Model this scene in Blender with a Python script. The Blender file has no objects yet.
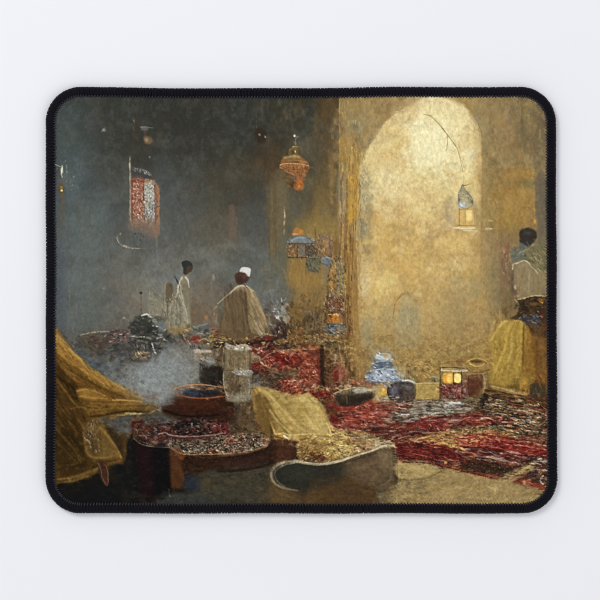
import bpy, bmesh, math, random
import numpy as np

# ------------------------------------------------------------------ units
PX = 0.00046                      # one photograph pixel in metres (pad is about 235 x 197 mm)
def wx(x): return (x - 300.0) * PX
def wy(y): return (300.0 - y) * PX
scene = bpy.context.scene
C = scene.collection

# ------------------------------------------------------------------ camera
cam_d = bpy.data.cameras.new('camera')
cam = bpy.data.objects.new('camera', cam_d); C.objects.link(cam)
CAM_H = 1.1
cam.location = (0, 0, CAM_H)
cam.rotation_euler = (0, 0, 0)
cam_d.sensor_width = 36.0
cam_d.lens = 36.0 * (CAM_H - 0.004) / (600 * PX)
cam_d.clip_start = 0.01; cam_d.clip_end = 50
scene.camera = cam

# ------------------------------------------------------------------ world + lamps (studio product light)
w = bpy.data.worlds.new('World'); scene.world = w; w.use_nodes = True
bg = w.node_tree.nodes['Background']
bg.inputs[0].default_value = (0.95, 0.957, 1.0, 1); bg.inputs[1].default_value = 0.775
def area(name, loc, target, size, power, col):
    d = bpy.data.lights.new(name, 'AREA'); d.shape = 'SQUARE'; d.size = size
    d.energy = power; d.color = col
    o = bpy.data.objects.new(name, d); C.objects.link(o); o.location = loc
    v = [target[i] - loc[i] for i in range(3)]
    import mathutils
    o.rotation_euler = mathutils.Vector(v).to_track_quat('-Z', 'Y').to_euler()
    return o
area('key_softbox', (-0.75, 0.8, 1.35), (0, 0, 0), 0.55, 10.1, (1.0, 0.985, 0.965))
area('fill_softbox', (1.3, -0.9, 1.8), (0, 0, 0), 1.2, 6.2, (0.97, 0.98, 1.0))
scene.view_settings.view_transform = 'Standard'
scene.view_settings.look = 'None'
scene.view_settings.exposure = 0.0
scene.view_settings.gamma = 1.0

# ------------------------------------------------------------------ helpers
def mesh_obj(name, verts, faces, mat, parent=None, smooth=True):
    me = bpy.data.meshes.new(name)
    me.from_pydata(verts, [], faces); me.update()
    if smooth: me.polygons.foreach_set('use_smooth', [True] * len(me.polygons))
    o = bpy.data.objects.new(name, me); C.objects.link(o)
    if mat: me.materials.append(mat)
    if parent: o.parent = parent
    return o
def new_mat(name):
    m = bpy.data.materials.new(name); m.use_nodes = True
    nt = m.node_tree; return m, nt, nt.nodes['Principled BSDF']

# ------------------------------------------------------------------ outline of the pad (slightly uneven, as sewn pads are)
def outline(inset, n_side=150, n_arc=44):
    """closed list of (x, y, nx, ny, s) in photo pixels, y down, clockwise from the top-left arc end"""
    x0, x1, y0, y1, r = 45.4, 556.6, 87.1, 513.3, 35.0
    pts = []
    def seg(ax, ay, bx, by, n):
        for i in range(n):
            t = i / n; pts.append((ax + (bx - ax) * t, ay + (by - ay) * t))
    def arc(cx, cy, a0, n):
        for i in range(n):
            a = a0 + (math.pi / 2) * i / n
            # corners a little squarer than a true circle
            pts.append((cx + r * math.cos(a), cy + r * math.sin(a)))
    seg(x0 + r, y0, x1 - r, y0, n_side); arc(x1 - r, y0 + r, -math.pi / 2, n_arc)
    seg(x1, y0 + r, x1, y1 - r, int(n_side * .8)); arc(x1 - r, y1 - r, 0, n_arc)
    seg(x1 - r, y1, x0 + r, y1, n_side); arc(x0 + r, y1 - r, math.pi / 2, n_arc)
    seg(x0, y1 - r, x0, y0 + r, int(n_side * .8)); arc(x0 + r, y0 + r, math.pi, n_arc)
    out = []
    for x, y in pts:
        # gentle bow of the long edges and lean of the right edge
        u = (x - 300) / 255.0; v = (y - 300) / 213.0
        if y < 300: y += 1.3 * max(0, 1 - abs((x - 235) / 150.0) ** 2) * min(1, -v)
        if x > 300: x += 1.0 * v * min(1, u)
        if x < 300: x += 0.6 * max(0, 1 - abs(v) ** 2) * min(1, -u)
        x += 0.22 * math.sin(y * .05 + 1) ; y += 0.22 * math.sin(x * .043)
        out.append((x, y))
    n = len(out); res = []; s = 0
    for i in range(n):
        ax, ay = out[i - 1]; bx, by = out[(i + 1) % n]
        tx, ty = bx - ax, by - ay; L = math.hypot(tx, ty); tx /= L; ty /= L
        nx, ny = ty, -tx                  # outward for clockwise order, y down
        res.append((out[i][0] - nx * inset, out[i][1] - ny * inset, nx, ny, s))
        s += math.hypot(out[(i + 1) % n][0] - out[i][0], out[(i + 1) % n][1] - out[i][1])
    return res, s
PRINT_GAIN = 0.95
FLOOR_COL = (.80, .805, .826)

# =================================================================== the printed picture, painted stroke by stroke
S = 2.0; OX, OY = 52.0, 94.0; WN, HN = 998, 830
IMG = np.zeros((HN, WN, 3), np.float32)
_A = [0.0, 0.0, 1.0]                   # current tile: origin and scale of the coordinates below
def at(ox, oy, span=82.0): _A[0], _A[1], _A[2] = ox, oy, span / 600.0
def ph(): _A[0], _A[1], _A[2] = 0.0, 0.0, 1.0
def hx(c): return np.array([int(c[i:i + 2], 16) for i in (0, 2, 4)], np.float32) / 255.0
def tp(s):
    if isinstance(s, str): s = [tuple(float(q) for q in p.split(',')) for p in s.split()]
    return [((_A[0] + x * _A[2] - OX) * S, (_A[1] + y * _A[2] - OY) * S) for x, y in s]
def smooth(p, closed=False, k=6):
    n = len(p)
    if n < 3: return p
    out = []
    rng_ = range(n) if closed else range(n - 1)
    for i in rng_:
        if closed: a, b, c, d = p[i - 1], p[i], p[(i + 1) % n], p[(i + 2) % n]
        else: a, b, c, d = p[max(i - 1, 0)], p[i], p[i + 1], p[min(i + 2, n - 1)]
        for j in range(k):
            t = j / k; t2 = t * t; t3 = t2 * t
            out.append(tuple(.5 * (2 * b[q] + (c[q] - a[q]) * t + (2 * a[q] - 5 * b[q] + 4 * c[q] - d[q]) * t2
                                   + (3 * b[q] - a[q] - 3 * c[q] + d[q]) * t3) for q in (0, 1)))
    if not closed: out.append(p[-1])
    return out
def bbox(x0, y0, x1, y1):
    x0 = max(int(x0), 0); y0 = max(int(y0), 0); x1 = min(int(x1) + 2, WN); y1 = min(int(y1) + 2, HN)
    if x1 <= x0 or y1 <= y0: return None
    return x0, y0, x1, y1
NZ = {}
def noise(cell, seed, ax=1.0):
    """smooth value noise over the canvas, cell in canvas px; ax stretches it vertically"""
    k = (cell, seed, ax)
    if k in NZ: return NZ[k]
    r = np.random.RandomState(seed)
    cy = cell * ax
    g = r.rand(int(HN / cy) + 4, int(WN / cell) + 4).astype(np.float32)
    ys = np.arange(HN) / cy; xs = np.arange(WN) / cell
    yi = ys.astype(int); xi = xs.astype(int); fy = (ys - yi)[:, None]; fx = (xs - xi)[None]
    fy = fy * fy * (3 - 2 * fy); fx = fx * fx * (3 - 2 * fx)
    a = g[yi][:, xi]; b = g[yi][:, xi + 1]; c = g[yi + 1][:, xi]; d = g[yi + 1][:, xi + 1]
    NZ[k] = ((a * (1 - fx) + b * fx) * (1 - fy) + (c * (1 - fx) + d * fx) * fy).astype(np.float32)
    return NZ[k]
def blend(bb, m, col):
    x0, y0, x1, y1 = bb
    R = IMG[y0:y1, x0:x1]
    R += (col - R) * m[..., None]
def polymask(p, f):
    """mask and bbox of polygon p (canvas px) with feather f px; edge wobbles a little"""
    P_ = np.array(p, np.float32)
    bb = bbox(P_[:, 0].min() - f - 1, P_[:, 1].min() - f - 1, P_[:, 0].max() + f + 1, P_[:, 1].max() + f + 1)
    if bb is None: return None, None
    x0, y0, x1, y1 = bb
    X, Y = np.meshgrid(np.arange(x0, x1, dtype=np.float32), np.arange(y0, y1, dtype=np.float32))
    ins = np.zeros(X.shape, bool); d2 = np.full(X.shape, 1e9, np.float32)
    n = len(P_)
    for i in range(n):
        ax, ay = P_[i]; bx, by = P_[(i + 1) % n]
        if ay != by:
            c = ((ay > Y) != (by > Y)) & (X < (bx - ax) * (Y - ay) / (by - ay) + ax)
            ins ^= c
        vx, vy = bx - ax, by - ay; L = vx * vx + vy * vy + 1e-6
        t = np.clip(((X - ax) * vx + (Y - ay) * vy) / L, 0, 1)
        d2 = np.minimum(d2, (X - ax - t * vx) ** 2 + (Y - ay - t * vy) ** 2)
    d = np.sqrt(d2); d[~ins] *= -1
    return bb, np.clip(d / (2 * f) + .5, 0, 1)
def P(s, col, a=1.0, f=.5, sm=True, tex=0.0):
    p = tp(s)
    if sm: p = smooth(p, True)
    bb, m = polymask(p, max(f * S, .6))
    if bb is None: return
    if tex:
        x0, y0, x1, y1 = bb
        m = m * np.clip(1 - tex + tex * 2 * noise(5, 3)[y0:y1, x0:x1] * noise(14, 4)[y0:y1, x0:x1] * 2, 0, 1)
    blend(bb, m * a, hx(col))
def G(s, xs, ys, rows, f=.5, sm=False, a=1.0, warp=3.0):
    """fill polygon s with a smooth field of colours sampled at xs, ys (photo px)"""
    bb, m = polymask(smooth(tp(s), True) if sm else tp(s), max(f * S, .6))
    x0, y0, x1, y1 = bb
    T_ = np.array([[hx(c) for c in r.split()] for r in rows], np.float32)
    X, Y = np.meshgrid(np.arange(x0, x1, dtype=np.float32), np.arange(y0, y1, dtype=np.float32))
    X = X / S + OX + (noise(26, 11)[y0:y1, x0:x1] - .5) * warp * 3 + (noise(9, 12)[y0:y1, x0:x1] - .5) * warp
    Y = Y / S + OY + (noise(30, 13)[y0:y1, x0:x1] - .5) * warp * 3 + (noise(8, 14)[y0:y1, x0:x1] - .5) * warp
    u = np.interp(X, xs, np.arange(len(xs))); v = np.interp(Y, ys, np.arange(len(ys)))
    ui = np.clip(u.astype(int), 0, len(xs) - 2); vi = np.clip(v.astype(int), 0, len(ys) - 2)
    fu = (u - ui)[..., None]; fv = (v - vi)[..., None]
    fu = fu * fu * (3 - 2 * fu) * .6 + fu * .4; fv = fv * fv * (3 - 2 * fv) * .6 + fv * .4
    c = (T_[vi, ui] * (1 - fu) + T_[vi, ui + 1] * fu) * (1 - fv) + (T_[vi + 1, ui] * (1 - fu) + T_[vi + 1, ui + 1] * fu) * fv
    blend(bb, m * a, c)
def seg_stroke(p, w0, w1, c0, c1, a, soft, dry=False):
    """p canvas px list; width tapers w0 -> w1"""
    P_ = np.array(p, np.float32); wm = max(w0, w1) / 2 + soft + 1
    bb = bbox(P_[:, 0].min() - wm, P_[:, 1].min() - wm, P_[:, 0].max() + wm, P_[:, 1].max() + wm)
    if bb is None: return
    x0, y0, x1, y1 = bb
    X, Y = np.meshgrid(np.arange(x0, x1, dtype=np.float32), np.arange(y0, y1, dtype=np.float32))
    best = np.full(X.shape, -1e9, np.float32); tt = np.zeros(X.shape, np.float32)
    n = len(P_) - 1
    for i in range(n):
        ax, ay = P_[i]; vx, vy = P_[i + 1] - P_[i]; L = vx * vx + vy * vy + 1e-6
        t = np.clip(((X - ax) * vx + (Y - ay) * vy) / L, 0, 1)
        d = np.sqrt((X - ax - t * vx) ** 2 + (Y - ay - t * vy) ** 2)
        g = (i + t) / n
        q = (w0 + (w1 - w0) * g) / 2 - d
        k = q > best
        best = np.where(k, q, best); tt = np.where(k, g, tt)
    m = np.clip(best / (2 * soft) + .5, 0, 1) * a
    if dry:                            # the bristles skip: strokes break up instead of running as clean lines
        q = noise(5, 901)[y0:y1, x0:x1] * .55 + noise(2.2, 902)[y0:y1, x0:x1] * .45
        m = m * np.clip((q - .26) * 3.0, .12, 1)
    blend(bb, m, c0 + (c1 - c0) * tt[..., None])
def K(s, w, col, a=1.0, w2=None, col2=None, f=.45):
    p = smooth(tp(s)); k = _A[2] * S
    c = hx(col)
    seg_stroke(p, w * k, (w if w2 is None else w2) * k, c, c if col2 is None else hx(col2), a, max(f * S, .5), DRY[0])
DRY = [True]
def E(cx, cy, rx, ry, col, a=1.0, f=.5, rot=0):
    n = 22; cr, sr = math.cos(math.radians(rot)), math.sin(math.radians(rot))
    s = [(cx + rx * math.cos(q * 2 * math.pi / n) * cr - ry * math.sin(q * 2 * math.pi / n) * sr,
          cy + rx * math.cos(q * 2 * math.pi / n) * sr + ry * math.sin(q * 2 * math.pi / n) * cr) for q in range(n)]
    bb, m = polymask(tp(s), max(f * S, .6))
    if bb: blend(bb, m * a, hx(col))
def inside(p, x, y):
    r = False; n = len(p)
    for i in range(n):
        ax, ay = p[i]; bx, by = p[(i + 1) % n]
        if (ay > y) != (by > y) and x < (bx - ax) * (y - ay) / (by - ay) + ax: r = not r
    return r
def D(s, n, pal, L=(1.5, 4), W=(.5, 1.2), ang=0, sp=25, a=.8, seed=1, bend=.13, f=.36):
    """n brush dabs inside polygon s, following a flowing direction field and clumped in colour; broad dabs first,
    fine ones over them; lengths, widths in photo px; pal 'hex hex*3' with weights"""
    p = smooth(tp(s), True); r = random.Random(seed)
    cols = []
    for c in pal.split():
        k = 1
        if '*' in c: c, k = c.split('*'); k = int(k)
        cols += [hx(c)] * k
    r.shuffle(cols)
    xs = [q[0] for q in p]; ys = [q[1] for q in p]
    na, nc = noise(24, 601), noise(9, 602 + seed % 5)
    i = t = 0
    while i < n and t < n * 12:
        t += 1
        x = r.uniform(min(xs), max(xs)); y = r.uniform(min(ys), max(ys))
        if not inside(p, x, y): continue
        i += 1
        g = i / n
        big = 1.9 if g < .22 else (1.25 if g < .5 else .9)
        iy, ix = min(max(int(y), 0), HN - 1), min(max(int(x), 0), WN - 1)
        l = r.uniform(*L) * S * .8 * (big ** .7); wd = r.uniform(*W) * S * 1.1 * big
        an = math.radians(ang + (na[iy, ix] - .5) * 2.6 * sp + r.gauss(0, sp * .35))
        dx, dy = math.cos(an) * l / 2, math.sin(an) * l / 2; b = r.uniform(-bend, bend) * l
        k = (nc[iy, ix] * 1.7 + r.random() * .55) % 1.0
        c = cols[int(k * len(cols)) % len(cols)] * r.uniform(.8, 1.15)
        seg_stroke([(x - dx, y - dy), (x - dy * b / l * 2, y + dx * b / l * 2), (x + dx, y + dy)], wd, wd * .55, c, c,
                   a * r.uniform(.5, 1) * (.75 if big > 1.5 else 1), max(f * S, .5))
def fbm(seed, cell, octv=4, ax=1.0, gain=.55):
    v = 0; tot = 0; g = 1.0
    for o in range(octv):
        v = v + noise(max(cell / 2 ** o, 1.3), seed + o * 17, ax) * g; tot += g; g *= gain
    return v / tot
def remap_img(dx, dy):
    """bilinear resample of the canvas with an offset field (canvas px): loosens every edge like a loaded brush"""
    Yi, Xi = np.mgrid[0:HN, 0:WN].astype(np.float32)
    sx = np.clip(Xi + dx, 0, WN - 1.01); sy = np.clip(Yi + dy, 0, HN - 1.01)
    xi = sx.astype(int); yi = sy.astype(int); fx = (sx - xi)[..., None]; fy = (sy - yi)[..., None]
    IMG[:] = (IMG[yi, xi] * (1 - fx) + IMG[yi, xi + 1] * fx) * (1 - fy) + (IMG[yi + 1, xi] * (1 - fx) + IMG[yi + 1, xi + 1] * fx) * fy
def wobble(s, amp, cell, seed, fy=1.0, feather=8, axn=1.0):
    """warp only inside polygon s"""
    bb, m = polymask(tp(s), feather)
    x0, y0, x1, y1 = bb; M = np.zeros((HN, WN), np.float32); M[y0:y1, x0:x1] = m
    dx = (fbm(seed, cell, 3, axn, .6) - .5) * 2 * amp * S; dy = (fbm(seed + 5, cell, 3, axn, .6) - .5) * 2 * amp * S * fy
    remap_img(dx * M, dy * M)
def cloud(s, col, a, lo, hi, cell, seed, ax=1.0, f=2.0, octv=4):
    """irregular scumbled patches of one colour inside polygon s"""
    bb, m = polymask(smooth(tp(s), True), max(f * S, .6))
    if bb is None: return
    x0, y0, x1, y1 = bb
    v = np.clip((fbm(seed, cell, octv, ax, .62)[y0:y1, x0:x1] - lo) / (hi - lo), 0, 1)
    blend(bb, m * v * a, hx(col))
def V(s, amp, cell=3, ax=6, seed=5, tint=None):
    """brush-grain inside polygon: multiplies by noise"""
    bb, m = polymask(tp(s), 2.0)
    if bb is None: return
    x0, y0, x1, y1 = bb
    nz = (noise(cell, seed, ax) - .5)[y0:y1, x0:x1] * 2 * amp * m
    IMG[y0:y1, x0:x1] *= (1 + nz)[..., None]

# ------------------------------------------------------------------ 1. walls
ph()
XL = [54, 75, 95, 116, 136, 157, 177, 198, 218, 239, 259, 280, 300, 320, 339]
YL = [98, 120, 140, 160, 180, 200, 220, 240, 260, 280, 300, 320, 340]
G('50,92 340,92 340,350 50,350', XL, YL, [
 '3c4541 383c37 34362e 33342c 33342c 31312a 302f28 2f2e27 302f28 31312a 33332b 37362c 3b372b 443a28 453a26',
 '3f4844 3d4541 3a3d38 36362f 35352e 33332b 302f28 2f2f28 31312a 31322c 33332b 38372d 3c392e 4a3f2b 54442c',
 '424c49 424b48 3c403b 36352d 37362e 36362f 33322b 33312a 35342c 34342d 34332b 3b372b 45402f 564a33 5e4e33',
 '444e4c 465050 42463f 3a3b34 3a3830 3a3a33 383831 38362d 3b382d 3b3829 3e3729 443a29 4b4434 5a4f38 665536',
 '4a514e 4c5656 494f4d 46473f 46443a 4a4b46 444540 3f3e36 453f31 433d2e 454035 4e4432 4f4634 63563a 6e5c38',
 '4c5150 505a59 525a57 4b4f4b 50504a 50534f 474843 46463e 4a473b 4b4436 474841 5e513a 55503f 6b5b38 705e3a',
 '50524a 55605d 57605c 50544f 585850 5a5c57 4f514b 504f45 55503e 504a3c 4f514c 65573c 5a5340 7a683c 7d683e',
 '50575a 565f5c 59615c 565853 57564d 5a5c56 56574f 57554a 5c5645 595447 56574f 68593c 6e6240 8c7643 8b7244',
 '4f585c 5a615d 60645e 62635b 646459 686862 64645b 605f55 606055 5f6158 5f6159 62604f 826e42 8a733f 8a7040',
 '4e585d 5b625e 5f645d 625f55 67655a 74746c 74766f 67665c 5f5b4f 5e6057 60635a 66665a 8b7444 8a723f 8b6f3e',
 '4b555a 5c625d 5d625b 66635a 746d5c 7c7868 757468 6e6a5c 6f6655 63645b 62655d 6b6a5c 8d7340 876c3e 856a3c',
 '505759 5c615b 5a5e56 666256 6f6b5d 7a7664 76715e 736b59 74664f 6f6a57 6b6a5d 76705e 8a6c3c 80663c 7d6238',
 '54595e 5a5d5e 565448 5a5448 5a5850 5c5a52 6a6355 62604f 66593d 5a4c38 6a5038 7a5a34 6b5a30 6a5030 805f34'])
XR = [341, 361, 382, 402, 423, 443, 464, 484, 505, 525, 546]
YR = [98, 120, 140, 160, 180, 200, 220, 240, 260, 280, 300, 320, 340, 385]
G('339,92 550,92 550,390 339,390', XR, YR, [
 '8c7848 8f7a4b 948050 a89260 b8a470 b8a470 a89258 948054 8a7a50 7a6c4a 6a5e40',
 '94804e 94845a 9c8a58 a89260 b8a470 b8a470 9a8c5c 8f7d50 94805a 7c6e48 6e6044',
 '9a8450 9c8c60 a39060 a89260 b8a470 b8a470 9a8c5c 8f7e54 927e4e 7c6c46 70634a',
 'a08848 a08a50 a89460 a89260 b8a470 b8a470 9a8a5e 8f7e50 8f7c50 7c6c48 77694c',
 'a89258 b08c44 b09c60 a89260 b8a470 b8a470 9a8450 8f7e4c 9a7c42 8f763c 6f6550',
 'a09060 b8923c b8a468 a89260 b8a470 b8a470 a08a50 94804a 9a7e3f 98793c 6c6250',
 '98804e b08c40 b8a468 a89260 b8a470 b8a470 a08a4c 94804c 98803f 967a3e 6e6450',
 '8c7040 b08c44 b0a060 a89260 b8a470 b8a470 a08a50 988250 8c764a 887246 6a604c',
 '8a6a3c a8884c b8a060 a89260 b8a470 b8a470 a08a50 988050 86744e 807250 7a6c4a',
 '8a6a34 a08850 c0a868 a89260 b8a470 b8a470 8f8258 8c7c50 80704e 8a7a54 8a7a50',
 '80623a 9a7a3c b8a468 a89260 b8a470 b8a470 8a8058 8c7a4c 7a6a48 5a4a34 5a4428',
 '805f36 90703a b09c60 a89260 b8a470 b8a470 8c7a48 94804a 8a7440 6a5438 4a3828',
 '80602c 8a6c38 b09a58 a08a50 a08c55 98844e 8a764a 8c7848 9a7c38 9a7c30 5a4428',
 '7c5c30 80663a 8a7448 8c7844 8c7844 8c7844 80683c 9a8040 a08438 806030 4a3a24'])
# soft-edged top of the left wall / corner shading tone on the plaster
P('318,96 339,96 339,200 330,210 326,170 322,140', '6a5430', .35, 5)
P('302,104 318,100 312,132 300,140', '33352f', .5, 6)
P('296,140 312,140 316,170 306,196 298,180', '4a4a3e', .55, 6)
K('339.3,98 339.6,140 339.0,180 338.6,232', 1.2, 'b09c68', .75)
K('338,130 338,178', .9, '5a4628', .5)
# arch opening
XO = [361, 382, 402, 423, 443, 464, 481]
YO = [98, 112, 130, 150, 165, 180, 200, 220, 240, 260, 280, 300, 320, 340, 366, 390]
G('359,392 359,330 359.5,250 359,178 360,168 364,160 367,153 370,144 376.5,136 382,126.5 389,120 396,113.5 408,107 421,99 432,94 446,98.5 '
  '464,105.6 472,116.5 479,127 482,140 482.5,157 482,178 481,230 480,300 480,392', XO, YO, [
 'c0a870 c8b880 c8b880 dccfa0 e4d8a4 dccf98 c8b478',
 'c0a870 c0a860 c8b078 e4d89c e8dea4 e0d49c d0c08a',
 'c8b880 d8c890 dcca8c e8e2b0 ebe6b4 e4d8a0 c8b880',
 'd8c888 d8c888 d4c080 f0efc0 f0eec0 dcd094 ccb878',
 'd8ca8c ccb070 d0b878 ecebb8 e8e4b0 e0d8a4 c8b070',
 'd0c088 e4dcac dccc8c dccf90 e0d498 e4d894 c8ae6c',
 'c8b47c dcd098 d8c484 dcca8a d8c684 c8b484 c0a468',
 'c8ac64 d0b878 d0b674 dac680 ccb67c c8a868 b89a58',
 'c4ae6c c6a860 c8ae66 d4bc74 ccb26a caae66 b09450',
 'c8b070 c8aa60 c4a45c c8b068 ccb470 b09c64 a08a50',
 'c8b47c d4bc74 c0a058 c8a864 c8b070 b4a268 9a8858',
 'c4b074 c8b068 b89c58 b8a060 c0a868 a8946a 948252',
 'b8a264 b0a068 a09468 a89868 b09858 a08a50 94804c',
 'b89c54 b0985a 8c8c70 a8986a a88c4c 988048 90784a',
 'a8884c a89054 a88c48 a08044 a08a48 948248 8c7844',
 '9a7c44 98804c 9a7c40 98803e 98804a 8c7844 80683c'], f=1.8, warp=5)
# ---- plaster tonal patches in the arch
at(382, 96)
P('240,180 330,150 400,190 450,260 440,340 380,420 350,480 300,430 250,380 230,290', 'f2f4cc', .8, 3)
P('0,240 60,190 150,250 200,330 190,400 110,360 30,300', 'dcc880', .35, 3)
D('0,400 200,380 380,480 560,470 600,600 0,600', 70, 'b89c60 c8b070 e8dca0 d8c488*2 b09450', (3, 9), (.8, 2.6), 30, 60, .35, 21, f=1)
D('100,120 330,130 250,200 220,400 60,300', 40, 'c8b070 e8dca0 d8c488*2 f0e8b0', (3, 9), (.8, 2.6), 30, 60, .35, 22, f=1)
K('330,138 370,150 410,190 450,245 485,300 520,345 550,380 568,420 575,450', 7, '8a7a4c', .5, 4)
K('478,290 480,340 472,395', 5, '7a6c48', .8)
K('470,400 474,440', 5, '8a7a50', .5)
K('555,180 560,290 566,370', 7, 'b8a46c', .45)
K('100,118 120,110 160,104', 6, 'fff4c8', .5); K('0,225 60,168 118,125', 10, 'efe6b0', .6)
E(120, 375, 26, 32, 'd0a050', .35, 2); E(90, 400, 70, 18, 'b89a60', .25, 3, 20); E(145, 490, 30, 38, 'd8b878', .4, 2)
E(60, 455, 60, 40, 'c09a48', .3, 4); P('0,540 60,560 110,600 0,600', 'f0ecc0', .8, 2)
K('80,262 110,268 140,264', 5, 'a88c48', .5); K('140,415 190,470 220,500', 8, 'a88c50', .3)
at(382, 178)
P('0,0 160,0 210,60 190,140 110,150 40,130 0,120', 'e2d8a0', .45, 4)
D('0,0 330,0 330,60 0,150', 30, '9a8850 f0e8b8*2 c0ac6c', (1.5, 5), (.5, 1.5), 30, 70, .35, 23, f=.8)
P('0,160 130,180 170,260 120,300 0,300', 'b8985a', .25, 5)
P('0,470 600,440 600,600 0,600', 'c4a45c', .4, 8)
E(15, 185, 26, 20, 'a88c4c', .5, 2); E(72, 262, 42, 12, 'a48648', .3, 2); E(60, 344, 30, 10, 'a88848', .35, 2)
E(383, 220, 17, 8, '80682c', .9, 1, 15); E(434, 299, 14, 5, '8a6c38', .8, .8)
P('455,200 490,150 520,145 528,220 515,330 520,390 470,380 440,300', 'a49674', .55, 3, tex=.3)
K('505,170 490,250 498,330', 20, '8c8474', .4, f=1.5)
K('390,230 388,300 392,390', 8, 'b49c58', .6); K('420,240 424,300 418,330', 6, 'b8a060', .5)
P('470,500 540,480 590,540 590,600 440,600', 'a88c54', .4, 5)
D('100,200 380,240 380,600 60,600', 40, 'b8985a c0a464 dcc884*2 ccb06a', (3, 9), (1, 3), 90, 60, .25, 24, f=1.2)
# scumbled plaster
ph()
AR = '360,390 360,180 364,160 376,138 396,115 421,101 432,97 446,100 464,107 478,127 481,150 480,390'
cloud(AR, 'f4eec0', 0.24, .50, .68, 34, 701); cloud(AR, 'a8844a', 0.26, .52, .70, 30, 702); cloud(AR, 'b89064', 0.19, .52, .66, 16, 703)
cloud(AR, 'ece0ac', 0.25, .54, .70, 12, 704); cloud(AR, '94885c', 0.21, .55, .70, 14, 705); cloud(AR, '8c7040', 0.21, .60, .72, 7, 706)
cloud('360,250 480,230 480,390 360,390', '8c8468', 0.28, .50, .68, 22, 707); cloud('360,240 480,240 480,390 360,390', 'a07846', 0.28, .50, .66, 14, 708)
E(428, 138, 15, 17, 'f6f6d0', .55, 8); E(432, 150, 10, 12, 'f4f4cc', .5, 5); cloud('400,118 450,112 462,150 446,170 408,164', 'f4f2c8', .5, .40, .6, 20, 709, f=6)
wobble(AR, 1.8, 14, 711)
RW = '341,98 500,98 548,98 548,340 482,340 482,150 470,112 440,96 400,108 366,150 358,178 358,340 341,340'
cloud(RW, 'b89c60', .35, .50, .68, 20, 712, 1.6); cloud(RW, '6c5e40', .40, .52, .70, 22, 713, 1.6); cloud(RW, '8c6a3c', .35, .52, .68, 12, 714, 1.8); cloud(RW, 'a8986c', .35, .55, .7, 8, 715, 1.8)
# hanging lantern in the arch
at(435, 170, 60)
K('255,60 290,110 275,160', 5, 'b8a878', .6); K('310,40 292,90 275,150', 4, '9a8a5c', .5)
K('170,120 210,145 250,150', 4, 'a09870', .5)
P('300,170 350,250 385,310 375,360 330,380 270,390 235,360 240,250 255,190', 'b0a67c', .75, 1)
K('275,150 300,155 340,140', 8, '504830', .85, 4)
E(275, 175, 22, 26, '84826c', .85, 1); E(277, 182, 9, 12, 'c4c8b8', .9, .6)
P('230,240 250,195 300,185 285,220 245,250', '9c988c', .8, .8)
K('245,230 238,290 246,320', 16, '6c6a66', .85, f=.7); E(243, 300, 10, 18, '484c58', .8, .6)
K('290,190 340,250 375,300', 12, '8c8668', .8); E(372, 318, 12, 20, '585850', .8, .8)
D('255,230 330,220 370,300 350,340 260,320', 46, '8c7c4a c8b87c*2 787458 a89c74 60604e', (1, 3), (.5, 1.3), 60, 50, .7, 31)
P('240,330 300,325 300,380 240,385', 'b6c0c4', .85, 1); E(268, 345, 18, 16, 'd0d8dc', .9, .8)
P('310,330 370,335 360,385 310,370', 'b4b08c', .7, 1)
P('250,390 380,385 400,540 380,560 250,550', 'd4b870', .7, 1.5)
K('245,385 240,450 245,550', 12, 'a0803c', .7); E(320, 400, 24, 16, 'a88838', .6, 1)
P('320,410 365,410 370,480 320,490', 'f0e090', .75, 1.2); K('310,470 350,465', 10, 'fff0b0', .6)
K('385,380 430,420 450,500 450,600', 22, 'a8986c', .6, f=1.2); K('215,550 330,550', 6, '8c7038', .7)
K('190,575 260,580 400,580', 20, 'dcd8ac', .9); K('395,585 420,590', 14, 'b09c60', .6)
K('505,588 560,588', 12, 'd8cca0', .8)
# right edge of the opening and the bands beside it
at(464, 96)
K('0,74 30,105 60,150 95,190', 6, 'a08c58', .4)
K('112,225 128,260 134,300', 8, '786a44', .7); K('96,200 118,250', 5, 'e8dc9c', .6)
P('60,150 150,160 190,290 180,380 140,380 134,300 110,230', '948864', .55, 3)
K('134,310 138,350 135,410', 7, '7c6a40', .7); E(134, 430, 9, 10, '6a4c28', .8, .8); K('137,440 142,520 134,600', 8, 'b09450', .7)
K('110,420 105,500 110,600', 22, 'b88c44', .45, f=1.5); E(45, 430, 45, 55, 'f0ecc4', .55, 4); E(40, 330, 45, 40, 'dccd88', .4, 4)
K('150,300 158,420 160,600', 8, '8a7a50', .6)
P('230,150 290,120 300,200 250,230', 'a88c50', .4, 3); P('250,260 380,230 400,300 320,340 250,330', '8f7a56', .5, 5)
P('410,10 440,60 430,300 412,240', '5f5438', .5, 2); K('407,20 410,120 408,235', 5, 'a89468', .6)
P('420,240 500,260 490,340 430,330', '6f644a', .4, 5); P('360,540 480,530 500,600 300,600', 'a4823e', .6, 4)
K('475,525 470,560', 8, 'c0a060', .7); K('500,540 505,600', 12, 'b89c58', .6)
D('150,80 560,60 580,580 180,590', 90, '7c6c48 a08c58*2 8c7a4c b09858 6f6450', (3, 10), (1, 3.5), 80, 50, .2, 25, f=1.4)
at(464, 178)
P('0,90 40,100 80,190 120,280 120,360 80,360 40,300 10,200', 'a09468', .5, 3)
P('0,110 30,120 60,180 50,210 0,215', '8c8a78', .7, 2.5)
P('0,215 60,220 70,290 55,360 0,360', 'd0a858', .5, 2)
P('40,0 100,10 115,120 100,180 40,60', 'dccc8c', .55, 3)
P('100,0 150,0 160,160 145,600 118,600 130,200', '988050', .6, 1.6)
K('133,40 135,200 128,400 126,600', 8, '78683f', .7); K('152,60 150,200 152,380', 5, 'b89c54', .5)
K('160,150 200,160 228,220', 8, 'c4a464', .6)
K('0,380 40,383 90,384', 18, 'dcd6a8', .9, 8); K('155,380 205,374', 12, 'd0c090', .75)
K('180,310 210,312', 12, 'd4bc7c', .7); K('34,240 40,300 38,350', 16, 'ecd888', .7)
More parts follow.
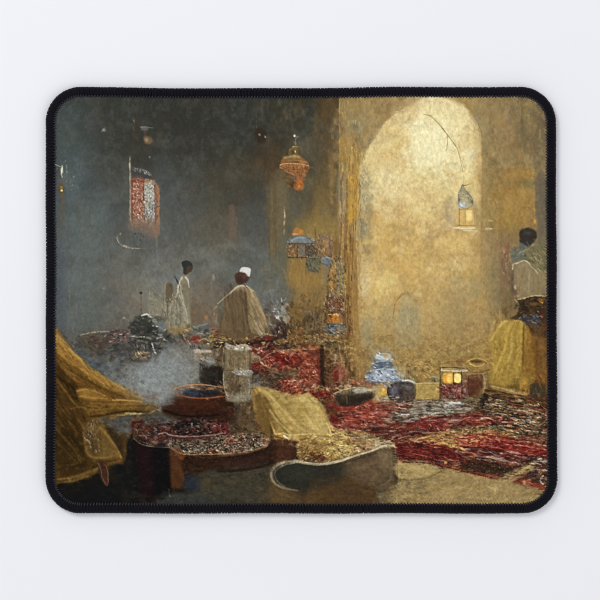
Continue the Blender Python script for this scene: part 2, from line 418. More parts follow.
P('150,390 215,390 220,600 150,600', '94805c', .5, 2.5); K('205,440 200,520 210,600', 10, '7c684a', .4)
K('235,170 238,300 248,450 252,600', 24, 'b09858', .55, f=1.2); K('233,170 232,250', 6, '6f5c38', .5)
P('300,70 510,70 520,240 480,330 360,320 300,240', 'a08040', .35, 6); K('340,190 420,215 470,212', 6, '84683c', .5)
K('350,175 365,205', 5, 'b89850', .5); P('440,20 510,20 510,70 450,70', '6f6c44', .5, 2)
K('518,70 514,180 520,330', 12, 'c09848', .6); E(520, 318, 8, 14, 'd8ac50', .7, .8)
P('525,0 600,0 600,600 540,600 538,340 522,260', '69604e', .75, 1.2)
P('260,420 340,420 380,500 350,600 260,600', '8c7850', .6, 5)
at(382, 260)
P('0,70 90,80 110,150 60,190 0,160', 'd8c67c', .5, 4); P('110,30 250,20 250,140 120,120', 'c09c58', .4, 5)
for q in ((340, 70, 24, 18), (440, 35, 20, 14), (265, 250, 28, 14)): E(*q, 'e8d8a0', .55, 1.2)
E(460, 120, 16, 22, 'a88048', .5, 1.2); E(583, 130, 9, 8, '786440', .7, .8)
D('250,20 560,20 560,300 300,300', 60, 'b09454 dcc888*2 c8b070 a88c50', (2, 6), (.7, 2.2), 20, 70, .35, 26, f=.9)
P('0,350 60,340 90,480 60,520 0,500', '94947c', .45, 4)
P('130,370 200,330 250,400 275,500 260,580 180,550 140,500', '949478', .6, 2)
D('135,370 250,400 270,560 150,520', 70, '6c705e a8a890*2 808a80 787450', (2, 5), (.4, 1.1), 88, 10, .6, 27)
K('98,250 92,320 82,430 74,470', 7, '7c6030', .75, 4); K('98,300 130,262 160,240 190,245', 10, '80683c', .8, 5)
K('150,205 200,250 240,280 255,330 262,400', 9, '8c7444', .6); K('185,240 230,275', 14, '8f7c64', .7)
K('235,298 270,296', 10, '806838', .7); K('320,268 350,258', 5, '8c7440', .6); K('210,210 230,180 250,190', 7, '9c8044', .6)
E(160, 302, 16, 14, 'c4b890', .8, 1); E(130, 330, 22, 36, 'ac8c40', .5, 1.6); K('106,340 118,390', 18, 'd0ac5c', .6)
P('250,230 290,240 300,270 250,260', 'd4bc80', .7, 1)
P('510,230 560,210 600,260 600,440 540,430 520,340', '90805c', .5, 4); P('440,370 510,350 520,420 450,430', '948660', .5, 4)
P('310,400 380,410 370,480 300,470', '9c7c50', .35, 4); K('410,330 400,370 430,340', 5, 'd4bc7c', .6)
K('288,450 296,500 290,540', 8, 'd0b870', .6); P('520,540 600,520 600,600 540,600', '7c7050', .5, 4)
K('30,560 120,548 200,575 245,598', 20, '94682c', .7, f=1); E(18, 575, 8, 16, 'ecdca0', .8, .8)
E(200, 540, 16, 8, 'd8d0a0', .6, 1)
# right of the opening, lower down
at(464, 260)
P('40,0 120,0 110,80 60,130 0,120 0,0', 'b8a05c', .6, 5)
P('118,20 170,20 168,370 120,360', '8c7a50', .5, 2); K('118,20 120,120 118,200', 6, '6a5a3a', .5)
P('170,20 270,0 272,200 262,340 180,380', '8f8258', .55, 3); K('165,60 163,200 166,370', 5, '645c44', .6)
P('40,150 110,160 110,280 50,280', '8c8a70', .45, 4); P('90,280 160,290 160,380 100,370', 'b49454', .6, 3)
P('285,0 350,0 330,200 345,380 290,400 268,240', '74603f', .6, 3)
K('325,20 316,80', 9, '9a8c78', .6); K('300,120 286,250 290,420', 12, '8a5f3c', .35, f=1.5)
D('0,300 280,380 260,590 0,590', 120, '8a7648 a89058*2 6f5c38 94804c 7a5c34', (1.5, 5), (.5, 1.7), 30, 70, .5, 28)

# ---- golden column at the left of the opening
at(300, 96)
D('290,20 600,20 560,200 290,300', 40, 'a08c5c 8c7c50 b09c64 84805e', (3, 9), (1, 3.5), 60, 50, .3, 41, f=1.4)
P('350,180 430,190 440,280 370,290', '908c6c', .4, 5); E(405, 232, 20, 14, '7f7c64', .5, 2)
P('320,50 430,60 440,120 330,120', 'a08a50', .4, 5)
K('595,215 570,270 520,330', 14, 'b0a890', .7, 8, f=1); K('560,310 510,345 500,370', 12, '746a54', .85, 6)
K('505,330 560,300', 6, '6a604c', .6)
P('300,300 390,320 390,600 310,600', 'b08f48', .4, 5)
D('295,300 460,300 440,600 295,600', 80, 'c09c48*2 a07c38 d0b068 8a6c34 c89850', (5, 14), (.5, 1.6), 88, 7, .5, 42)
K('495,400 470,480 440,560 430,600', 16, 'd4c088', .6, 12, f=1); K('435,450 430,520', 12, '8c7c50', .6)
P('500,400 560,330 600,260 600,600 450,600', 'd8cc8e', .4, 5)
at(300, 178)
P('275,0 350,0 340,200 310,350 285,300', '9c8e6c', .75, 1.6)
K('275,80 278,200 290,330', 6, '6c5a3c', .7); K('290,230 294,300 300,400', 7, '6f5a44', .6)
P('345,0 420,0 425,120 410,300 360,330 345,200', 'c0983c', .75, 2)
K('385,0 395,100', 12, 'd8a040', .6, f=1); K('345,110 350,250 335,330', 7, 'a0742c', .6)
K('415,130 420,230 410,310', 14, 'a8803c', .6, f=1); K('318,60 320,200', 8, 'c4b488', .5)
P('435,0 500,0 520,140 500,300 470,430 430,440 430,200', 'a49a70', .5, 3)
D('430,20 540,20 500,420 440,440', 60, '80785c 9c9474 c0b488 6c6850 dcd09c', (1.5, 4), (.5, 1.4), 80, 30, .6, 43)
K('432,20 440,70 430,60', 8, '6c5e3c', .6); E(530, 135, 10, 16, '8c7440', .6, 1)
P('530,60 600,0 600,200 540,210', 'dccf90', .4, 4); P('500,260 600,250 600,340 510,330', 'd0ac60', .5, 4)
P('250,330 290,330 280,600 255,600', '8c6830', .6, 1.5); P('300,330 360,340 350,600 300,600', '8a6434', .55, 2)
K('360,350 372,420 366,470', 8, '5f4420', .7); K('320,460 325,530 318,600', 12, '704e28', .7)
K('345,400 350,500 355,600', 10, 'c09850', .7); K('284,400 292,520 300,600', 8, 'b89458', .6); K('385,480 400,600', 10, '94703c', .6)
P('390,320 470,330 460,430 400,440', 'a8a078', .6, 3)
D('250,330 420,330 420,600 250,600', 50, 'b08c48 6f5028 8a6838 c8a058', (5, 12), (.4, 1.2), 89, 5, .5, 44)
at(300, 260)
P('325,0 430,0 440,300 435,600 370,600 350,400 330,200', '94703a', .75, 1.5)
K('365,0 375,150 385,300', 9, 'c0a060', .6, 5); K('408,0 400,80 415,200', 22, '7f6444', .65, f=1.5)
K('430,200 438,400 432,600', 8, 'c8a864', .6); K('410,300 412,450 405,600', 40, '94692e', .5, f=2)
P('440,120 500,140 500,240 445,260', 'dccfa0', .55, 3); K('450,270 445,380 440,480', 10, '9a7c48', .5)
D('440,280 600,280 600,420 450,440', 40, '94804c a89058 c8b070 80703c', (1.5, 5), (.6, 1.8), 30, 70, .5, 45)
E(470, 460, 12, 12, '8c7c4c', .6, 1); D('450,420 600,420 600,590 450,590', 50, 'b09c64 d0bc84 8c7c50 a08c58', (2, 6), (.6, 2), 10, 60, .45, 46)

# ---- left wall features
ph(); LW = '52,94 338,94 338,342 52,342'
cloud(LW, '2a2a24', 0.19, .50, .72, 34, 721, 1.1); cloud(LW, '74746a', 0.16, .52, .72, 30, 722, 1.1); cloud(LW, '5c4c38', 0.17, .54, .72, 18, 723, 1.2); cloud(LW, '6c7874', 0.14, .54, .72, 12, 724, 1.2)
cloud('140,240 270,250 270,340 120,340', '8c8c80', 0.25, .48, .70, 24, 725, 1.2, 8); cloud('262,100 338,94 338,342 266,342', '94783c', 0.19, .50, .7, 16, 726, 2.2); cloud('262,100 338,94 338,342 266,342', '4c3c24', 0.22, .52, .7, 12, 727, 2.5)
ph()
P('222,186 240,178 256,184 262,206 240,208 224,206', '3d3a30', .4, 5)
P('229,208 235,208 236,236 230,238', '6f5a48', .6, 1.5); P('240,206 266,206 267,240 242,240', '4c504c', .4, 4)
K('236.5,212 236.8,224', 1, '6f6f66', .5)
P('269.5,180 288,178 288,262 270,262', '6a5c3e', .6, 1.2)
K('269,182 269,240 270,262', 1.6, '4a4436', .5); K('275.5,196 276,262', .9, '4c4430', .6); K('272,190 272,260', 2, '7a6440', .6)
P('277,186 286,186 286,240 277,240', '6c6248', .5, 1.2)
K('284.3,208 284.6,222 284,234', 1.7, 'c8b68c', .9, .7); P('287,182 294,182 294,262 288,262', '5a5848', .5, 2)
P('252,262 287,262 287,312 262,320 250,300', '62665e', .35, 5)
P('258,142 276,142 275,178 262,178', '4a3a26', .35, 4); K('272,148 272.5,172', 2.2, '5c4428', .55, f=1.5)
P('246,160 256,160 256,178 246,178', '4c3f2a', .35, 4)
P('255,128.5 262,128 267,134 265,142 258,144 255.5,138', '2c2116', .6, 1.8)
E(259.8, 134.8, 1.1, 1.1, '9c8c78', .8); E(265.2, 137, .8, 1.3, 'b0a080', .8); K('266.5,129 267.5,134 266.5,139', .8, '5e5444', .8)
K('256.6,121 257,128', .7, '5a5a50', .6)
P('132,126 152,126 152,166 133,166', '33312a', .35, 4)
K('102.2,131.2 103.6,129 106,127.8', 1.4, '7c8078', .9, .6); E(104, 130, 1.5, 1.3, '949890', .7)
K('133.6,119.8 134,122.5', .9, 'd0c090', .9); K('134.5,123 133.5,130 135,136', 2.2, '54361e', .55, f=.8); K('133,126 134.5,131', .6, '8a6040', .6)
K('141,127.3 146,127 152,127.6', 1.2, '94948a', .8, .6); P('141.5,126.5 148,126.5 147.5,130 142,130', '74746c', .6, .7)
K('145.5,131 145,135', 2.4, '5e4634', .7, f=.7)
P('143.5,137.5 147,136 152.5,139.5 152,142 148,144 144.5,142', '7c6444', .75, 1); E(146.5, 140, 1.8, 1.8, 'b08c60', .6, .8)
E(149.6, 157.2, .9, 1.3, '808078', .8); P('157,132 162,132 162,139 157,140', '4c4432', .5, 1.6)
P('155,162 170,160 176,200 160,200', '46504e', .35, 6)
# wisp and little brass lamp at the far left
K('55.5,164 59,166.2 61.5,167.2', 1, 'c4c2a8', .85, .8)
K('62.5,165.5 62,171 62.3,177', 2.3, 'c8c6ac', .85, 1.2, f=.5); E(62.2, 170.5, 1.1, 2.6, 'ecead2', .9)
K('64.5,163 66.5,167 66.4,173', .9, '8c9488', .7); K('60.5,160.5 63,163 65,161.5', .7, 'a8a894', .5)
D('57,162 68,162 78,190 60,186', 40, '8c9890 a8b0a4 6c7a78', (.6, 1.6), (.4, .8), 70, 50, .45, 51)
P('59,184.5 61.5,184.2 64,187 64,191 62.5,194.5 60,193 58.8,189', '60481c', .9, .6)
E(61.7, 187.6, 1.4, 1.8, 'a07c30', .8); E(61.8, 190.4, 1, 1.1, 'fff0b8', 1, .4)
K('62,195 62.3,205 61.8,224', 2.6, '6a5030', .6, 1.5, '5a5242', f=.8)
P('56,178 60,178 62,340 56,340', '4a5050', .4, 2)
P('56,262 65,262 66,342 60,344 56,330', '4c5457', .5, 2); K('69,262 69.5,300 68.6,336', .8, '6a706a', .5)

# ---- red and white glass lantern
at(110, 160, 60)
K('200,-30 200,60 205,300 200,600', 14, 'a89c78', .85, 12, f=.6); K('197,0 198,80', 7, 'd0c49c', .8)
P('218,75 330,90 410,140 440,220 400,215 300,190 220,190', '4a4a46', .9, .9)
K('225,84 290,98 350,115 405,145', 9, '5c524c', .8)
D('280,95 330,100 400,130 405,150 330,135 280,115', 26, 'c8c4b8*2 8c8880 e8e4d8', (.6, 1.6), (.5, 1), 30, 50, .9, 61)
D('225,95 300,110 300,150 230,170', 18, '6a6664 383838 7c7a78', (.8, 2), (.5, 1), 60, 60, .7, 62)
P('218,195 330,200 335,620 225,620', 'a85a46', .95, .7)
P('340,225 400,215 445,250 445,620 345,620', 'aca894', .95, .7)
P('330,200 400,190 445,230 440,270 400,250 345,260', 'b07048', .8, .8)
K('222,205 228,300 230,420', 22, '9c3a30', .85, f=.6); K('225,205 300,205 330,215', 16, 'a8342c', .8, f=.6)
D('240,230 320,230 330,430 240,430', 130, 'c0ac80 8c4838*2 d8c8a0 a89878 6c4034 b8a070', (.7, 2.2), (.4, 1.1), 70, 50, .85, 63)
D('235,420 340,400 350,600 235,600', 170, 'e8dcc0 703830 a87858*2 c88c70 54403c d0b088 b85038', (.7, 2), (.4, 1.1), 40, 80, .85, 64)
D('350,260 440,260 440,420 345,420', 130, 'd4d4c4*2 b0b4a4 8c9084 c8bc90 787c70', (.7, 2), (.4, 1.1), 70, 50, .8, 65)
D('355,430 440,430 440,590 355,590', 130, 'd4d4c4 b0b4b0*2 6a6460 a0887c f0e8dc 787c80', (.7, 2), (.4, 1.1), 40, 80, .85, 66)
K('330,270 335,340 332,400', 14, 'a02c24', .85, 8, f=.5); K('448,230 455,350 450,600', 9, '7c4430', .8)
K('440,210 470,260 486,330 488,450 486,600', 24, 'a87850', .85, f=.6); K('465,300 470,450 468,600', 12, 'b85c3c', .7)
at(136, 178)
P('0,10 60,15 60,300 0,330', 'a86c58', .4, 1)
P('60,40 135,50 132,320 70,310', 'b0ac9c', .4, 1)
D('0,20 48,20 50,300 0,310', 150, 'e0d8c0*2 8c4438 b87858 5c4440 d8b890 b43c30', (.7, 2), (.4, 1.1), 60, 70, .85, 67)
D('60,50 132,60 132,310 65,300', 190, 'e4e4d4*2 b4b4a4 6c6860 c8bc88 98a094 505050 d8ccb0', (.7, 2), (.4, 1.1), 60, 60, .85, 68)
K('50,60 52,100 50,140', 10, 'b03028', .9); K('138,60 142,180 145,330', 9, '8c4c38', .8)
K('150,70 160,180 160,300 158,380', 17, 'ac7c54', .85, f=.6); K('166,100 170,280 172,390', 5, 'c09468', .7)
P('0,310 130,320 170,400 130,430 60,360 0,370', '9c7858', .7, 1.2); P('0,300 130,320 120,350 0,345', 'b09070', .6, 1)
P('0,370 60,370 120,410 120,470 0,480', '5c6060', .6, 1.5)
D('0,370 80,380 70,470 0,480', 30, '34383c*2 70767a 4c5054', (.8, 2.4), (.5, 1.2), 40, 60, .7, 69)
K('130,420 134,500 140,590', 8, '4c443a', .7); K('150,420 152,500 158,600', 12, '747468', .5)
at(54, 178)
K('487,405 484,412', 12, 'd8ccb0', .8); K('470,415 462,440 475,470 510,500 560,515 600,516', 7, 'ccc0a0', .9, 9)
K('510,492 560,510', 4, 'f0e8cc', .8); E(0 + 610, 516, 18, 5, 'd0c4a4', .8, .4); K('630,518 680,516', 5, 'a89c80', .7)
P('440,400 560,400 560,500 470,470', '53534a', .35, 5)

# ---- brass hanging lamp
at(265, 125, 60)
K('300,170 310,200', 10, '9a9480', .6)
K('300,105 330,105 360,125', 9, '7a766a', .6, 4); E(296, 105, 15, 13, 'b8bcb8', .95, .6); E(296, 106, 7, 6, 'f0f4f0', .9, .4)
K('330,115 308,130 305,160 315,185', 9, '9c9478', .75, 6)
P('240,250 280,215 330,210 350,240 330,260 330,300 250,300 235,280', '6c5a34', .95, .8)
K('275,215 330,214', 16, 'c8b47c', .9, 10); K('300,240 305,280', 14, 'c4a868', .9, 8); E(305, 265, 6, 14, 'f0d8a0', .8, .4)
K('245,290 240,250 280,225', 8, '94804c', .7); E(275, 270, 18, 22, '4c3c22', .7, .8)
P('190,320 250,300 340,300 400,350 440,400 430,450 400,500 380,540 370,600 300,600 290,520 250,480 200,460 150,400', '8a5e34', .95, .8)
P('190,315 330,305 345,340 300,360 220,350', '8c7a4a', .8, .8); K('195,325 260,318 335,318', 9, 'b09c60', .7)
K('255,345 300,365 340,372', 12, '54401f', .7)
P('330,340 380,345 420,380 350,385', 'a87c48', .7, .8)
K('150,400 220,400 320,405 430,410', 9, 'd0a070', .8, 7); K('160,430 230,395', 9, 'c48c60', .7); K('180,412 225,395', 8, 'e0b488', .7)
D('160,400 430,400 430,460 380,520 290,500 200,460', 90, 'c08850*2 6c4424 a06a3c d8a070 4c3018', (2, 5), (.5, 1.1), 25, 45, .75, 71)
K('200,430 260,490 300,520', 10, '5c3c20', .75); K('430,420 400,490 370,530', 14, 'b87040', .8); K('360,430 380,480', 8, '5a3420', .7)
P('255,500 310,500 315,540 280,560', '686468', .8, 1); P('225,510 255,510 260,560 235,570', '80702f', .6, 1.2)
P('320,520 370,530 385,640 300,640 300,560', 'a8683c', .9, 1); K('350,540 345,600', 16, 'cc8848', .7)
at(265, 165, 60)
P('300,160 375,170 380,200 350,235 310,240 290,200', 'a8602c', .9, .8); K('330,180 345,225', 18, 'd08438', .7)
P('200,120 290,130 300,190 270,230 240,220 225,170', '60482a', .7, 1.5); P('240,170 290,170 290,220 250,215', '3f3424', .6, 1.2)
D('190,100 380,120 370,220 240,210', 40, '8a5c34 5c4024 b8763c 6c5838', (1, 3), (.5, 1.2), 60, 50, .6, 72)
K('310,240 330,260', 10, '6c4c30', .6, 4)

# ---- cluster of lanterns at the corner of the left wall
at(280, 220, 65)
P('150,0 520,0 500,150 440,600 60,600 70,360 130,100', '8c7442', .5, 5)
P('80,360 240,360 240,470 420,480 420,600 70,600', '94763e', .6, 3)
P('0,150 70,160 70,600 0,600', '5f6052', .6, 2); K('36,0 38,60 40,140', 18, 'a09470', .6, 6); P('60,0 120,0 130,120 70,170', '5a5644', .5, 3)
P('135,80 180,70 220,110 200,145 120,140', 'b07434', .85, .9); K('125,132 170,138', 16, 'e0a878', .85, 6); E(195, 105, 20, 20, 'c89838', .6, 1)
P('85,190 130,150 200,145 260,165 300,205 240,215 160,200 90,215', '747c78', .9, 1)
K('130,165 200,150 260,170', 14, '90988c', .7); K('110,205 170,195 230,200 300,215', 9, '4a5054', .7)
K('85,215 110,205', 9, 'a8a490', .7); P('255,130 300,140 310,190 260,160', '9c8c5c', .6, 1)
P('75,230 330,215 335,350 75,345', '6c5c40', .85, .9)
D('85,235 235,230 235,335 85,335', 60, '80603a*2 4a3a22 a88c60 6c6860 a06a30', (1, 3), (.5, 1.3), 60, 60, .75, 73)
E(120, 290, 32, 34, '80582c', .5, 1.2); E(92, 246, 10, 10, 'd8c8a0', .85, .6); E(86, 330, 6, 8, 'd0bc8c', .8, .5)
P('165,225 235,220 235,330 165,330', '706c60', .55, 1); P('240,230 320,230 320,330 240,330', '54483a', .7, 1)
D('160,205 330,205 330,340 170,330', 60, '8c8878 9ca09c 4a4640*2 786c54', (1, 3), (.5, 1.2), 60, 60, .7, 74)
K('78,346 160,347 300,350', 6, '4c4028', .8); K('76,235 76,340', 6, '4c4430', .7); K('325,140 322,230 328,345', 10, '7c5c30', .75)
K('335,200 330,280 345,340', 6, 'c8a860', .6)
P('345,190 390,130 430,120 480,200 470,330 400,350 345,320', '84684a', .6, 1.2)
K('350,330 352,230 375,160 410,130', 14, '706864', .7); K('400,130 450,160 480,220', 16, '706c6c', .65, 8)
P('400,210 440,210 440,320 390,320', 'b08840', .6, 1.5); E(425, 262, 10, 14, 'b86c30', .6, .8); K('365,280 360,330 380,345', 18, '8c5428', .6)
D('340,200 480,200 470,340 345,340', 50, 'a88450 5c5048 80583a c8a468', (1, 3), (.5, 1.2), 70, 50, .6, 75)
P('385,350 440,345 475,350 470,410 430,415 390,400', '6a7070', .8, .9); D('385,350 475,350 470,410 390,400', 26, '90948c 484c4c 787c7c', (1, 3), (.5, 1.2), 30, 60, .7, 76)
K('470,330 480,400 450,460', 14, '4c3820', .75); P('480,340 515,340 510,460 480,460', 'a88448', .7, 1)
P('248,350 300,345 368,350 360,450 300,475 250,455', '66604c', .9, 1.2)
D('250,360 360,360 355,450 260,455', 44, '50503f 7c7658 44402f 6c6848', (1, 3), (.6, 1.4), 80, 40, .6, 77)
K('240,352 300,352', 6, 'b8a46c', .7); P('400,420 450,420 440,600 395,600', '80705c', .6, 1.5)
K('465,20 470,60 480,90', 16, 'a09480', .5, f=1); K('455,60 475,85', 8, 'c8bc9c', .5)
P('150,20 500,20 480,120 330,130 240,120', '94803f', .3, 4)
# tall bottle-like stack of brass, blue and glass
at(300, 260)
D('0,80 210,80 200,350 0,350', 80, '80683c a08448*2 6c5a3a 94763c 7c7450', (4, 12), (.7, 2), 85, 12, .35, 78, f=.8)
P('55,10 140,10 140,85 60,80', '66634c', .7, 1.5); P('170,0 230,0 225,35 180,35', '6c7270', .7, 1)
K('210,90 205,200 210,300', 16, '54452c', .7, f=.8); K('180,100 178,300 150,400', 16, '7c7050', .55, f=1)
P('215,80 265,80 265,260 220,255', 'a07c40', .85, .8); K('235,90 232,240', 8, 'c09858', .6); K('215,75 265,76', 6, 'd0b078', .7)
K('250,120 250,240', 7, '6c4c28', .7)
P('268,0 300,0 330,80 320,230 268,235 265,100', '7c7050', .85, .8)
D('268,0 325,40 320,235 266,235', 130, '3c4850*3 b8b090 94803c 5c6464 d8c898 2c3030', (.8, 2.4), (.5, 1.2), 70, 50, .85, 79)
K('325,60 325,200 320,330', 12, 'b08c48', .7); K('300,10 310,60', 10, 'd0b464', .6)
K('222,260 270,262', 7, 'b8a894', .8); P('220,265 290,262 310,340 290,380 220,350 205,330', '80503c', .8, 1)
D('215,265 310,265 330,380 200,380', 80, '8c3c2c 6c7080 b8a890 5c3424*2 a07848 402c24', (1, 3), (.5, 1.2), 60, 60, .8, 80)
P('185,400 230,370 310,370 340,400 340,470 185,470', '5a4430', .85, 1)
P('210,398 300,398 305,465 205,465', 'a0642a', .9, .8); P('232,400 285,400 275,460 240,460', 'c8802c', .8, .8)
K('235,400 285,400', 9, 'f0d080', .95, f=.4); K('262,410 258,455', 7, 'f0a840', .85); K('190,400 210,380 250,365', 7, '8a7458', .7)
D('190,400 230,400 230,470 190,470', 16, 'b87830 6c3c20 d09848', (1, 2.5), (.5, 1), 80, 30, .7, 81)
P('185,475 250,465 345,475 345,520 330,545 210,545 190,520', '64686a', .9, .9); K('190,476 260,470 320,472', 7, 'a8a898', .8)
D('190,480 345,480 330,540 200,540', 60, '8a9498 444c54*2 747868 5a5e60', (1, 3), (.5, 1.3), 10, 40, .7, 82)
P('330,480 365,400 375,600 320,590', '5c4230', .6, 1.5); P('90,400 130,380 120,560 95,560', '58504c', .55, 1.5)
P('0,350 90,360 90,480 60,530 0,500', '6a5a3c', .6, 1.5); K('0,385 60,375 90,410', 10, '9a8c68', .6)
D('0,350 200,360 200,560 0,560', 110, '8c703c 4c4234 7c6c50 a08450 5c4830 6c3c28', (1.5, 5), (.5, 1.4), 70, 50, .6, 83)

# ------------------------------------------------------------------ 2. lower half: underpainting
ph()
XB = [54 + 20.5 * i for i in range(25)]
YB = [340, 361, 382, 403, 423, 444, 465, 486, 506]
G('40,337 560,337 560,530 40,530', XB, YB, [
 '5a6062 5a5d5e 4a463e 5a5048 4a4842 55524a 6a6355 5a5548 6a6048 5a4a30 6a5038 7a5a34 6b5a30 5a4020 80602c 8a6c38 9a8448 a08a50 a08c55 98844e 8c7848 9a7a38 a08030 7a5a28 4a3c28',
 'b08840 3f4a50 4a4a48 3c3a36 5a5a54 707068 787468 6a6050 8a8270 6a3028 8a3028 7a4a30 8a4030 4a2c20 6a4a30 8a6c3c 8090a0 9a8450 a08848 9a8648 90804c 9a8040 a88838 80602c 4a3a24',
 '8a6828 a07a30 4a5058 50585a 707878 808682 808682 4a4540 605848 4a3026 5a4630 8a4030 903028 5a2c22 3a3028 806a40 707888 5a5550 a08c50 807040 6a4030 806838 90742c 80602c 5a4020',
 '503c18 7a5a20 8a6828 6a5024 76766a 8a8f8c 757a78 5a2c18 2a2420 4a3c28 a0884c c0a860 c0a860 8a7a48 802a24 a03028 9a6a50 907050 90806a 90806a 6a5238 6a5030 705830 604024 402820',
 '503c18 6a5020 6a5840 4a4c4c 4a4844 5a2a20 40301f 3c1e14 5a3028 5a4428 8a7030 b09a58 c0aa66 c0aa68 8a5040 7a3a30 7a4a3a 7a4638 904a3c a04438 8a5a3a 6a5838 6a5840 5a4c38 5a4838',
 '4a3a1a 5a4420 6a5024 4a3c20 1a1818 3c1a18 4a3020 605040 6a4434 50382c 4a3020 7a5a38 a08a50 a08a50 98803f 96824c 7a3a30 8a4a34 a07040 a08048 a04030 902a24 8a3028 8a4030 7a3a30',
 '3c2e16 4a3818 4a3816 2a2216 141413 2a1014 1a1614 3a2416 3a2016 2e1c14 2c1e16 5a3a22 303028 5a4a34 4a3e2c 54452e 5a4c32 8a7a4c 8a4030 6a3028 5a4a2c 4a3420 402a20 7a5038 6a4030',
 '302410 3a2c14 141310 141310 131211 22100f 171513 3c2414 35424a 403a2c 403a2c 4a4028 363428 403018 4a3a22 5a4a2e 50442c 9a8858 948250 94804c 96824c a08c54 9a8650 90804c 8c7a48',
 '141310 141310 141310 141310 131211 1a1212 2c2c2a 303230 38362c 3c3a2e 403a2c 4a3c22 3a2a16 40301a 4a3a20 54442c 6a5c3c 8f7c4a 927e4c 927e4c 94804c 94804a 937f4a 8a7845 8a7845'], warp=3, f=7)
# smoky floor
P('56,338 200,338 192,350 175,400 150,410 120,406 56,360', '5f6668', .6, 5)
P('120,372 136,362 160,356 190,360 196,372 180,392 170,404 136,402 118,392', '848a88', .7, 6)
P('136,378 150,366 172,364 170,384 150,392 138,388', '90969a', .45, 6)
P('112,380 130,372 138,380 122,396 106,390', '7c8488', .5, 4)
D('110,360 200,352 190,392 130,404', 90, '8c9290*2 787e7c 9c9c90 80807a a0a498', (3, 9), (1, 3.5), 20, 70, .25, 101, f=1.2)
P('170,350 200,342 206,352 180,364', '8c8270', .45, 4)

# stall of dark wares, back left
at(54, 260)
K('105,100 110,250 125,420', 5, '6c726c', .5)
K('140,455 134,490 145,530', 12, 'a8aca0', .65, 7); K('170,490 195,485', 5, '9c9c8c', .7); K('150,470 165,530 180,560', 8, '80857c', .7)
E(362, 205, 8, 4, '8c9084', .7); E(512, 425, 9, 8, 'b0a48c', .8, .7); K('480,440 520,430 560,450', 7, '90866c', .5)
P('190,545 280,530 380,545 540,515 560,560 700,540 700,700 200,700', '4a443a', .75, 1.5)
K('190,545 280,530 400,520', 10, 'a8a080', .7, 6); K('180,560 300,548 360,556', 7, '5c4428', .8)
at(70, 310, 100)
P('60,160 210,155 330,190 500,170 560,200 520,290 400,330 330,330 270,290 150,290 60,210', '3c3a36', .8, 2)
P('100,150 190,150 230,180 220,215 130,210 60,190', '5c4836', .7, 1.5); K('60,150 140,133 240,128', 7, 'a0987c', .65)
K('90,155 200,158 240,190', 6, '7c6248', .7)
P('225,130 330,120 350,160 330,200 240,195', '54423a', .75, 1)
D('225,130 345,120 350,165 320,200 240,195', 70, '8c4c40 2c2420*2 a8968c 70503f 5c5450', (1, 3), (.5, 1.2), 30, 60, .8, 103)
K('225,175 255,195 330,180', 7, 'a06858', .7); K('300,125 340,135 350,155', 5, '98907c', .7)
P('365,75 440,60 490,90 485,150 440,165 365,135', '34322c', .8, 1)
P('425,30 460,22 485,35 490,55 460,40 425,38', 'c8c8b8', .9, .7); K('430,33 465,28 485,42', 7, 'e8e4d0', .8)
D('365,70 490,60 495,160 365,150', 70, '1c1c1a*2 5c5c50 7c7c6c 44443c', (1, 3), (.5, 1.4), 30, 60, .7, 104)
P('470,110 520,95 530,150 500,180 465,160', '24241f', .85, 1)
K('495,95 530,98', 8, 'c8ccc4', .9); K('490,128 520,132', 6, '94a0a4', .8); E(540, 85, 20, 28, '7c868a', .5, 1.5); K('570,120 600,110', 6, 'b8bcb4', .8)
K('355,158 400,160 450,163', 7, 'c0c0ac', .85); K('515,170 545,165 570,180', 10, 'b0b4a4', .8)
D('350,150 600,150 600,210 420,220 360,200', 90, '8c8c7c 34342e*2 b0aca0 5c5a50 74766c', (1, 3.5), (.5, 1.3), 10, 50, .75, 105)
P('350,190 480,180 500,230 430,250 360,240', '44423a', .6, 1.5)
K('400,190 410,230', 8, 'a8a890', .6, 4); K('440,175 450,240', 7, 'b8b8a8', .7, 4); K('465,190 462,245', 5, '787868', .7); K('490,195 500,235 515,260', 8, 'ccd0c8', .85, 5)
P('365,255 420,245 470,258 480,285 440,302 370,295', '6c5438', .9, 1)
D('370,250 475,250 470,300 375,295', 60, 'a88450 d0bc8c 544028*2 8c6c3c', (1, 3), (.5, 1.2), 20, 60, .8, 106)
K('410,250 412,262', 8, 'f0dca0', .95); K('370,258 470,256', 5, 'c0b490', .7); K('380,305 440,315 520,300', 8, '30281e', .8, 5)
P('350,300 450,310 440,345 380,335', '54483a', .6, 2)
D('60,200 350,190 350,290 150,300', 120, '2c2c2c*2 4c4c4c 3c3830 5c5448 544030 3a444c', (1.5, 5), (.6, 2), 30, 60, .6, 107)
P('130,210 190,220 180,280 140,290', '54402c', .5, 1.5); E(150, 290, 12, 14, '7c5c40', .5, 1)
P('20,230 90,240 130,290 210,330 240,400 150,370 80,310 0,240', '465460', .75, 3)
P('100,290 150,290 200,340 190,360 130,330', '5c7080', .5, 3); P('190,320 300,290 330,400 300,440 230,390', '586066', .6, 4)
K('240,250 290,262', 7, '5c6c78', .6); K('340,245 350,290', 5, '84847c', .5); P('300,290 350,290 340,400 300,390', '544e46', .5, 4)
D('80,250 340,290 330,430 200,370', 90, '4c5864 6c7a84*2 3a3e40 5c5a54 7c8488', (2, 6), (.8, 2.4), 30, 60, .45, 108, f=.8)
E(265, 340, 22, 40, '78848a', .35, 2); K('255,300 245,340 262,375', 6, '8c989c', .4)
P('270,400 400,330 540,330 560,440 470,470', '7e8686', .45, 6)

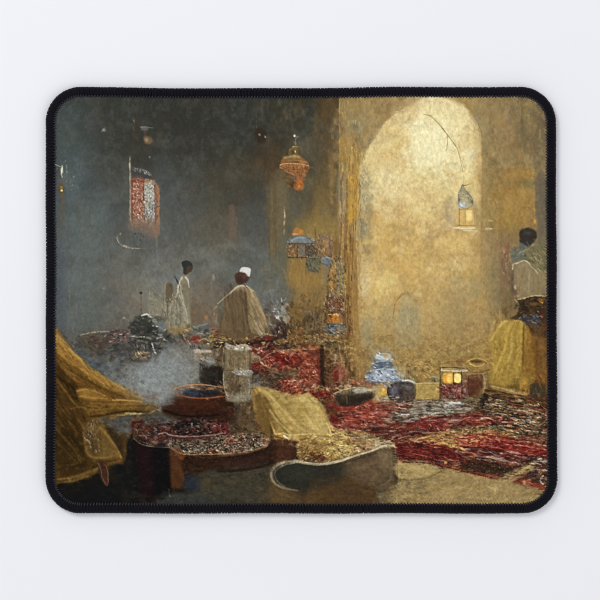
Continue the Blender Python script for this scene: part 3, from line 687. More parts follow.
# objects between: seller with bowls (far left person)
at(136, 260)
E(72, 85, 26, 16, '80786a', .5, 2); P('0,400 60,395 110,410 100,470 0,480', '54564c', .5, 2)
E(36, 240, 10, 9, '24241e', .95, .6); K('36,245 38,300 40,390', 6, '34342c', .8, 4)
P('40,402 70,393 105,400 116,425 90,415 50,414', 'c4c0a8', .95, .7); K('55,400 95,402', 8, 'e8e4cc', .8)
P('95,320 150,270 200,300 215,400 160,420 100,400', '8a8468', .5, 3)
K('100,215 95,260 110,290', 6, 'a09c80', .6); K('105,360 100,390 110,410', 6, 'b0a888', .6)
D('100,250 215,260 215,430 100,420', 80, 'a09878 6c6c58 8c8868*2 b0a480 504e40', (1.5, 5), (.5, 1.6), 60, 60, .5, 110)
P('0,420 210,430 215,530 300,600 0,600', '34342c', .7, 1.5)
D('0,420 210,430 260,600 0,600', 170, '1c1c18*3 5c5c50 8c8c7c 44443a b0aea0 34342c', (1.2, 4), (.5, 1.5), 20, 60, .75, 111)
K('140,485 165,484', 8, 'd0d4d0', .9); K('120,520 150,515', 5, '8c9ca8', .8); P('165,450 215,460 210,520 170,515', '80888a', .6, 1.5); K('0,565 60,560', 8, 'b0b0a0', .75)
K('0,408 120,410 230,410', 4, '504a40', .6); K('205,520 222,505', 14, 'd8d8cc', .9, 5); K('140,575 170,570 200,580', 14, '9c9c90', .6)
# standing man in pale robe
P('240,170 275,185 300,210 345,240 375,300 395,400 400,475 330,500 215,490 208,400 212,300 212,200', '7d785f', .85, 1.2)
P('215,190 245,170 270,185 270,250 250,330 218,320', '5f503a', .85, 1); K('214,170 212,260 210,330', 8, 'a0916c', .6); K('250,180 262,215', 8, '44301f', .7)
P('250,280 310,290 330,400 320,470 235,470 225,370', '6a6654', .7, 1.5)
D('222,290 340,270 390,460 225,480', 190, 'a8a288*2 54503e 8c866c 3c3a30 c0b898 746c54', (1, 4), (.5, 1.3), 70, 40, .65, 112)
K('260,305 295,295', 10, 'c89c60', .8, 5); K('215,330 225,400 222,470', 7, 'a09878', .5)
P('335,120 365,105 385,125 388,200 400,300 380,370 350,330 330,250 315,170', '7c7258', .9, 1)
K('345,120 320,165 305,215 330,290 350,335 370,365', 11, 'd4cdb0', .85, 7); K('365,130 380,150 384,172', 16, 'd8d2b8', .85, 10)
K('345,260 362,300', 14, 'b8b090', .7); P('350,170 385,180 395,290 375,330 355,260', '6e6148', .75, 1)
K('388,170 392,230 398,240', 6, 'b08868', .6); K('285,120 305,165 330,215 345,235', 10, '241e18', .95, 6); K('350,350 370,400 385,450', 9, 'b8b094', .7, 4)
K('378,360 372,400', 14, 'd0c8ac', .6)
P('338,15 370,5 405,22 412,55 400,85 365,108 347,95 345,60 336,40', '2d2e28', .95, .8)
P('372,50 400,42 412,60 398,86 372,102 358,90', '5a4032', .8, 1); E(376, 28, 16, 10, '4a4c44', .6, 1)
K('350,108 380,105 398,90', 5, 'a08c68', .7)
P('395,200 540,160 600,200 590,300 560,420 400,440 400,330', '726553', .55, 4)
P('395,320 520,330 540,450 400,470', '6c5840', .6, 3)
D('395,180 600,160 600,440 400,460', 70, '84745c 60523f*2 948468 6a5c48', (3, 9), (1, 3), 80, 30, .35, 113, f=1)
E(565, 128, 8, 22, 'b8ac88', .6, 1.2); K('555,100 548,180 552,300', 4, '9c9070', .4)
K('590,340 570,360 575,420', 12, 'c0a060', .7, 6); E(512, 420, 12, 14, 'b08048', .7, 1); K('555,390 560,470', 10, '8a6030', .6)
# tray at his knee and metal tray
P('235,490 330,465 395,470 390,520 330,545 250,540', '8c7448', .85, 1); E(380, 482, 14, 18, '4c3420', .7, .8); K('250,500 330,475 385,468', 5, 'b8a070', .7)
P('410,500 500,465 560,480 555,530 470,550 420,540', '5c625f', .85, 1); K('430,490 520,465', 7, 'a8aca0', .85); K('480,538 535,540', 8, 'd0d0c0', .85)
P('420,545 480,570 480,600 400,600', '9c2c24', .9, 1); K('430,560 470,575', 10, 'c83a2c', .8)
D('290,540 430,540 420,600 280,600', 40, '34281f*2 5c4c38 7c6448', (1, 4), (.6, 1.6), 30, 60, .7, 114)
K('540,560 555,590', 7, 'c0a850', .8); E(555, 568, 18, 26, 'b09838', .75, 1); E(555, 572, 9, 16, '5a4c24', .7, .6); E(570, 515, 18, 12, 'c0603c', .8, 1); E(563, 525, 7, 7, 'f0e0d0', .9, .4)
P('540,480 600,480 600,540 560,545', '7c4c34', .5, 1.5); K('590,400 585,470', 8, 'c0a078', .6)

# seated man with white cap
at(218, 260)
P('300,300 430,270 440,420 380,500 330,400', '62665f', .55, 4)
P('320,240 420,240 440,340 350,340', '6a6c64', .4, 4); D('330,240 450,240 440,470 360,480', 80, '54585a 80746a*2 6c7274 94806c 8c8c84', (1.5, 5), (.5, 1.6), 80, 30, .5, 120)
P('85,250 20,310 0,330 0,560 20,560 30,430', '5e5c4c', .6, 2)
P('90,235 130,195 175,178 225,195 258,225 290,290 320,350 350,430 375,510 370,545 250,590 110,600 30,590 12,545 18,480 40,400 65,320', '70623f', .97, .9)
P('90,240 150,230 200,240 195,400 190,590 30,590 14,540 40,400 65,320', '5d4f36', .8, 2.5)
P('110,270 150,260 160,560 100,580', '54442e', .6, 3); P('60,330 90,290 80,560 30,560', '6c5c40', .6, 2)
P('190,240 240,225 265,300 240,420 260,520 200,540', '85754e', .8, 2)
P('205,300 240,290 245,420 230,470 200,440', '75663f', .6, 2)
P('230,210 262,230 300,310 330,380 350,430 330,470 290,380 255,300', '94855c', .8, 1.5)
K('215,200 255,280 285,360 320,430 335,480', 14, '9f8f66', .7, f=.8); K('240,320 275,400 300,470', 14, '6c5836', .75, f=.8); K('255,230 290,300 320,380', 10, '7c6c48', .6)
K('225,405 260,445 290,490', 7, 'd0bf90', .85, 3); P('275,445 300,460 320,500 330,530 290,530 270,490', 'c4b68c', .85, 1.2); K('290,510 300,525', 18, 'e0d8bc', .8)
P('90,240 120,205 170,180 215,190 225,215 190,225 150,222 110,245', 'b0a381', .9, .9); K('130,205 170,190 210,197', 14, 'cdc2a2', .6, f=.7)
K('90,240 60,265 0,318', 9, 'c0b898', .85, 5); K('88,238 96,245', 8, 'e0d4b4', .8)
D('30,260 250,240 330,500 200,580 30,580', 120, '84744e 4c3f2a 6c5e40*2 5c4c34 9c8a60', (4, 12), (.6, 2), 83, 10, .3, 121, f=.7)
K('88,290 84,420 86,540', 5, '7c6240', .6); K('155,300 150,420 160,560', 6, '45361f', .4)
P('130,100 165,85 200,92 225,118 222,150 195,165 150,178 132,150 125,125', '4e3022', .97, .8); E(170, 105, 26, 12, '6c4430', .6, 1.2); E(150, 145, 18, 26, '38201a', .6, 1.2); K('200,135 205,160', 12, '3c241a', .6)
P('162,72 178,55 215,56 238,66 236,95 230,120 212,114 195,92 165,86', 'd4d0c6', .97, .7); P('175,62 215,62 225,80 200,84', 'eceae4', .7, 1)
K('140,180 175,170 215,200', 7, '2c221a', .75); P('75,185 130,175 110,215 85,225', '4a4c48', .5, 2)
P('335,380 365,400 380,480 360,500 340,440', '64543c', .7, 1.2); D('330,380 400,380 400,520 350,520', 40, '3c2c20 806c50*2 a08c68', (1, 3.5), (.5, 1.4), 60, 50, .6, 122)
P('230,530 330,525 390,540 385,560 320,570 200,575', '8c8468', .7, 1.2); K('300,545 345,538 390,548', 13, 'c8c4b0', .9, 8); K('240,530 290,545', 9, 'c8b888', .7)
K('320,565 400,562', 10, '24201a', .8); D('40,570 400,550 400,600 40,600', 60, 'a87c40 3c2018*2 8c5030 c89c50 5c3424', (1, 4), (.6, 1.4), 10, 50, .75, 123)
K('55,590 60,572 100,575 120,595', 8, 'c0a050', .85)
# pots and flowers to the right of him
P('430,440 480,440 510,500 500,600 420,600 410,520', '44362f', .85, 1.4)
P('430,330 520,320 525,420 480,440 440,400', '7c7868', .5, 2); D('420,300 530,300 530,480 420,480', 110, 'a4a090*2 4c4c44 cccabc 34342e 8c8474', (1, 3.2), (.5, 1.3), 60, 60, .75, 124)
E(442, 420, 18, 16, 'dcdcd0', .9, .8); E(485, 430, 14, 20, 'b4b0a0', .8, .8); E(470, 360, 12, 14, 'acac9c', .7, .8); E(505, 325, 10, 8, 'c8b88c', .6, .8); E(463, 425, 7, 9, '40403c', .8, .5); K('425,442 455,448', 6, 'e8e0d8', .8)
D('420,460 510,460 500,600 420,600', 60, '2a2224*2 5c3830 7c6c64 44343a', (1, 3.5), (.6, 1.6), 80, 50, .7, 125)
P('530,330 600,340 600,600 510,600 510,430', '735a30', .7, 2); K('530,345 600,355', 8, '4c3420', .7); D('510,330 600,330 600,600 510,600', 60, '8c6c34 5c4424*2 a08048', (2, 6), (.8, 2), 70, 50, .5, 126)
K('395,560 400,600', 8, 'c8a8a0', .8); K('505,540 500,600', 6, 'c07030', .7)
# ------------------------------------------------------------------ right man
at(490, 220, 60)
P('90,200 200,180 230,300 210,600 100,600', '80684a', .5, 3)
K('100,220 105,280', 8, '6c5a48', .6); D('110,290 215,290 215,600 120,600', 60, '9c5c40 b09878 6c5038*2 8c6c48', (2, 7), (.5, 1.6), 88, 14, .6, 130)
K('165,430 170,500', 12, 'b8a088', .5, f=.8); K('200,360 190,440', 8, '94583c', .6)
P('215,290 300,270 330,300 420,250 500,240 560,260 560,560 480,520 400,430 330,400 230,430 215,400', '6f6a4c', .85, 1.5)
P('220,300 300,290 320,330 330,390 240,420 215,380', '5c6058', .8, 1.2)
D('220,300 340,310 360,400 230,430', 70, '8c8c78 484c48*2 a8a488 6c6c5c', (1, 4), (.5, 1.4), 150, 25, .7, 131)
P('380,290 470,260 560,300 550,470 450,440 370,360', '746c46', .7, 1.5)
D('380,280 560,270 560,540 440,460', 120, '8c8454 4c4a34*2 9c9460 645c3c', (2, 6), (.5, 1.4), 70, 35, .6, 132)
K('300,320 360,300 410,262 440,235', 9, 'b0ac90', .85, 4); K('270,340 300,325 330,350', 10, 'c0bca0', .7); K('320,310 340,390', 8, '9c987c', .7); E(430, 250, 8, 6, 'c8c4a4', .8)
P('300,205 345,225 378,270 350,295 305,310 298,260', '5a5f58', .95, .8)
P('296,105 330,84 380,78 430,88 462,115 472,150 462,190 420,232 375,272 345,240 300,212 292,160', '332f2a', .97, .8)
E(375, 130, 40, 22, '4c4e4a', .55, 1.5); E(320, 165, 20, 30, '44302a', .6, 1.5); E(430, 160, 28, 30, '3e2c26', .6, 1.5); K('310,100 350,86 400,84', 6, '50503f', .5)
K('298,180 300,215 308,250', 8, '8c6c58', .5); K('380,270 360,290', 8, '94907c', .6)
P('222,470 240,435 340,402 372,412 410,450 480,520 540,520 580,560 580,660 250,660 255,540 228,500', '81714f', .95, .9)
K('226,495 232,445 270,430 340,405 380,425 410,465 450,500 475,535', 17, 'b4a88a', .85, 11, f=.6); K('225,490 228,455', 14, 'ccc2a4', .7)
P('270,440 340,420 380,450 330,490 275,480', '988a68', .7, 1.4); E(300, 470, 20, 12, 'b0a080', .5, 1)
K('510,515 545,520', 26, 'c0ac70', .7); E(487, 580, 18, 14, 'd0b474', .7, 1)
D('255,440 560,520 560,640 255,640', 120, '9c8c64 6c5c3c*2 a8986c 7c6a48', (1.5, 6), (.5, 1.6), 80, 40, .5, 133)
at(464, 260)
P('370,60 520,90 590,150 595,270 500,262 405,285 385,200 370,130', '80704f', .65, 1)
D('375,60 590,120 590,260 400,280', 120, '948460 64583c*2 a89870 746446', (1.5, 5), (.5, 1.5), 70, 40, .5, 134)
K('425,140 415,200 395,250', 16, 'a8845c', .7, 10); K('360,120 358,200 372,230', 20, '544634', .7, f=.9)
P('355,40 375,50 372,200 385,250 350,260 335,180', '5c4c3c', .5, 1.5)
E(376, 200, 9, 20, 'c8ae80', .8, .7); E(398, 262, 12, 9, 'c09060', .85, .6); K('370,265 400,268', 16, '9c7850', .7); K('375,290 392,330 385,375', 11, 'b0a480', .75, 6)
P('395,290 430,282 500,262 560,262 600,272 600,520 560,540 500,520 475,490 440,455 400,440 320,445 355,420 390,390 405,350', '3a2c1e', .95, .9)
K('395,290 440,280 510,262 560,260 600,270', 9, 'c8b888', .85, 6)
D('400,290 600,275 600,400 480,440 390,400', 140, '54402a*2 241c16 6c4c28 80643c 30261e', (1, 4), (.6, 1.6), 30, 60, .65, 135)
E(565, 300, 12, 18, 'b07828', .8, 1); E(572, 315, 6, 8, 'e8c070', .7, .5); E(520, 320, 10, 10, '7c5420', .7, .8); E(575, 400, 12, 24, '7c2820', .8, 1); E(540, 380, 5, 6, 'd0ccb8', .9, .4)
P('400,430 470,410 530,390 560,440 540,500 480,480', '3a3c44', .8, 1.2); K('400,425 450,405 520,400', 6, 'a8a890', .75)
D('400,410 560,390 560,520 480,500', 80, '24262c*2 5c6470 80888c 44342c a8a498', (1, 3), (.5, 1.2), 50, 60, .75, 136)
P('480,470 540,500 600,440 600,600 480,600', '5e4222', .8, 1.5); D('480,470 600,450 600,600 490,600', 60, '7c5424 3c2818*2 94682c 5c3420', (1.5, 5), (.6, 1.6), 80, 30, .6, 137)
# yellow robe
P('265,460 300,442 340,452 395,440 430,462 465,500 480,540 500,600 500,620 170,620 185,570 215,520 240,480', 'b08e3c', .97, .8)
at(464, 342)
P('190,-40 500,-40 560,0 600,0 600,360 480,380 430,390 340,350 190,330 200,240 250,140 240,60', '7e6532', .9, 1.2)
P('260,-30 420,-30 425,150 350,240 300,330 270,300 240,220 250,120', '97803f', .8, 2)
P('350,0 430,0 430,180 380,220 330,200', '85753f', .6, 2.5)
P('440,0 510,-40 600,0 600,200 520,260 440,230', '7a5526', .8, 1.5); P('540,0 600,0 600,220 560,240', '6c5434', .7, 2)
K('437,-60 434,60 432,170', 10, '5a3f1a', .8); K('500,0 505,100 515,220', 16, '926428', .6, f=.8); K('470,20 475,200', 14, '8a5c24', .6, f=.8)
P('250,60 290,-20 330,-20 330,60 290,130 240,180 225,220 215,200 240,130', 'c0a04a', .75, 1.5)
K('320,0 300,90 250,170 225,230', 16, 'cfb060', .7, 7); K('200,160 240,90 265,20', 8, 'b8a45c', .6)
K('215,210 245,165 235,120', 6, 'dccb84', .6); P('250,190 290,180 300,250 280,310 240,260', '7a6236', .7, 1.5); K('305,190 300,260 285,320', 14, 'b88c34', .6, f=.7); K('290,160 290,220', 8, '6f5526', .6)
D('240,-20 430,-20 420,200 300,320 230,240', 110, 'c8a850 8c6c2c*2 a88c40 e0c878 786030', (4, 12), (.5, 1.8), 100, 14, .4, 138, f=.6)
D('440,0 600,0 600,260 440,260', 70, '94602a 5c3c1c*2 8a6838 6c4a24', (4, 12), (.6, 2), 88, 10, .45, 139, f=.7)
P('310,270 400,240 440,270 430,340 330,335', '5c4824', .7, 1.4); K('330,270 370,255 420,265', 7, 'a08440', .7); P('410,280 470,270 480,380 420,370', 'a5762c', .7, 1.4)
P('500,260 600,230 600,340 520,340', '7d4c22', .7, 1.6); P('480,310 590,310 590,390 500,400', '33302a', .8, 1.3); K('500,375 560,382', 8, '80847c', .6); K('480,310 482,390', 7, '241c14', .7); K('440,300 450,370', 10, 'c8943c', .6)
D('310,230 600,230 600,390 320,360', 100, '94702c 4c3820*2 b88c3c 6c4420 3a2c1c', (1.5, 6), (.5, 1.7), 30, 60, .55, 140)
at(464, 260)
P('270,455 330,450 330,500 280,560 240,600 185,600 205,540 240,500', 'c8a850', .8, 1.3)
P('395,445 430,465 430,600 350,600 360,520', 'b89038', .7, 1.4); K('398,440 430,470 460,500', 10, 'd8b458', .7)
K('437,500 436,600', 10, '5c4418', .8); P('445,500 475,520 490,600 445,600', '94702c', .8, 1.2)
D('200,450 430,450 430,600 180,600', 160, 'e0cc80*2 8c6c28 c8a448 f0e098 a88834', (1.5, 6), (.5, 1.6), 125, 30, .6, 141)
K('320,445 300,470 290,500', 12, 'd8c488', .6); K('185,575 200,590', 12, 'd8c074', .8); K('325,440 360,430 400,440', 8, '4c3a20', .7)

# ------------------------------------------------------------------ 3. centre: jar, baskets of spice, bowls
at(190, 330, 70)
P('0,0 220,0 230,120 300,160 300,500 0,500', '60594a', .35, 6)
E(60, 85, 40, 30, '9c2c22', .9, 1.2); K('40,70 80,90', 22, 'b8342a', .7); K('70,30 150,28', 9, 'c4c8c4', .8); K('20,100 110,110', 8, '848c88', .5)
K('185,60 180,90 160,130', 9, 'b8a050', .8); E(185, 60, 18, 24, 'a8903c', .7, .8); E(185, 62, 8, 12, '4c4424', .7, .6)
E(212, 15, 10, 16, 'd8c0b0', .85, .7); P('200,0 240,0 235,60 205,50', '8c3c28', .6, 1)
P('215,80 260,75 320,110 400,120 340,160 260,140 230,120', '8c8878', .8, 1.2)
D('100,60 300,60 300,190 100,150', 70, '6c6858 949080 3c3a34*2 8c8064', (1.5, 5), (.5, 1.4), 50, 50, .55, 150)
P('240,0 600,0 600,60 520,90 440,90 420,60 300,80 250,60', '4f3b24', .8, 1.5); D('240,0 560,0 500,100 260,80', 70, '6c4c28 34241a*2 8c6c3c 54402a', (2, 6), (.6, 1.7), 10, 50, .55, 151)
K('305,105 305,75 350,62 380,85 415,105', 9, 'a08c58', .85, 6); P('430,95 495,92 495,125 440,120', 'b8903c', .85, .8)
# small sack left
P('30,180 60,160 140,165 190,180 188,210 150,225 140,250 90,260 40,240', '85755a', .9, .9)
K('35,175 100,170 185,185', 16, 'ccc4a8', .8, 12, f=.6); E(95, 215, 34, 16, '7c5c34', .6, 1); K('30,235 90,250 150,240', 10, 'a89c80', .7)
D('30,170 190,170 150,260 40,250', 50, 'b8a884 5c4830 988458 dcd4bc', (1, 3), (.5, 1.3), 20, 50, .7, 152)
P('40,250 80,250 70,330 60,460 30,460 40,350', '76705a', .7, 1.2); K('75,330 80,400 78,450', 16, 'a0a090', .65); K('45,260 50,300 40,360', 10, '8c7c58', .6)
P('130,250 185,245 185,310 150,320 130,300', '8c9490', .8, 1.2)
P('95,330 120,310 300,330 300,480 240,490 90,470', '29241e', .9, 1.3); P('110,330 200,310 290,350 260,380 150,370', '3e3426', .7, 1.4)
P('215,150 290,150 300,330 240,330 205,240', '4f3e28', .8, 1.2); K('235,165 235,210', 26, '847c64', .6, f=.9); K('288,150 290,200 296,240', 10, 'c4bc9c', .75, 5); K('240,120 245,150', 8, 'b0a458', .6)
# cloth-tied jar
P('300,110 360,110 430,120 500,150 520,300 525,500 520,600 300,600 285,400 290,330 300,300', '6f6046', .97, .9)
P('310,170 500,170 515,300 500,350 320,330 305,260', '796a49', .9, 1.2); P('330,190 420,180 430,290 350,300', '6c5a38', .6, 2); P('430,200 500,200 500,320 430,320', '857250', .6, 1.8)
P('305,105 340,120 400,130 440,115 480,120 505,160 490,180 440,175 370,165 310,150', 'a39a80', .95, .8)
P('400,130 450,118 490,130 505,168 440,178 405,165', 'c6c2ae', .85, .8)
D('305,110 505,130 500,180 320,165', 80, 'd4d0bc*2 8c8468 b4ac90 6c6450 e8e4d4', (1, 3.5), (.5, 1.4), 20, 50, .7, 153)
P('510,190 560,200 605,235 600,250 540,240 505,230', 'a48e60', .9, .8); K('515,195 570,215 600,240', 6, 'd0bc88', .7)
P('380,345 510,340 525,400 450,395 385,370', '989488', .9, .9); D('380,340 520,340 525,400 385,385', 60, 'c4c4bc*2 7c7c74 acaca0 5c584c', (1, 3.5), (.5, 1.4), 8, 30, .7, 154)
P('300,360 385,350 450,400 500,430 520,500 500,540 300,560 290,450', '59472f', .85, 1.2)
D('300,360 510,400 510,540 310,560', 130, '7c6240 3c2c1c*2 94784c 64503a 5a5548', (1.5, 5), (.5, 1.7), 60, 50, .6, 155)
P('340,440 440,420 480,500 400,550 350,530', '4a3824', .7, 1.6); P('440,480 500,470 510,520 460,520', '7c7868', .5, 1.3)
K('292,370 282,420 295,500 310,560 340,590', 8, 'a89c74', .85, 6); K('320,460 305,520 330,570', 7, 'b4ac88', .7); K('525,300 522,420 530,560', 11, '8c8c7c', .7)
K('500,430 505,500 500,560', 9, 'acac9c', .7)
P('320,560 510,545 510,620 330,620', '7c7c70', .9, 1)
P('530,460 590,455 605,480 595,500 540,500', 'a8b0ac', .85, 1); D('520,360 605,340 610,500 530,490', 60, '54605c 848c84*2 34342c 6c5c48', (1, 3.5), (.6, 1.6), 60, 50, .6, 156)
at(218, 342)
P('60,405 130,390 225,390 235,450 220,470 140,470 70,470', '6e6a58', .9, 1); K('70,440 140,462 220,440', 16, '8c8a78', .6, 10, f=.8); K('60,390 62,430 80,460', 8, '949080', .6)
D('60,390 230,390 225,470 70,470', 50, '84806c 5c5440*2 9c9884 44392a', (1.5, 5), (.6, 1.7), 10, 40, .5, 157)
P('0,470 240,480 240,540 100,600 0,600', '2e2620', .8, 2); K('0,545 100,535 200,510 245,500', 10, '544636', .7, 6); K('30,590 100,580 200,540', 8, '6c5540', .55)
P('245,220 340,240 420,270 400,330 330,330 250,310', '5a5d50', .7, 1.6)
D('245,210 430,230 430,330 260,330', 80, '44443a 7c7c68*2 34281f 5c6460 8c7850', (1.5, 5), (.6, 1.7), 10, 50, .55, 158)
P('240,310 290,300 300,330 260,350', '94a0a4', .6, 1.2)
# red spice sacks and pile
at(240, 320, 100)
P('50,130 190,130 240,160 480,170 490,390 400,400 240,390 140,330 60,310', '743026', .6, 2)
P('0,80 90,90 190,130 240,150 200,180 60,150', '3e2e26', .6, 1.5)
P('150,140 210,130 240,165 160,180', '3c2a22', .6, 1.3)
D('50,130 200,130 200,215 90,215 55,190', 150, '8c2424*2 b83030 5c1818 d8a8a0 44181a a88070 e0d0c0', (1, 3), (.6, 1.4), 20, 60, .85, 160)
P('60,265 110,258 125,300 100,320 65,310', '902020', .9, 1); K('70,280 105,290', 16, 'b02824', .6, f=.7)
P('55,210 90,205 130,245 80,260 60,250', '96805c', .8, 1); K('50,200 90,210 120,235', 6, 'b8a880', .8)
P('125,240 150,205 200,180 260,180 340,200 375,250 360,285 320,310 240,330 180,310 140,270', '6e2a20', .95, 1)
P('150,235 180,215 230,190 330,205 365,240 350,265 280,285 210,290 160,265', '96281f', .85, 1.2)
D('145,240 200,195 340,200 370,250 300,290 200,290', 230, 'b83428*2 7c1c18*2 5c1414 d8806c 94241e e0c8b0', (1, 3.5), (.6, 1.5), 15, 60, .75, 161)
K('130,240 160,215 200,195 240,185', 9, '6c6c58', .7, 6); E(210, 270, 20, 12, '4c443c', .7, 1); E(245, 275, 30, 16, 'a01c24', .6, 1.5)
K('130,255 180,290 230,320 260,322', 14, 'b8a070', .8, 8, f=.6); P('170,285 260,310 380,280 400,340 280,350 200,335', '7a6242', .85, 1.2)
D('170,285 400,280 400,350 200,335', 110, 'a88c5c*2 54402c 8c7048 c8b484 6c4830', (1, 4), (.5, 1.5), 15, 50, .7, 162)
P('195,185 240,175 330,178 400,170 470,168 475,190 400,205 300,200', 'a07a50', .7, 1.2); D('195,178 480,165 480,200 300,210', 100, 'd8bc8c b06040*2 8c4430 e8d8b0 c8a068', (1, 3), (.5, 1.2), 10, 50, .75, 163)
P('370,195 480,165 485,380 370,370 355,300', '8c4030', .9, 1)
D('350,190 480,170 480,380 365,370', 380, 'c06848*2 5c1c18 a83028*2 d8b090 8c2c24 e0a060 4c2018 b08060', (1, 2.8), (.5, 1.3), 20, 60, .85, 164)
K('478,170 482,260 480,370', 12, '9c1c28', .8, f=.5); K('360,380 420,392 480,385', 8, '5c1820', .6)
P('140,320 240,340 250,400 180,395 120,350', '514031', .8, 1.5); D('90,300 250,330 240,400 130,390', 70, '6c5c48 34281f*2 8c7450', (1.5, 5), (.6, 1.7), 15, 40, .55, 165)
P('240,375 290,355 340,352 380,375 395,420 370,445 320,450 270,440 245,410', '8c241e', .95, 1)
D('240,370 390,355 400,430 320,450 250,430', 260, 'c03028*2 e8a080 7c1814*2 d0684c a02420 f0dcc0 c89058', (1, 2.8), (.5, 1.3), 20, 60, .85, 166)
D('290,355 360,352 390,400 330,400', 60, 'e8c0a0*2 d8906c b83c2c', (1, 2.5), (.5, 1.2), 20, 60, .85, 167); E(232, 395, 22, 22, '3c2420', .7, 1.4)
P('420,420 470,410 540,425 555,445 520,470 470,470 430,455', '8c1c1c', .95, .9); K('440,425 500,428 540,440', 14, 'b42c2c', .6, 8, f=.7); K('425,450 470,468 525,466', 9, '5a1412', .7)
D('380,380 600,380 590,430 540,420 430,410 400,430', 150, 'c8b484 7c3024*2 4c2c24 e0d4a8 a08458 5c1c1c', (1, 3), (.5, 1.3), 15, 60, .75, 168)
P('455,400 520,395 545,415 470,415', 'a89460', .7, 1); K('430,405 440,398', 8, 'e8e4d8', .9); E(400, 400, 10, 10, '5c5c60', .7, .8); K('550,440 590,430', 7, 'c8b890', .8)
# pedestal pile above, brass vessel, glass
P('200,60 260,20 320,60 330,160 250,175 195,150', '372a24', .8, 1.6); D('190,60 280,20 300,170 200,160', 80, '1f1a1c*2 5c4438 44343c 7c6c64', (1, 4), (.6, 1.6), 70, 50, .7, 169)
P('280,60 330,50 430,110 400,170 310,165', '76592f', .85, 1.5); K('310,60 380,90 430,110', 7, 'a08448', .7); D('280,60 430,100 400,170 300,160', 60, '8c6c38 5c4424*2 947440', (2, 6), (.6, 1.8), 25, 30, .5, 170)
P('415,115 470,95 600,100 640,140 600,170 480,180 420,150', '726238', .85, 1.2); E(480, 130, 36, 20, 'a09058', .6, 1.4)
D('420,95 620,95 620,165 430,160', 150, '8c3424 c8b480*2 44402c 7c6840 a88c4c 3c2820', (1, 3), (.5, 1.3), 10, 50, .75, 171); K('440,95 520,100 600,110', 6, 'c07048', .6); K('510,120 560,125', 9, 'd8dccc', .75)
K('430,165 520,160 620,155', 12, 'a88c54', .6, f=.8)
at(300, 342)
P('140,50 350,40 380,100 400,250 350,290 300,320 150,320', '4f3c26', .85, 1.4)
P('150,60 180,60 185,310 145,310', '2f2219', .85, 1.2); P('180,90 235,80 225,300 190,300', '6a4a2a', .7, 1.5); K('165,70 170,150 180,300', 6, '8c7448', .7)
P('235,90 310,80 330,170 245,180', '80603f', .75, 1.4); K('262,90 255,150 240,185', 12, 'c0ac84', .5, f=1); K('285,90 290,180', 20, '9c5438', .55, f=1)
P('240,185 330,172 345,285 250,290', '8c2c28', .9, 1.2); K('292,190 296,280', 24, 'b8604c', .6, f=1); K('250,190 258,280', 14, '6c1c20', .7, f=.8); K('320,180 335,270', 14, '7c2430', .7, f=.8)
P('330,80 380,90 410,240 350,280 335,180', '5a4228', .7, 1.5); K('350,60 365,130 400,190 410,240', 8, 'b09c68', .6, 5)
K('160,40 250,48 340,40 355,60', 12, '9c8c5c', .75); D('150,30 380,30 380,90 160,70', 60, 'b8a070 4c4024*2 8c7440 d8c898', (1, 3), (.5, 1.2), 20, 60, .7, 172)
K('380,100 372,180 378,260', 7, 'a8844c', .6); D('150,60 400,60 400,280 150,300', 80, '8c6438 34261a*2 6c4c2c a88850', (2, 8), (.5, 1.6), 88, 12, .45, 173)
P('0,45 150,45 150,300 0,300', '98422e', .35, 2)
D('0,50 145,50 145,300 10,290', 130, 'd88860*2 7c241c b03428*2 e8c8a0 5c201c d0a070 a85040', (1, 2.6), (.5, 1.2), 20, 60, .75, 174)
K('128,60 132,200 128,300', 12, '981c28', .75, f=.5); P('200,5 330,0 330,45 180,40', '5c5030', .6, 1.5)
K('0,50 60,40 150,42', 10, 'c0602c', .5)
P('355,275 560,270 600,310 590,350 500,345 360,310', '7c5a3c', .7, 1.5); D('350,280 600,275 600,330 370,320', 90, 'b03c2c c89070*2 6c3424 8c7c54 d8b894', (1, 3.5), (.5, 1.3), 5, 35, .7, 175)
K('370,285 460,292 570,282', 9, 'b84c38', .6, f=.5); K('520,330 600,325', 12, 'a09070', .6)
D('200,290 360,290 370,350 240,370', 110, '8c2020*2 c8b890 34201c 5c1c1c e0d8b8 a08c50', (1, 3), (.5, 1.3), 15, 60, .8, 176)
K('310,330 360,318 380,330', 18, 'c8b878', .6, 10, f=.7)
# grey shallow bowl
P('245,380 300,350 370,335 450,330 510,350 550,385 540,405 470,445 400,465 330,475 290,460 265,420', '3c342a', .97, .8)
P('260,375 330,345 430,332 500,350 520,370 440,390 340,395 280,392', '6c6248', .8, 1); P('390,345 450,335 500,350 510,365 450,380 390,380', 'a09c88', .8, 1); K('400,380 440,355 500,352', 6, 'dcd8c8', .8); D('390,340 510,345 500,380 400,385', 40, '7c7868 c8c4b4*2 585040', (1, 3), (.5, 1.2), 170, 20, .7, 177)
K('250,378 310,350 400,332', 7, 'b8a878', .75); P('270,400 340,400 450,400 520,395 440,450 330,470 290,455', '2a2420', .7, 1.8); K('350,420 430,410 500,395', 12, '54483a', .6, f=1)
D('250,370 540,370 430,460 290,460', 60, '544a38 241e18*2 6c6048', (2, 7), (.6, 1.6), -10, 20, .5, 178)
P('65,365 120,340 200,350 235,375 215,400 150,415 90,395', '8c201c', .95, .9); K('90,365 160,355 220,370', 12, 'b83c30', .6, 8, f=.7); K('90,395 150,412 210,400', 9, '541210', .7)
D('100,330 240,330 240,360 110,360', 60, 'c8a870*2 8c4c30 e0c890 4c3020', (1, 3), (.5, 1.2), 10, 50, .75, 179); K('200,390 215,400 260,380', 8, 'c0b080', .75)
P('140,415 240,395 290,470 220,560 200,500', '5a452c', .8, 2)
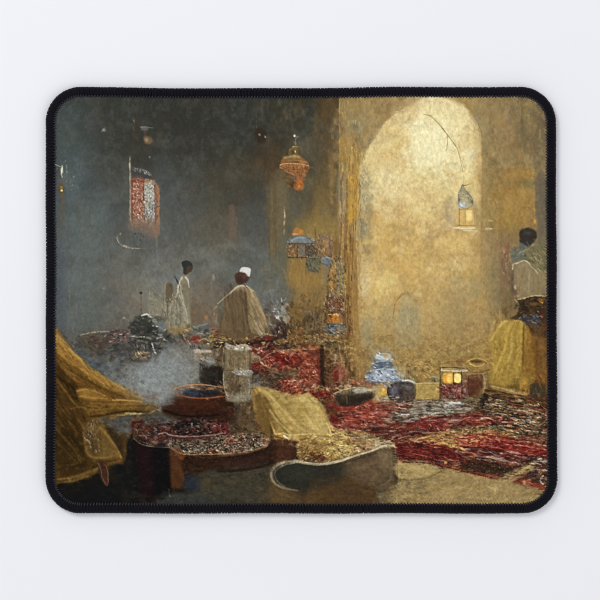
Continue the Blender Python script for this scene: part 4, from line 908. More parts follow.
P('500,340 600,340 600,420 570,410 540,380', 'ac9c70', .8, 1.2); K('510,350 560,342', 14, 'dcd0a8', .8); P('560,365 610,350 610,410 565,405', 'c8963c', .8, 1); K('570,415 600,440', 22, 'b8b090', .8, f=.8)
P('200,470 290,470 420,460 530,430 600,470 610,540 430,600 220,610', '97362b', .9, 1.6)
D('260,480 420,465 530,435 600,480 600,540 420,580 300,530', 300, 'd06050*2 b03830*2 e8a088 8c2420 c8584c f0d0b8 a04434', (1, 3), (.5, 1.4), 10, 50, .7, 180)
P('190,440 270,480 300,560 230,600 200,540', '4a3220', .75, 1.8); D('220,490 430,520 430,600 220,600', 110, '7c2420*2 3c2018 a04038 5c2c20', (1.5, 5), (.6, 1.6), 10, 50, .65, 181)
# blue-white jar pair
at(382, 342)
P('-60,110 -20,60 40,60 70,120 60,180 110,190 150,250 170,290 120,300 -60,290 -90,240', '92a0a8', .0, 1)
at(350, 342)
P('150,215 185,190 200,120 215,95 290,60 310,110 290,180 350,200 385,250 400,290 340,300 130,290 130,250', '8494a4', .95, 1)
P('180,100 230,85 290,95 285,135 200,140', '9cb0bc', .85, 1); K('190,130 250,118 290,130', 10, 'd0dce0', .8); P('175,160 290,150 310,185 180,195', '506c90', .8, 1); K('180,170 240,178 300,172', 9, '2c4468', .75)
P('245,85 285,80 290,115 250,120', 'b89458', .8, 1); E(270, 100, 14, 12, 'd09838', .7, .8); K('245,130 290,128', 9, 'e0e0c8', .8); E(272, 152, 20, 14, 'b89c50', .6, 1)
P('150,210 230,195 330,215 380,260 330,290 160,285 130,255', '8fa0b4', .85, 1.2); P('190,225 270,210 340,230 330,270 220,270', 'a8b8cc', .6, 1.5); K('150,210 200,225 160,275', 8, 'c8d0d8', .7); P('300,230 350,220 390,270 340,300 300,280', '5c4c50', .7, 1.5)
D('135,80 385,200 385,295 130,290', 140, 'c8d4dc*2 506888 8ca0b8 3a4c68 7c7c84 b0bcc4', (1, 4), (.5, 1.4), 20, 50, .6, 190)
K('340,190 375,195 360,230', 14, 'c0b488', .6, f=.8); K('290,195 360,190', 8, 'b8b8a8', .6)
at(382, 342)
# ground behind jars, dusty
D('60,60 420,60 400,290 160,280', 200, 'b0904c 8c6c38 a08448*2 7a6038 c8ac64 94703c', (1.5, 5), (.6, 1.7), 40, 60, .45, 191)
D('230,130 420,130 400,300 240,300', 80, 'c0a868 7c5c34*2 a88850 6c5030', (1, 4), (.5, 1.3), 80, 50, .5, 192)
P('340,170 420,110 600,80 600,130 460,180 420,190', '8c7a3a', .5, 3); P('490,130 600,120 600,170 500,165', '7c4a2c', .6, 1.6); K('500,150 600,140', 6, 'a06038', .5)
P('-60,330 0,320 40,350 50,400 70,430 60,460 -60,450', 'a89860', .7, 1.5); E(15, 365, 26, 30, 'd8a838', .8, 1.4); K('0,430 45,445 60,425', 16, 'c8a860', .75, f=.8); P('0,400 50,410 40,450 0,450', 'b0a890', .7, 1.3); E(8, 348, 10, 10, 'f0d070', .8, .7)
# round glazed pot
P('45,330 90,300 160,285 220,295 245,340 240,400 220,435 120,440 60,420 40,370', '4a4240', .97, .9)
E(85, 370, 34, 44, '565664', .7, 1.8); E(170, 370, 54, 54, '382c24', .5, 3); E(225, 360, 10, 40, '6c5030', .5, 1.5)
D('50,310 235,300 235,420 70,430', 190, '747888 2c2624*2 5c5458 a09ca0 40302c 7c6c60', (1, 3), (.5, 1.3), 50, 60, .6, 193); E(140, 360, 14, 18, '241c1c', .6, 1); E(125, 392, 12, 8, 'b08860', .5, .8)
P('150,275 190,275 240,295 235,310 190,305 160,300', 'a4a494', .85, .8); K('160,280 200,282 230,295', 8, 'd4d8cc', .85); K('180,310 200,330 225,325', 9, 'b8b4a8', .6); K('0,295 100,290 160,300', 8, 'b0a070', .6)
E(85, 250, 40, 34, '5c4c48', .7, 1.5)
# yellow box
P('240,305 300,298 420,300 425,425 330,430 240,432', 'a18c4c', .97, .8, sm=False); P('250,310 400,305 405,380 255,390', 'ac9850', .6, 2)
K('240,305 330,302 420,300', 8, 'c4b070', .7); K('240,425 420,420', 10, '7c6434', .6, f=.8); D('245,310 418,305 420,425 245,425', 110, 'c0ac60 8c7438*2 b09c54 98803f', (1, 5), (.6, 1.8), 60, 50, .45, 194)
K('345,255 350,290 365,300', 8, '948458', .7); P('340,265 415,262 415,295 350,295', '7c8468', .6, 1.2); K('345,252 400,258', 10, 'd0c89c', .75)
# lit lantern
P('420,185 600,200 620,215 625,410 425,420', '6c5c40', .97, .8, sm=False)
P('415,185 470,190 620,198 620,225 430,215', '948664', .9, .7, sm=False); K('430,205 520,212 620,212', 9, 'd0c8a0', .8); K('420,188 520,186 600,194', 7, '3a3020', .8); K('424,190 426,300 424,410', 9, '4a3a24', .8)
P('448,235 520,228 520,300 470,305 448,290', 'd89c28', .95, .8); P('470,240 515,238 512,290 480,295', 'f0c850', .85, 1); P('530,235 575,235 572,298 530,292', 'f0d060', .95, .8); E(552, 262, 14, 20, 'fff0a0', .7, 1); E(492, 262, 12, 18, 'fff0b0', .6, 1); E(460, 268, 9, 14, 'c87820', .6, 1)
K('524,228 525,300', 7, '4c3818', .9); K('583,230 585,300', 12, '54442c', .85); E(505, 296, 14, 5, 'fff4c0', .6, .5)
P('430,310 600,305 600,400 430,410', '5c342c', .9, .9); D('430,308 600,304 598,405 432,410', 190, 'a83c3c*2 5c2420 c88c80 7c6c68 342420 e0c0a8 8c2c2c', (1, 3), (.5, 1.3), 40, 60, .8, 195); E(560, 355, 18, 18, 'b88070', .6, 1.2)
K('435,400 520,412 600,405', 9, '3a3024', .7); K('600,215 598,400', 10, '5c543c', .7)
at(464, 342)
# covered round basket behind, wooden bucket
P('0,90 60,100 120,110 200,130 210,160 180,210 120,225 60,225 20,190 0,200', '92763a', .9, 1.2)
P('40,140 90,125 140,140 150,165 90,180 50,170', 'a88a48', .8, 1); E(92, 142, 48, 14, '634a26', .8, 1, 3); K('40,155 90,175 145,162', 9, 'dcc070', .75, f=.6); K('0,100 30,95', 14, 'e0c880', .75); K('60,115 130,115 180,135', 8, 'd0b464', .7)
P('140,135 200,130 210,180 170,200 140,180', '6c4c24', .7, 1.2); D('0,90 210,120 200,220 20,210', 120, 'c8a850 5c4420*2 a08040 e8d490 7c6030', (1, 3.5), (.5, 1.3), 20, 60, .6, 200)
K('0,205 30,208', 14, 'dcdccc', .85); K('30,180 50,215 110,222', 9, 'e0cc88', .7, 6)
P('0,230 60,225 180,215 185,340 150,400 80,410 20,420 0,400', '7a6440', .95, 1)
P('40,240 130,235 135,300 120,380 80,405 30,400 25,320', '57301f', .92, 1.3); E(70, 300, 36, 50, '64382a', .6, 3); P('0,260 30,250 30,400 0,400', '74403c', .6, 1.3); K('0,290 20,280', 8, 'c8a890', .8); K('0,340 30,350 20,400', 14, '4c4c48', .6, f=.8)
K('140,235 150,300 140,370 100,405', 18, '8c7850', .8, 12, f=.8); K('40,232 100,230 160,225', 8, 'a8905c', .7); K('0,410 60,412 110,400', 10, 'a48860', .7)
P('120,400 180,350 190,520 130,530 115,460', '2e241a', .85, 1.6); P('0,420 120,410 125,530 0,530', '71603f', .85, 1.4); D('0,420 120,410 120,530 0,530', 90, 'a09878 4c4430*2 8c7450 c0b898 6c6450', (1.5, 5), (.6, 1.6), 8, 30, .6, 201)
P('190,320 290,330 440,360 600,430 600,470 480,420 300,380 190,360', '94803f', .0, 1)
P('190,310 280,325 400,355 480,385 430,395 300,370 210,345', '9a834a', .9, 1); K('200,320 300,345 420,375', 8, 'c8ac68', .6)
P('175,340 230,350 330,385 460,410 600,440 600,480 450,440 300,420 190,400', '4a301e', .95, .9); K('185,380 300,405 450,430 590,460', 8, '7c5c34', .7); K('180,345 300,380 440,400', 7, '2a1c14', .7)
# mixed wares heap at right
P('180,400 300,420 450,440 600,480 600,600 180,600', '4f3f2c', .9, 1.2)

# ------------------------------------------------------------------ 4. heaps of carpets, spice and wares
ph()
WARE = 'b8a070*2 3c2c20*3 7c5c38 d0c090 5c4430 8c7448 241c18*2 944030 a08858'
D('489,396 546,410 546,428 500,426 487,418', 520, WARE + ' b04030 c89860', (1.5, 4.5), (.6, 1.6), 12, 35, .85, 210)
D('505,402 546,410 546,416 530,414', 60, 'c06840 c8503c e0a070 8c3828', (2, 5), (.7, 1.4), 8, 15, .75, 211)
P('460,424 492,418 546,424 546,458 500,458 462,440', '544430', .8, 1.5)
D('484,414 546,420 546,452 505,448 478,440 462,432', 720, WARE + ' c8c0a0 545040', (2, 6), (.6, 1.6), 8, 28, .85, 212)
for q in ('512,420 530,418 533,422', '530,431 540,428 546,430', '536,440 546,438', '505,447 520,446 546,453', '486,432 497,433 505,430', '515,436 530,438'):
    K(q, 1.5, 'd4c898', .85, .8)
for q in ('520,434 546,437', '500,427 515,429', '486,438 510,443 540,447', '505,424 520,426'):
    K(q, 2, '241c16', .75, 1.2)
E(527.5, 421, 4, 2.4, 'a8acac', .8, .9); E(514, 443.5, 3, 1.3, 'e8b840', .7, .6)
# grey-white cloth lying flat in the middle
P('384,404 402,401 440,401 462,402 466,412 462,416 440,417 420,419 400,423 384,421', '827f68', .95, 1)
D('395,401 464,401 466,414 410,422 388,420', 260, 'a8a894*2 5c5444 c8ccc0 8c8468 3c342c 9c9078', (2.5, 8), (.6, 1.8), 2, 14, .75, 213)
K('446,404 455,402.5 463,404', 3.5, 'c8d0cc', .85, 2); K('440,408 452,410 464,407', 2, 'b8bcb0', .8); K('418,418 440,412.5 466,412.5', 2.4, 'b0a484', .85, 2); K('436,405 445,406', 2, 'd0d4d0', .7); K('444,410 464,411', 1, '2c2c28', .7)
P('378,402 395,402 412,405 404,410 384,411 370,408', '8c2c24', .8, 1.2); D('376,402 412,403 404,411 380,411', 90, 'a83028*2 5c2018 c07058 8c5c44 3c2018', (2, 5), (.6, 1.4), 5, 20, .75, 214)
D('384,410 415,408 400,424 384,424', 90, 'b09c78 6c5844*2 c8b088 44342a 8c5c48', (2, 6), (.6, 1.6), -6, 20, .7, 215)
# red spice: long band from centre to the right edge
P('352,414 372,408 384,410 384,420 372,424 350,432 340,428', 'a83c30', .85, 1.2); D('345,412 386,408 388,422 350,432', 200, 'c84c3c*2 e09080 8c2420 b03830 d86c58 f0c8b0', (1, 3), (.6, 1.4), 5, 40, .75, 216)
P('384,424 420,421 466,412 492,414 488,424 466,426 440,436 420,436 384,440 360,446 340,440 352,432', '7c3228', .9, 1.5)
D('345,430 384,422 466,414 490,418 440,438 400,444 380,450 350,446', 700, 'a03028*3 4c2a20*3 c87c64 742820 c8b494 8c4434 2c201a d8a488 6c4838', (1.8, 5), (.6, 1.6), -8, 28, .8, 217)
P('420,422 440,424 446,430 430,432 414,428', '7c2820', .6, 1); D('410,418 450,422 450,430 415,430', 120, 'c8283c*2 a82028 5c2420 e0b0a0 342420', (1.5, 4), (.7, 1.5), 15, 35, .8, 218)
P('464,415 480,414 500,418 498,422 480,425 462,423', 'a83028', .9, 1); D('455,414 500,416 496,424 452,424', 150, 'c83434*2 e07058 982028 d8483c f0a890', (1.5, 4), (.6, 1.5), 3, 15, .75, 219); K('478,418 490,418', 3, 'dc6850', .7)
P('500,418 515,420 512,424 500,423', 'a82838', .8, .8)
K('384,441 400,437 430,431', 2.2, '241c18', .7, 1.2); K('350,437 372,431 392,429', 1.4, '2c2420', .7); K('352,441 380,434', 1.6, '3a302a', .7); K('344,444 370,448', 2, '2c221a', .7)
D('340,428 384,424 400,444 350,448', 160, 'b8a484 34261f*2 8c7058 94382c 4c5048 d8c8a8', (2, 6), (.5, 1.4), 0, 22, .7, 220)
# ochre spice band with gold
P('398,443 420,436 450,430 470,426 505,428 515,436 500,441 470,444 464,452 440,452 420,446', 'a07c44', .92, 1.2)
D('402,442 450,429 500,428 510,438 466,448 440,450', 560, 'c8a860*2 a07838 d8c088 7c5028*2 b06838 e8d8a0 8c6434 c07048', (1.2, 3.6), (.5, 1.4), 10, 50, .75, 221)
K('400,443 415,440 440,433', 2.4, 'd0b070', .7, 1.4); K('440,444 455,446 466,450', 3, 'd8b45c', .8, 1.6); K('454,446 462,449', 2.2, 'f0d890', .8, 1); K('418,446 440,449 464,453', 1.8, '54401c', .75)
K('464,428 470,434 478,441', 1.3, 'dcccA0'.lower(), .85, .8); K('476,437 478,441', 2, '949490', .8)
for q in ('484,430 500,428 515,432', '500,438 522,436', '520,424 546,428', '496,434 510,433'):
    K(q, 1.6, 'c8b47c', .75, .8)
# main scarlet heap
P('464,436 480,434 505,436 530,440 546,447 546,457 530,456 500,454 485,450 464,448', '9a201f', .95, 1.1)
D('462,436 500,434 546,448 546,456 510,455 462,450', 520, 'b8282c*3 8c1a1e*2 d84838 a02020 6c1418 e08068', (1.5, 4.5), (.6, 1.5), 8, 25, .75, 222)
D('462,434 485,434 485,446 462,448', 120, 'd86040 c84030*2 e09868 b03020', (1.2, 3), (.6, 1.4), 10, 40, .75, 223); E(498.5, 440, 1.8, 2.6, 'e8a080', .85, .8); E(466, 441, 2, 2, 'f0a070', .7, .8)
K('500,440 520,446 546,454', 1.4, '5a1216', .6); K('510,436 530,439 546,446', 2.6, 'a88450', .8, 1.8); K('525,440 546,445', 1, 'd8c088', .7); D('505,434 546,440 546,447 515,441', 80, 'c0a468 4c3424*2 8c6c40 e0d0a0', (2, 5), (.5, 1.3), 12, 20, .75, 224)
P('520,436 546,436 546,442 530,441', '6a2820', .6, 1)
# deep red lower heap, left of it
P('396,444 420,440 440,446 464,452 464,462 440,464 420,463 402,461 398,455', '7a2420', .92, 1.2)
D('396,445 425,440 464,454 464,462 430,464 400,460', 460, 'a02424*2 5c1818*3 c04838 342020 8c3430 c89070', (1.5, 4.2), (.6, 1.5), 8, 32, .8, 225); K('424,444 440,447 450,450', 3, 'a0242c', .7, 1.6, f=.8); K('420,440 440,441 458,445', 1.4, 'b8904c', .6)
D('430,458 470,460 470,470 445,468', 130, '2c2620*3 5c4c38 a08c50 44444a 7c3024', (1.2, 3.5), (.6, 1.5), 8, 40, .8, 226); E(445.5, 462, 2, 1.8, 'c0ac58', .8, .7); E(439, 462.5, 2.6, 2.4, '3a3a40', .7, 1)
P('432,463 450,466 470,468 500,476 498,480 470,476 446,470', '8c3424', .8, 1.2); D('440,464 470,468 500,477 498,481 465,475', 120, 'c06838 9c3424*2 d89860 6c2c20', (1.5, 4), (.6, 1.4), 10, 25, .75, 227)
# carpets roll: white-flecked edge, dark underside
P('464,448 485,449 505,452 546,456 546,459 534,464 515,468 490,462 464,458', '64302a', .92, 1)
D('464,448 546,456 540,464 512,468 464,458', 420, 'c8b8a0*2 7c2824*3 34241e*3 a87864 983028 949484', (1.5, 4.2), (.5, 1.3), 5, 30, .8, 228)
K('464,455.5 480,455 497,459', 2.4, 'a8241f', .85, 1.6); K('463,450 475,451.5 488,450', 1.3, 'c0b8a4', .7); K('500,454 510,453 520,456', 1.6, 'b0b0a4', .7)
P('464,458 490,461 515,467 532,460 534,463 515,474 498,478 480,474 464,470', '342618', .95, 1.2)
K('464,458.5 480,459.5 500,462 515,466', 1.6, 'a08458', .8, 1.2); E(510, 463.5, 2, 1.4, 'e07858', .85, .6); D('464,460 520,468 500,478 464,470', 120, '4c3420*2 1f1812*2 5c2c20 44381f', (2, 6), (.7, 1.8), 8, 25, .6, 229)
P('464,472 480,474 500,477 495,480 475,478', '8c2c24', .8, .9); K('476,475 488,476 496,478', 2, 'b83c38', .8, 1); D('464,471 500,477 495,480 464,477', 60, 'c06848 8c2c20*2 b8383c', (1.5, 4), (.5, 1.2), 8, 20, .8, 230)
# small carpet at far right corner
P('532,462 546,456 546,488 520,484 510,480 524,470', '483024', .9, 1.2)
D('528,462 546,456 546,488 515,482', 240, '241c18*3 7c3028*2 c8b890 a86c50 5c3c30 e0d8c8', (1.2, 3.6), (.5, 1.3), 15, 50, .8, 231)
P('512,480 525,478 546,487 546,490 530,488', '9a2c24', .85, .9); K('520,481 532,483 544,488', 1.8, 'b03428', .8); E(524, 482, 1.4, 2.2, 'e8a078', .85, .7)
K('526,469.5 536,469 544,471', 1.3, 'c8b48c', .8); K('543,476 540,480 543,484', 1.2, 'd8d4c4', .85); K('533,461 538,457 546,456', 1.6, '8c9088', .7); E(532, 474, 6, 4, '2c2220', .7, 1.2)
# ------------------------------------------------------------------ sandy floor front right
P('396,462 402,461 425,461 440,467 460,471 480,476 497,479 515,472 533,463 534,466 524,476 512,482 520,486 546,491 546,510 390,510', '938050', .95, .9)
P('398,463 420,461 436,466 440,471 425,476 412,478 398,474', 'a8955c', .7, 2); P('398,470 412,474 425,476 400,478', 'b8a66c', .6, 1.5)
K('400,480 414,480.5 430,477 441,471.5', 1.1, '6c5830', .75, .7); K('404,472 420,470', 3, 'b8a468', .5, f=1.2); K('432,465 445,470 460,475', 1, '6f5c34', .6); E(434, 466.5, 2.5, .8, 'b8b49c', .6, .8)
P('380,486 396,482 400,486 390,494 380,500', '7a6b48', .7, 2); K('400,482 404,487 414,486 422,481', 1, 'a8a48c', .7); K('398,478 400,486 408,490', 1.2, '9c9878', .5)
D('400,462 440,468 500,480 520,486 546,492 546,506 385,506 390,490', 240, 'a8945c 80703f 9c8850*2 b09c64 887044 8c8460', (4, 14), (.8, 3), -8, 20, .3, 232, f=1.2)
P('500,478 520,466 533,461 536,463 525,474 508,484 496,486', 'a08c58', .8, 1.3); K('504,480 520,471 534,463', 1.2, 'c0ac74', .6)
K('486,486 496,488 504,482', 1.6, 'd0bc80', .75, .8); K('496,487 494,494 491,498', 3.5, 'c8b474', .6, 1.4, f=1); E(497, 489, 3.2, 2, 'd8c88c', .7, 1.2)
P('410,494 440,486 470,484 480,492 450,500 415,504', '9c8448', .4, 4); K('415,502 440,492 470,488', 1.2, '80683c', .4)
P('384,480 398,478 396,498 386,506 378,506 378,490', '6a5c3e', .7, 2)

# ------------------------------------------------------------------ 5. foreground: yellow cloth, troughs, bowls, drapery
at(240, 385, 100)
P('0,60 90,30 100,100 200,300 190,330 150,310 0,300', '5a4730', .8, 2.5); K('0,190 60,150 100,110', 14, '2e241b', .6, f=1.2); D('0,110 100,60 190,300 0,290', 90, '6c5434 3a2a1c*2 806440 4c3c28', (2, 7), (.6, 2), 115, 25, .5, 240)
P('68,35 100,10 150,15 200,30 280,55 350,62 410,55 440,72 475,110 510,165 530,225 535,290 480,300 400,292 300,300 280,330 200,325 180,300 130,290 100,200', 'ad9752', .97, .9)
P('100,50 140,45 180,100 200,170 210,260 190,300 150,290 110,200', '6b4f26', .85, 2); K('85,40 120,80 150,150 185,230 215,280', 16, 'c09a4c', .85, 10, f=.7); K('140,100 170,170 200,250', 8, '4c3418', .6); K('80,30 95,120 100,240', 12, '8a6c38', .7, f=.8)
P('95,80 130,100 150,200 165,290 130,280 100,190', '5a4122', .7, 1.8)
P('160,90 200,100 240,180 300,260 330,290 290,290 240,240 200,190', '846832', .75, 1.8); K('150,60 200,110 240,170 300,230 360,280', 18, 'c4a860', .75, 12, f=1); K('190,190 240,240 290,290', 9, '5e461f', .7); K('225,240 260,270 300,295', 10, 'd8bc70', .7, 6)
P('170,20 250,50 300,70 290,110 220,90 160,50', 'b8a35e', .8, 1.8); P('250,100 300,80 340,100 310,160 260,140', '9c8344', .6, 3)
P('330,70 410,62 460,100 500,160 520,230 500,285 420,285 370,260 330,180', 'c0ac66', .75, 3); P('340,150 400,120 430,170 400,230 350,200', 'a08848', .7, 4); E(370, 155, 30, 14, '8c7238', .5, 2.5, 20)
K('408,60 420,85 440,105', 7, '8c7844', .6); P('440,170 500,190 510,250 450,240', 'ccb870', .5, 3); K('300,220 380,260 480,270', 16, 'b8a058', .5, f=1.5); K('260,170 330,230', 10, 'd0b870', .5, f=1)
P('200,280 270,285 300,310 290,330 210,325', 'a8883f', .8, 1.2); K('220,300 262,310', 14, '744c22', .8, 6, f=.6); K('250,290 290,310 300,325', 8, 'ecdca8', .8); K('200,260 205,290 240,290', 8, 'd8b860', .6)
D('110,40 420,70 520,200 500,290 300,290 200,280', 260, 'd0bc74 8c7038 b8a058*2 a48c4c dccc8c', (2.5, 9), (.6, 2.2), 48, 22, .3, 241, f=.7)
E(530, 275, 26, 24, 'd8c47c', .85, 1.4); K('520,230 530,260', 16, 'e0d090', .6, f=.8); K('290,305 400,298 500,302 600,296', 12, 'd0b870', .8, 9); E(543, 235, 14, 12, 'c8b468', .6, 1)
P('510,90 570,80 580,130 600,160 600,260 560,240 530,190', '4b3222', .85, 1.8); P('540,120 600,130 600,160 560,150', '8c2420', .8, 1.2); P('545,190 600,200 600,240 570,240', '8c1a20', .85, 1.2)
D('500,80 600,80 600,260 540,240', 100, '7c2420*2 3c2418*2 a83c34 5c4428', (1.5, 5), (.6, 1.6), 25, 40, .7, 242)
# ---- front wide trough contents
ph()
P('298,441 310,437 330,434 350,430 372,434 388,442 396,450 392,458 378,464 350,462 340,468 320,463 300,461', 'a08848', .9, 1.2)
at(300, 424)
P('0,80 180,80 190,30 250,30 420,90 590,110 600,190 440,240 300,290 160,300 0,290', 'a08a4c', .9, 1.2)
D('0,90 200,80 250,40 420,100 500,150 400,230 200,280 0,270', 620, 'c8b468*3 8c6c34*2 e0d490 a87c40 b89c54 6c5028 d0bc78', (1.5, 5), (.5, 1.5), -8, 35, .7, 250)
P('0,120 60,110 140,150 230,150 180,190 80,200 0,190', '876636', .6, 2); P('190,10 250,20 240,80 200,85', 'd8c478', .9, 1); K('215,20 225,70', 14, 'e8d890', .6, f=.7)
P('20,230 80,205 150,210 190,240 200,260 160,280 30,272', '4e2a1c', .9, 1.3); D('20,210 180,210 200,275 20,270', 70, '34201a*2 8c3424 6c4428 b09858', (1, 4), (.5, 1.4), 10, 30, .7, 251); K('70,195 140,180 230,155', 9, '6c4c24', .6); K('150,235 180,255 210,265', 8, '94342c', .7)
P('0,150 50,160 60,230 0,240', '6b5530', .6, 1.5); E(300, 205, 30, 24, '7c6434', .6, 1.2); D('270,180 370,180 360,240 280,240', 60, '54441f d8c88c*2 8c7438 44381c', (1, 3), (.5, 1.2), 50, 60, .75, 252)
P('410,95 500,120 540,160 470,150 400,130', '957a4c', .8, 1.3); P('420,180 480,165 520,190 440,205', '8c3c28', .7, 1.2); K('455,180 500,185', 14, 'a83028', .7, f=.7)
K('490,130 540,160', 10, 'd0a468', .7); D('400,170 590,150 590,200 430,235', 130, 'e0d4b0*2 7c6c48 a89468 3c3420 c89878', (1, 3.5), (.6, 1.5), -20, 40, .75, 253); E(428, 200, 14, 9, 'dcd0b0', .8, .7); E(560, 160, 22, 16, 'd4ccb0', .7, 1)
D('190,30 420,60 420,110 250,90', 110, 'c8a868 8c6c40*2 e0c888 a85c40', (1.5, 4), (.5, 1.4), 15, 40, .65, 254)
P('380,75 440,80 600,110 640,140 660,170 600,160 520,120 400,95', 'b0a678', .9, .9)
at(382, 424)
P('-20,95 20,110 60,125 95,150 105,180 40,200 -20,220', 'ac9f74', .95, .9); P('-20,150 20,150 35,170 10,190 -30,200', 'b09c68', .8, 1); D('-60,140 30,140 20,190 -60,210', 60, 'e8e0c4*2 7c6c48 a08c60', (1, 3), (.6, 1.4), -20, 40, .75, 255); K('20,120 70,140 92,165', 10, 'c8bc94', .5, f=.8)
# trough side
ph()
P('300,463 320,464.5 340,462 360,455 378,450 392,447 396,450 397,462 398,476 396,484 390,490 378,493 378,480 360,478 350,479 330,476 300,468', '4b3c28', .97, .8)
at(300, 424)
P('0,285 100,300 200,300 330,265 450,225 600,180 600,260 430,330 250,380 100,340 0,330', '41352a', .7, 2.5)
K('0,283 100,292 200,290 330,258 450,215 600,170', 17, 'c0b794', .9, 15, f=.7); K('0,290 100,300 210,298 330,266', 6, '8c8260', .5); K('250,262 360,235 420,205', 5, '342a18', .6)
P('320,270 600,190 600,520 560,500 540,460 430,430 380,390 320,380', '4d3c26', .7, 2.5); P('430,300 520,260 560,400 480,410', '5e4528', .5, 4); K('400,340 410,420', 14, '5a4026', .5, f=1.5)
P('0,330 200,350 320,380 250,400 120,430 60,500 60,600 0,600', '2c241b', .8, 2.5)
P('100,400 200,390 300,370 370,395 410,430 480,450 550,460 560,490 545,540 530,600 60,600 70,500', '4b3820', .9, 1.8)
P('160,400 290,380 360,400 400,450 440,470 330,500 180,480', '43331f', .6, 3); K('370,395 430,440 550,455', 6, '6f5836', .6); P('450,480 540,480 530,560 450,590', '5c3e1e', .5, 3); P('60,520 200,540 300,590 60,600', '4f3518', .5, 3)
P('380,470 440,470 470,500 420,510', '4a4236', .6, 2.5); D('60,390 550,460 530,590 70,590', 130, '5c4424 3a2a1a*2 6c4c28 44341f', (3, 12), (.8, 3), 20, 40, .35, 256, f=1.2)
D('0,300 560,220 560,440 300,370 0,330', 120, '5c4a30 342a1f*2 6c5436 44362a', (3, 10), (.8, 2.6), -12, 25, .35, 257, f=1.2)
P('550,450 600,440 600,530 560,520', '3a342c', .8, 1.5); P('545,540 600,520 600,600 530,600', '90886c', .7, 2)
at(382, 424)
P('-20,220 60,195 100,180 105,260 110,350 95,440 60,480 -20,490', '564730', .95, .9); P('0,240 80,220 95,330 80,440 0,470', '4b3c28', .6, 4); K('95,190 100,280 110,360', 9, '7c704c', .7, 6); K('85,330 110,370', 7, 'a89c7c', .6)
K('-40,222 40,200 95,170', 8, '5c4c30', .5); P('-20,470 60,475 95,440 110,450 90,490 30,510 -20,520', '34301f', .8, 1.8); D('-20,240 100,200 100,440 -20,480', 60, '6c5838 44362a*2 5c4a30', (3, 9), (.8, 2.4), 88, 20, .35, 258, f=1.2)
K('115,430 150,450 200,440 215,415', 9, 'a0a08c', .6, 5); K('100,450 120,480', 8, 'b0ac98', .55)
# oval basin, bottom centre
ph()
P('218,472 240,468 262,464 272,470 274,500 272,510 150,510 158,498 200,482', '3f3a2c', .9, 2.5)
D('215,474 270,466 270,505 170,505', 110, '4a4434 36342c*2 504636 44423a', (3, 12), (1, 3), 10, 40, .35, 260, f=1.4)
at(218, 424)
P('0,350 250,330 380,310 390,560 420,600 0,600', '3d3729', .5, 5); P('300,430 390,400 400,600 300,600', '4a4028', .5, 4)
P('400,120 590,130 600,270 480,275 420,290 400,200', '4c2c1c', .9, 1.2); P('430,160 520,160 530,260 440,270', '60382a', .6, 2.5); P('530,160 590,150 580,260 540,260', '30201a', .8, 1.5); K('405,125 480,130 540,140', 10, '34241c', .8); K('535,145 560,165 590,150', 8, 'b8a880', .75, 5); P('580,170 600,160 620,270 590,265', '8a784a', .8, 1)
P('385,340 410,300 460,280 520,272 620,275 700,280 700,620 390,620 395,480 385,400', '4c3b22', .95, 1)
P('410,345 440,320 510,305 620,300 660,330 660,520 560,480 470,450 430,420', '33332a', .97, 1)
P('440,340 540,315 620,320 640,420 560,470 480,440', '2d2f28', .7, 3); P('520,330 600,320 600,400 540,400', '3c3a2c', .5, 4)
K('620,276 540,272 460,283 410,312 388,350 392,400 420,440 470,460 535,472', 20, 'a59a7c', .9, 11, f=.7); K('560,282 480,300 425,335 412,360 430,410 480,450', 9, 'c8c2a4', .8, 5); K('390,350 392,390 405,420', 16, '8c8268', .6, f=.9)
K('600,274 540,273', 16, 'b8ac84', .6)
P('395,420 440,455 520,470 560,500 620,520 620,600 395,600', '4d3a20', .7, 3); D('395,440 600,500 600,600 395,600', 70, '64491f 3c2e1c*2 54401f 70562c', (3, 10), (.8, 2.6), 20, 35, .4, 261, f=1.2)
at(300, 424)
K('-20,276 20,284 120,296', 15, 'b8ac84', .75, f=.7); P('-40,340 60,330 110,400 70,500 50,600 -60,560 -60,400', '2a241a', .75, 3)
# ---- central round tray of dried flowers
ph()
P('178,456 200,458 230,456 262,446 276,440 276,458 266,464 240,470 215,473 190,470 180,466', '27190f', .97, 1)
at(136, 424)
P('0,-40 600,-40 600,200 340,215 240,180 0,120', '4a2a22', .85, 1.5)
at(125, 390, 100)
P('50,250 70,200 130,170 220,165 300,170 400,160 600,165 640,200 640,380 350,390 290,360 200,345 90,330 55,290', '3e2620', .95, 1.2)
P('0,100 60,110 200,130 240,150 300,160 120,180 60,200 40,250 0,260', '4c4f4c', .8, 2)
P('60,130 200,135 290,150 280,170 130,175 60,190', '4a3c28', .7, 2)
P('60,220 90,190 150,185 160,230 110,270 60,270', '54241f', .9, 1.5); D('55,180 290,175 290,320 70,310', 260, '6c2c24*2 2c1a18*3 94503c a08c7c 4c2820 3a3836', (1.2, 4), (.6, 1.6), 30, 60, .75, 270)
P('290,180 440,165 600,175 600,230 500,265 350,270 300,250', '1c1614', .9, 1.5); D('300,180 600,180 600,255 320,260', 160, '0e0c0c*3 4c2420 3a3a38 6c3c30 542030', (1.2, 4), (.6, 1.6), 30, 60, .75, 271)
K('395,215 405,200 400,225', 7, '94a09c', .85); K('510,205 520,215', 7, 'a88468', .8); K('180,230 190,240 175,250', 8, 'a09894', .85); K('165,200 185,235', 6, '847068', .7); K('430,215 440,222', 6, '6c7c80', .7); E(545, 200, 8, 6, '7c6c50', .7); E(575, 212, 18, 10, '6c1c34', .7, 1)
K('290,205 300,240 305,250', 12, '94603c', .85, 6); E(225, 188, 6, 6, '8c9098', .7)
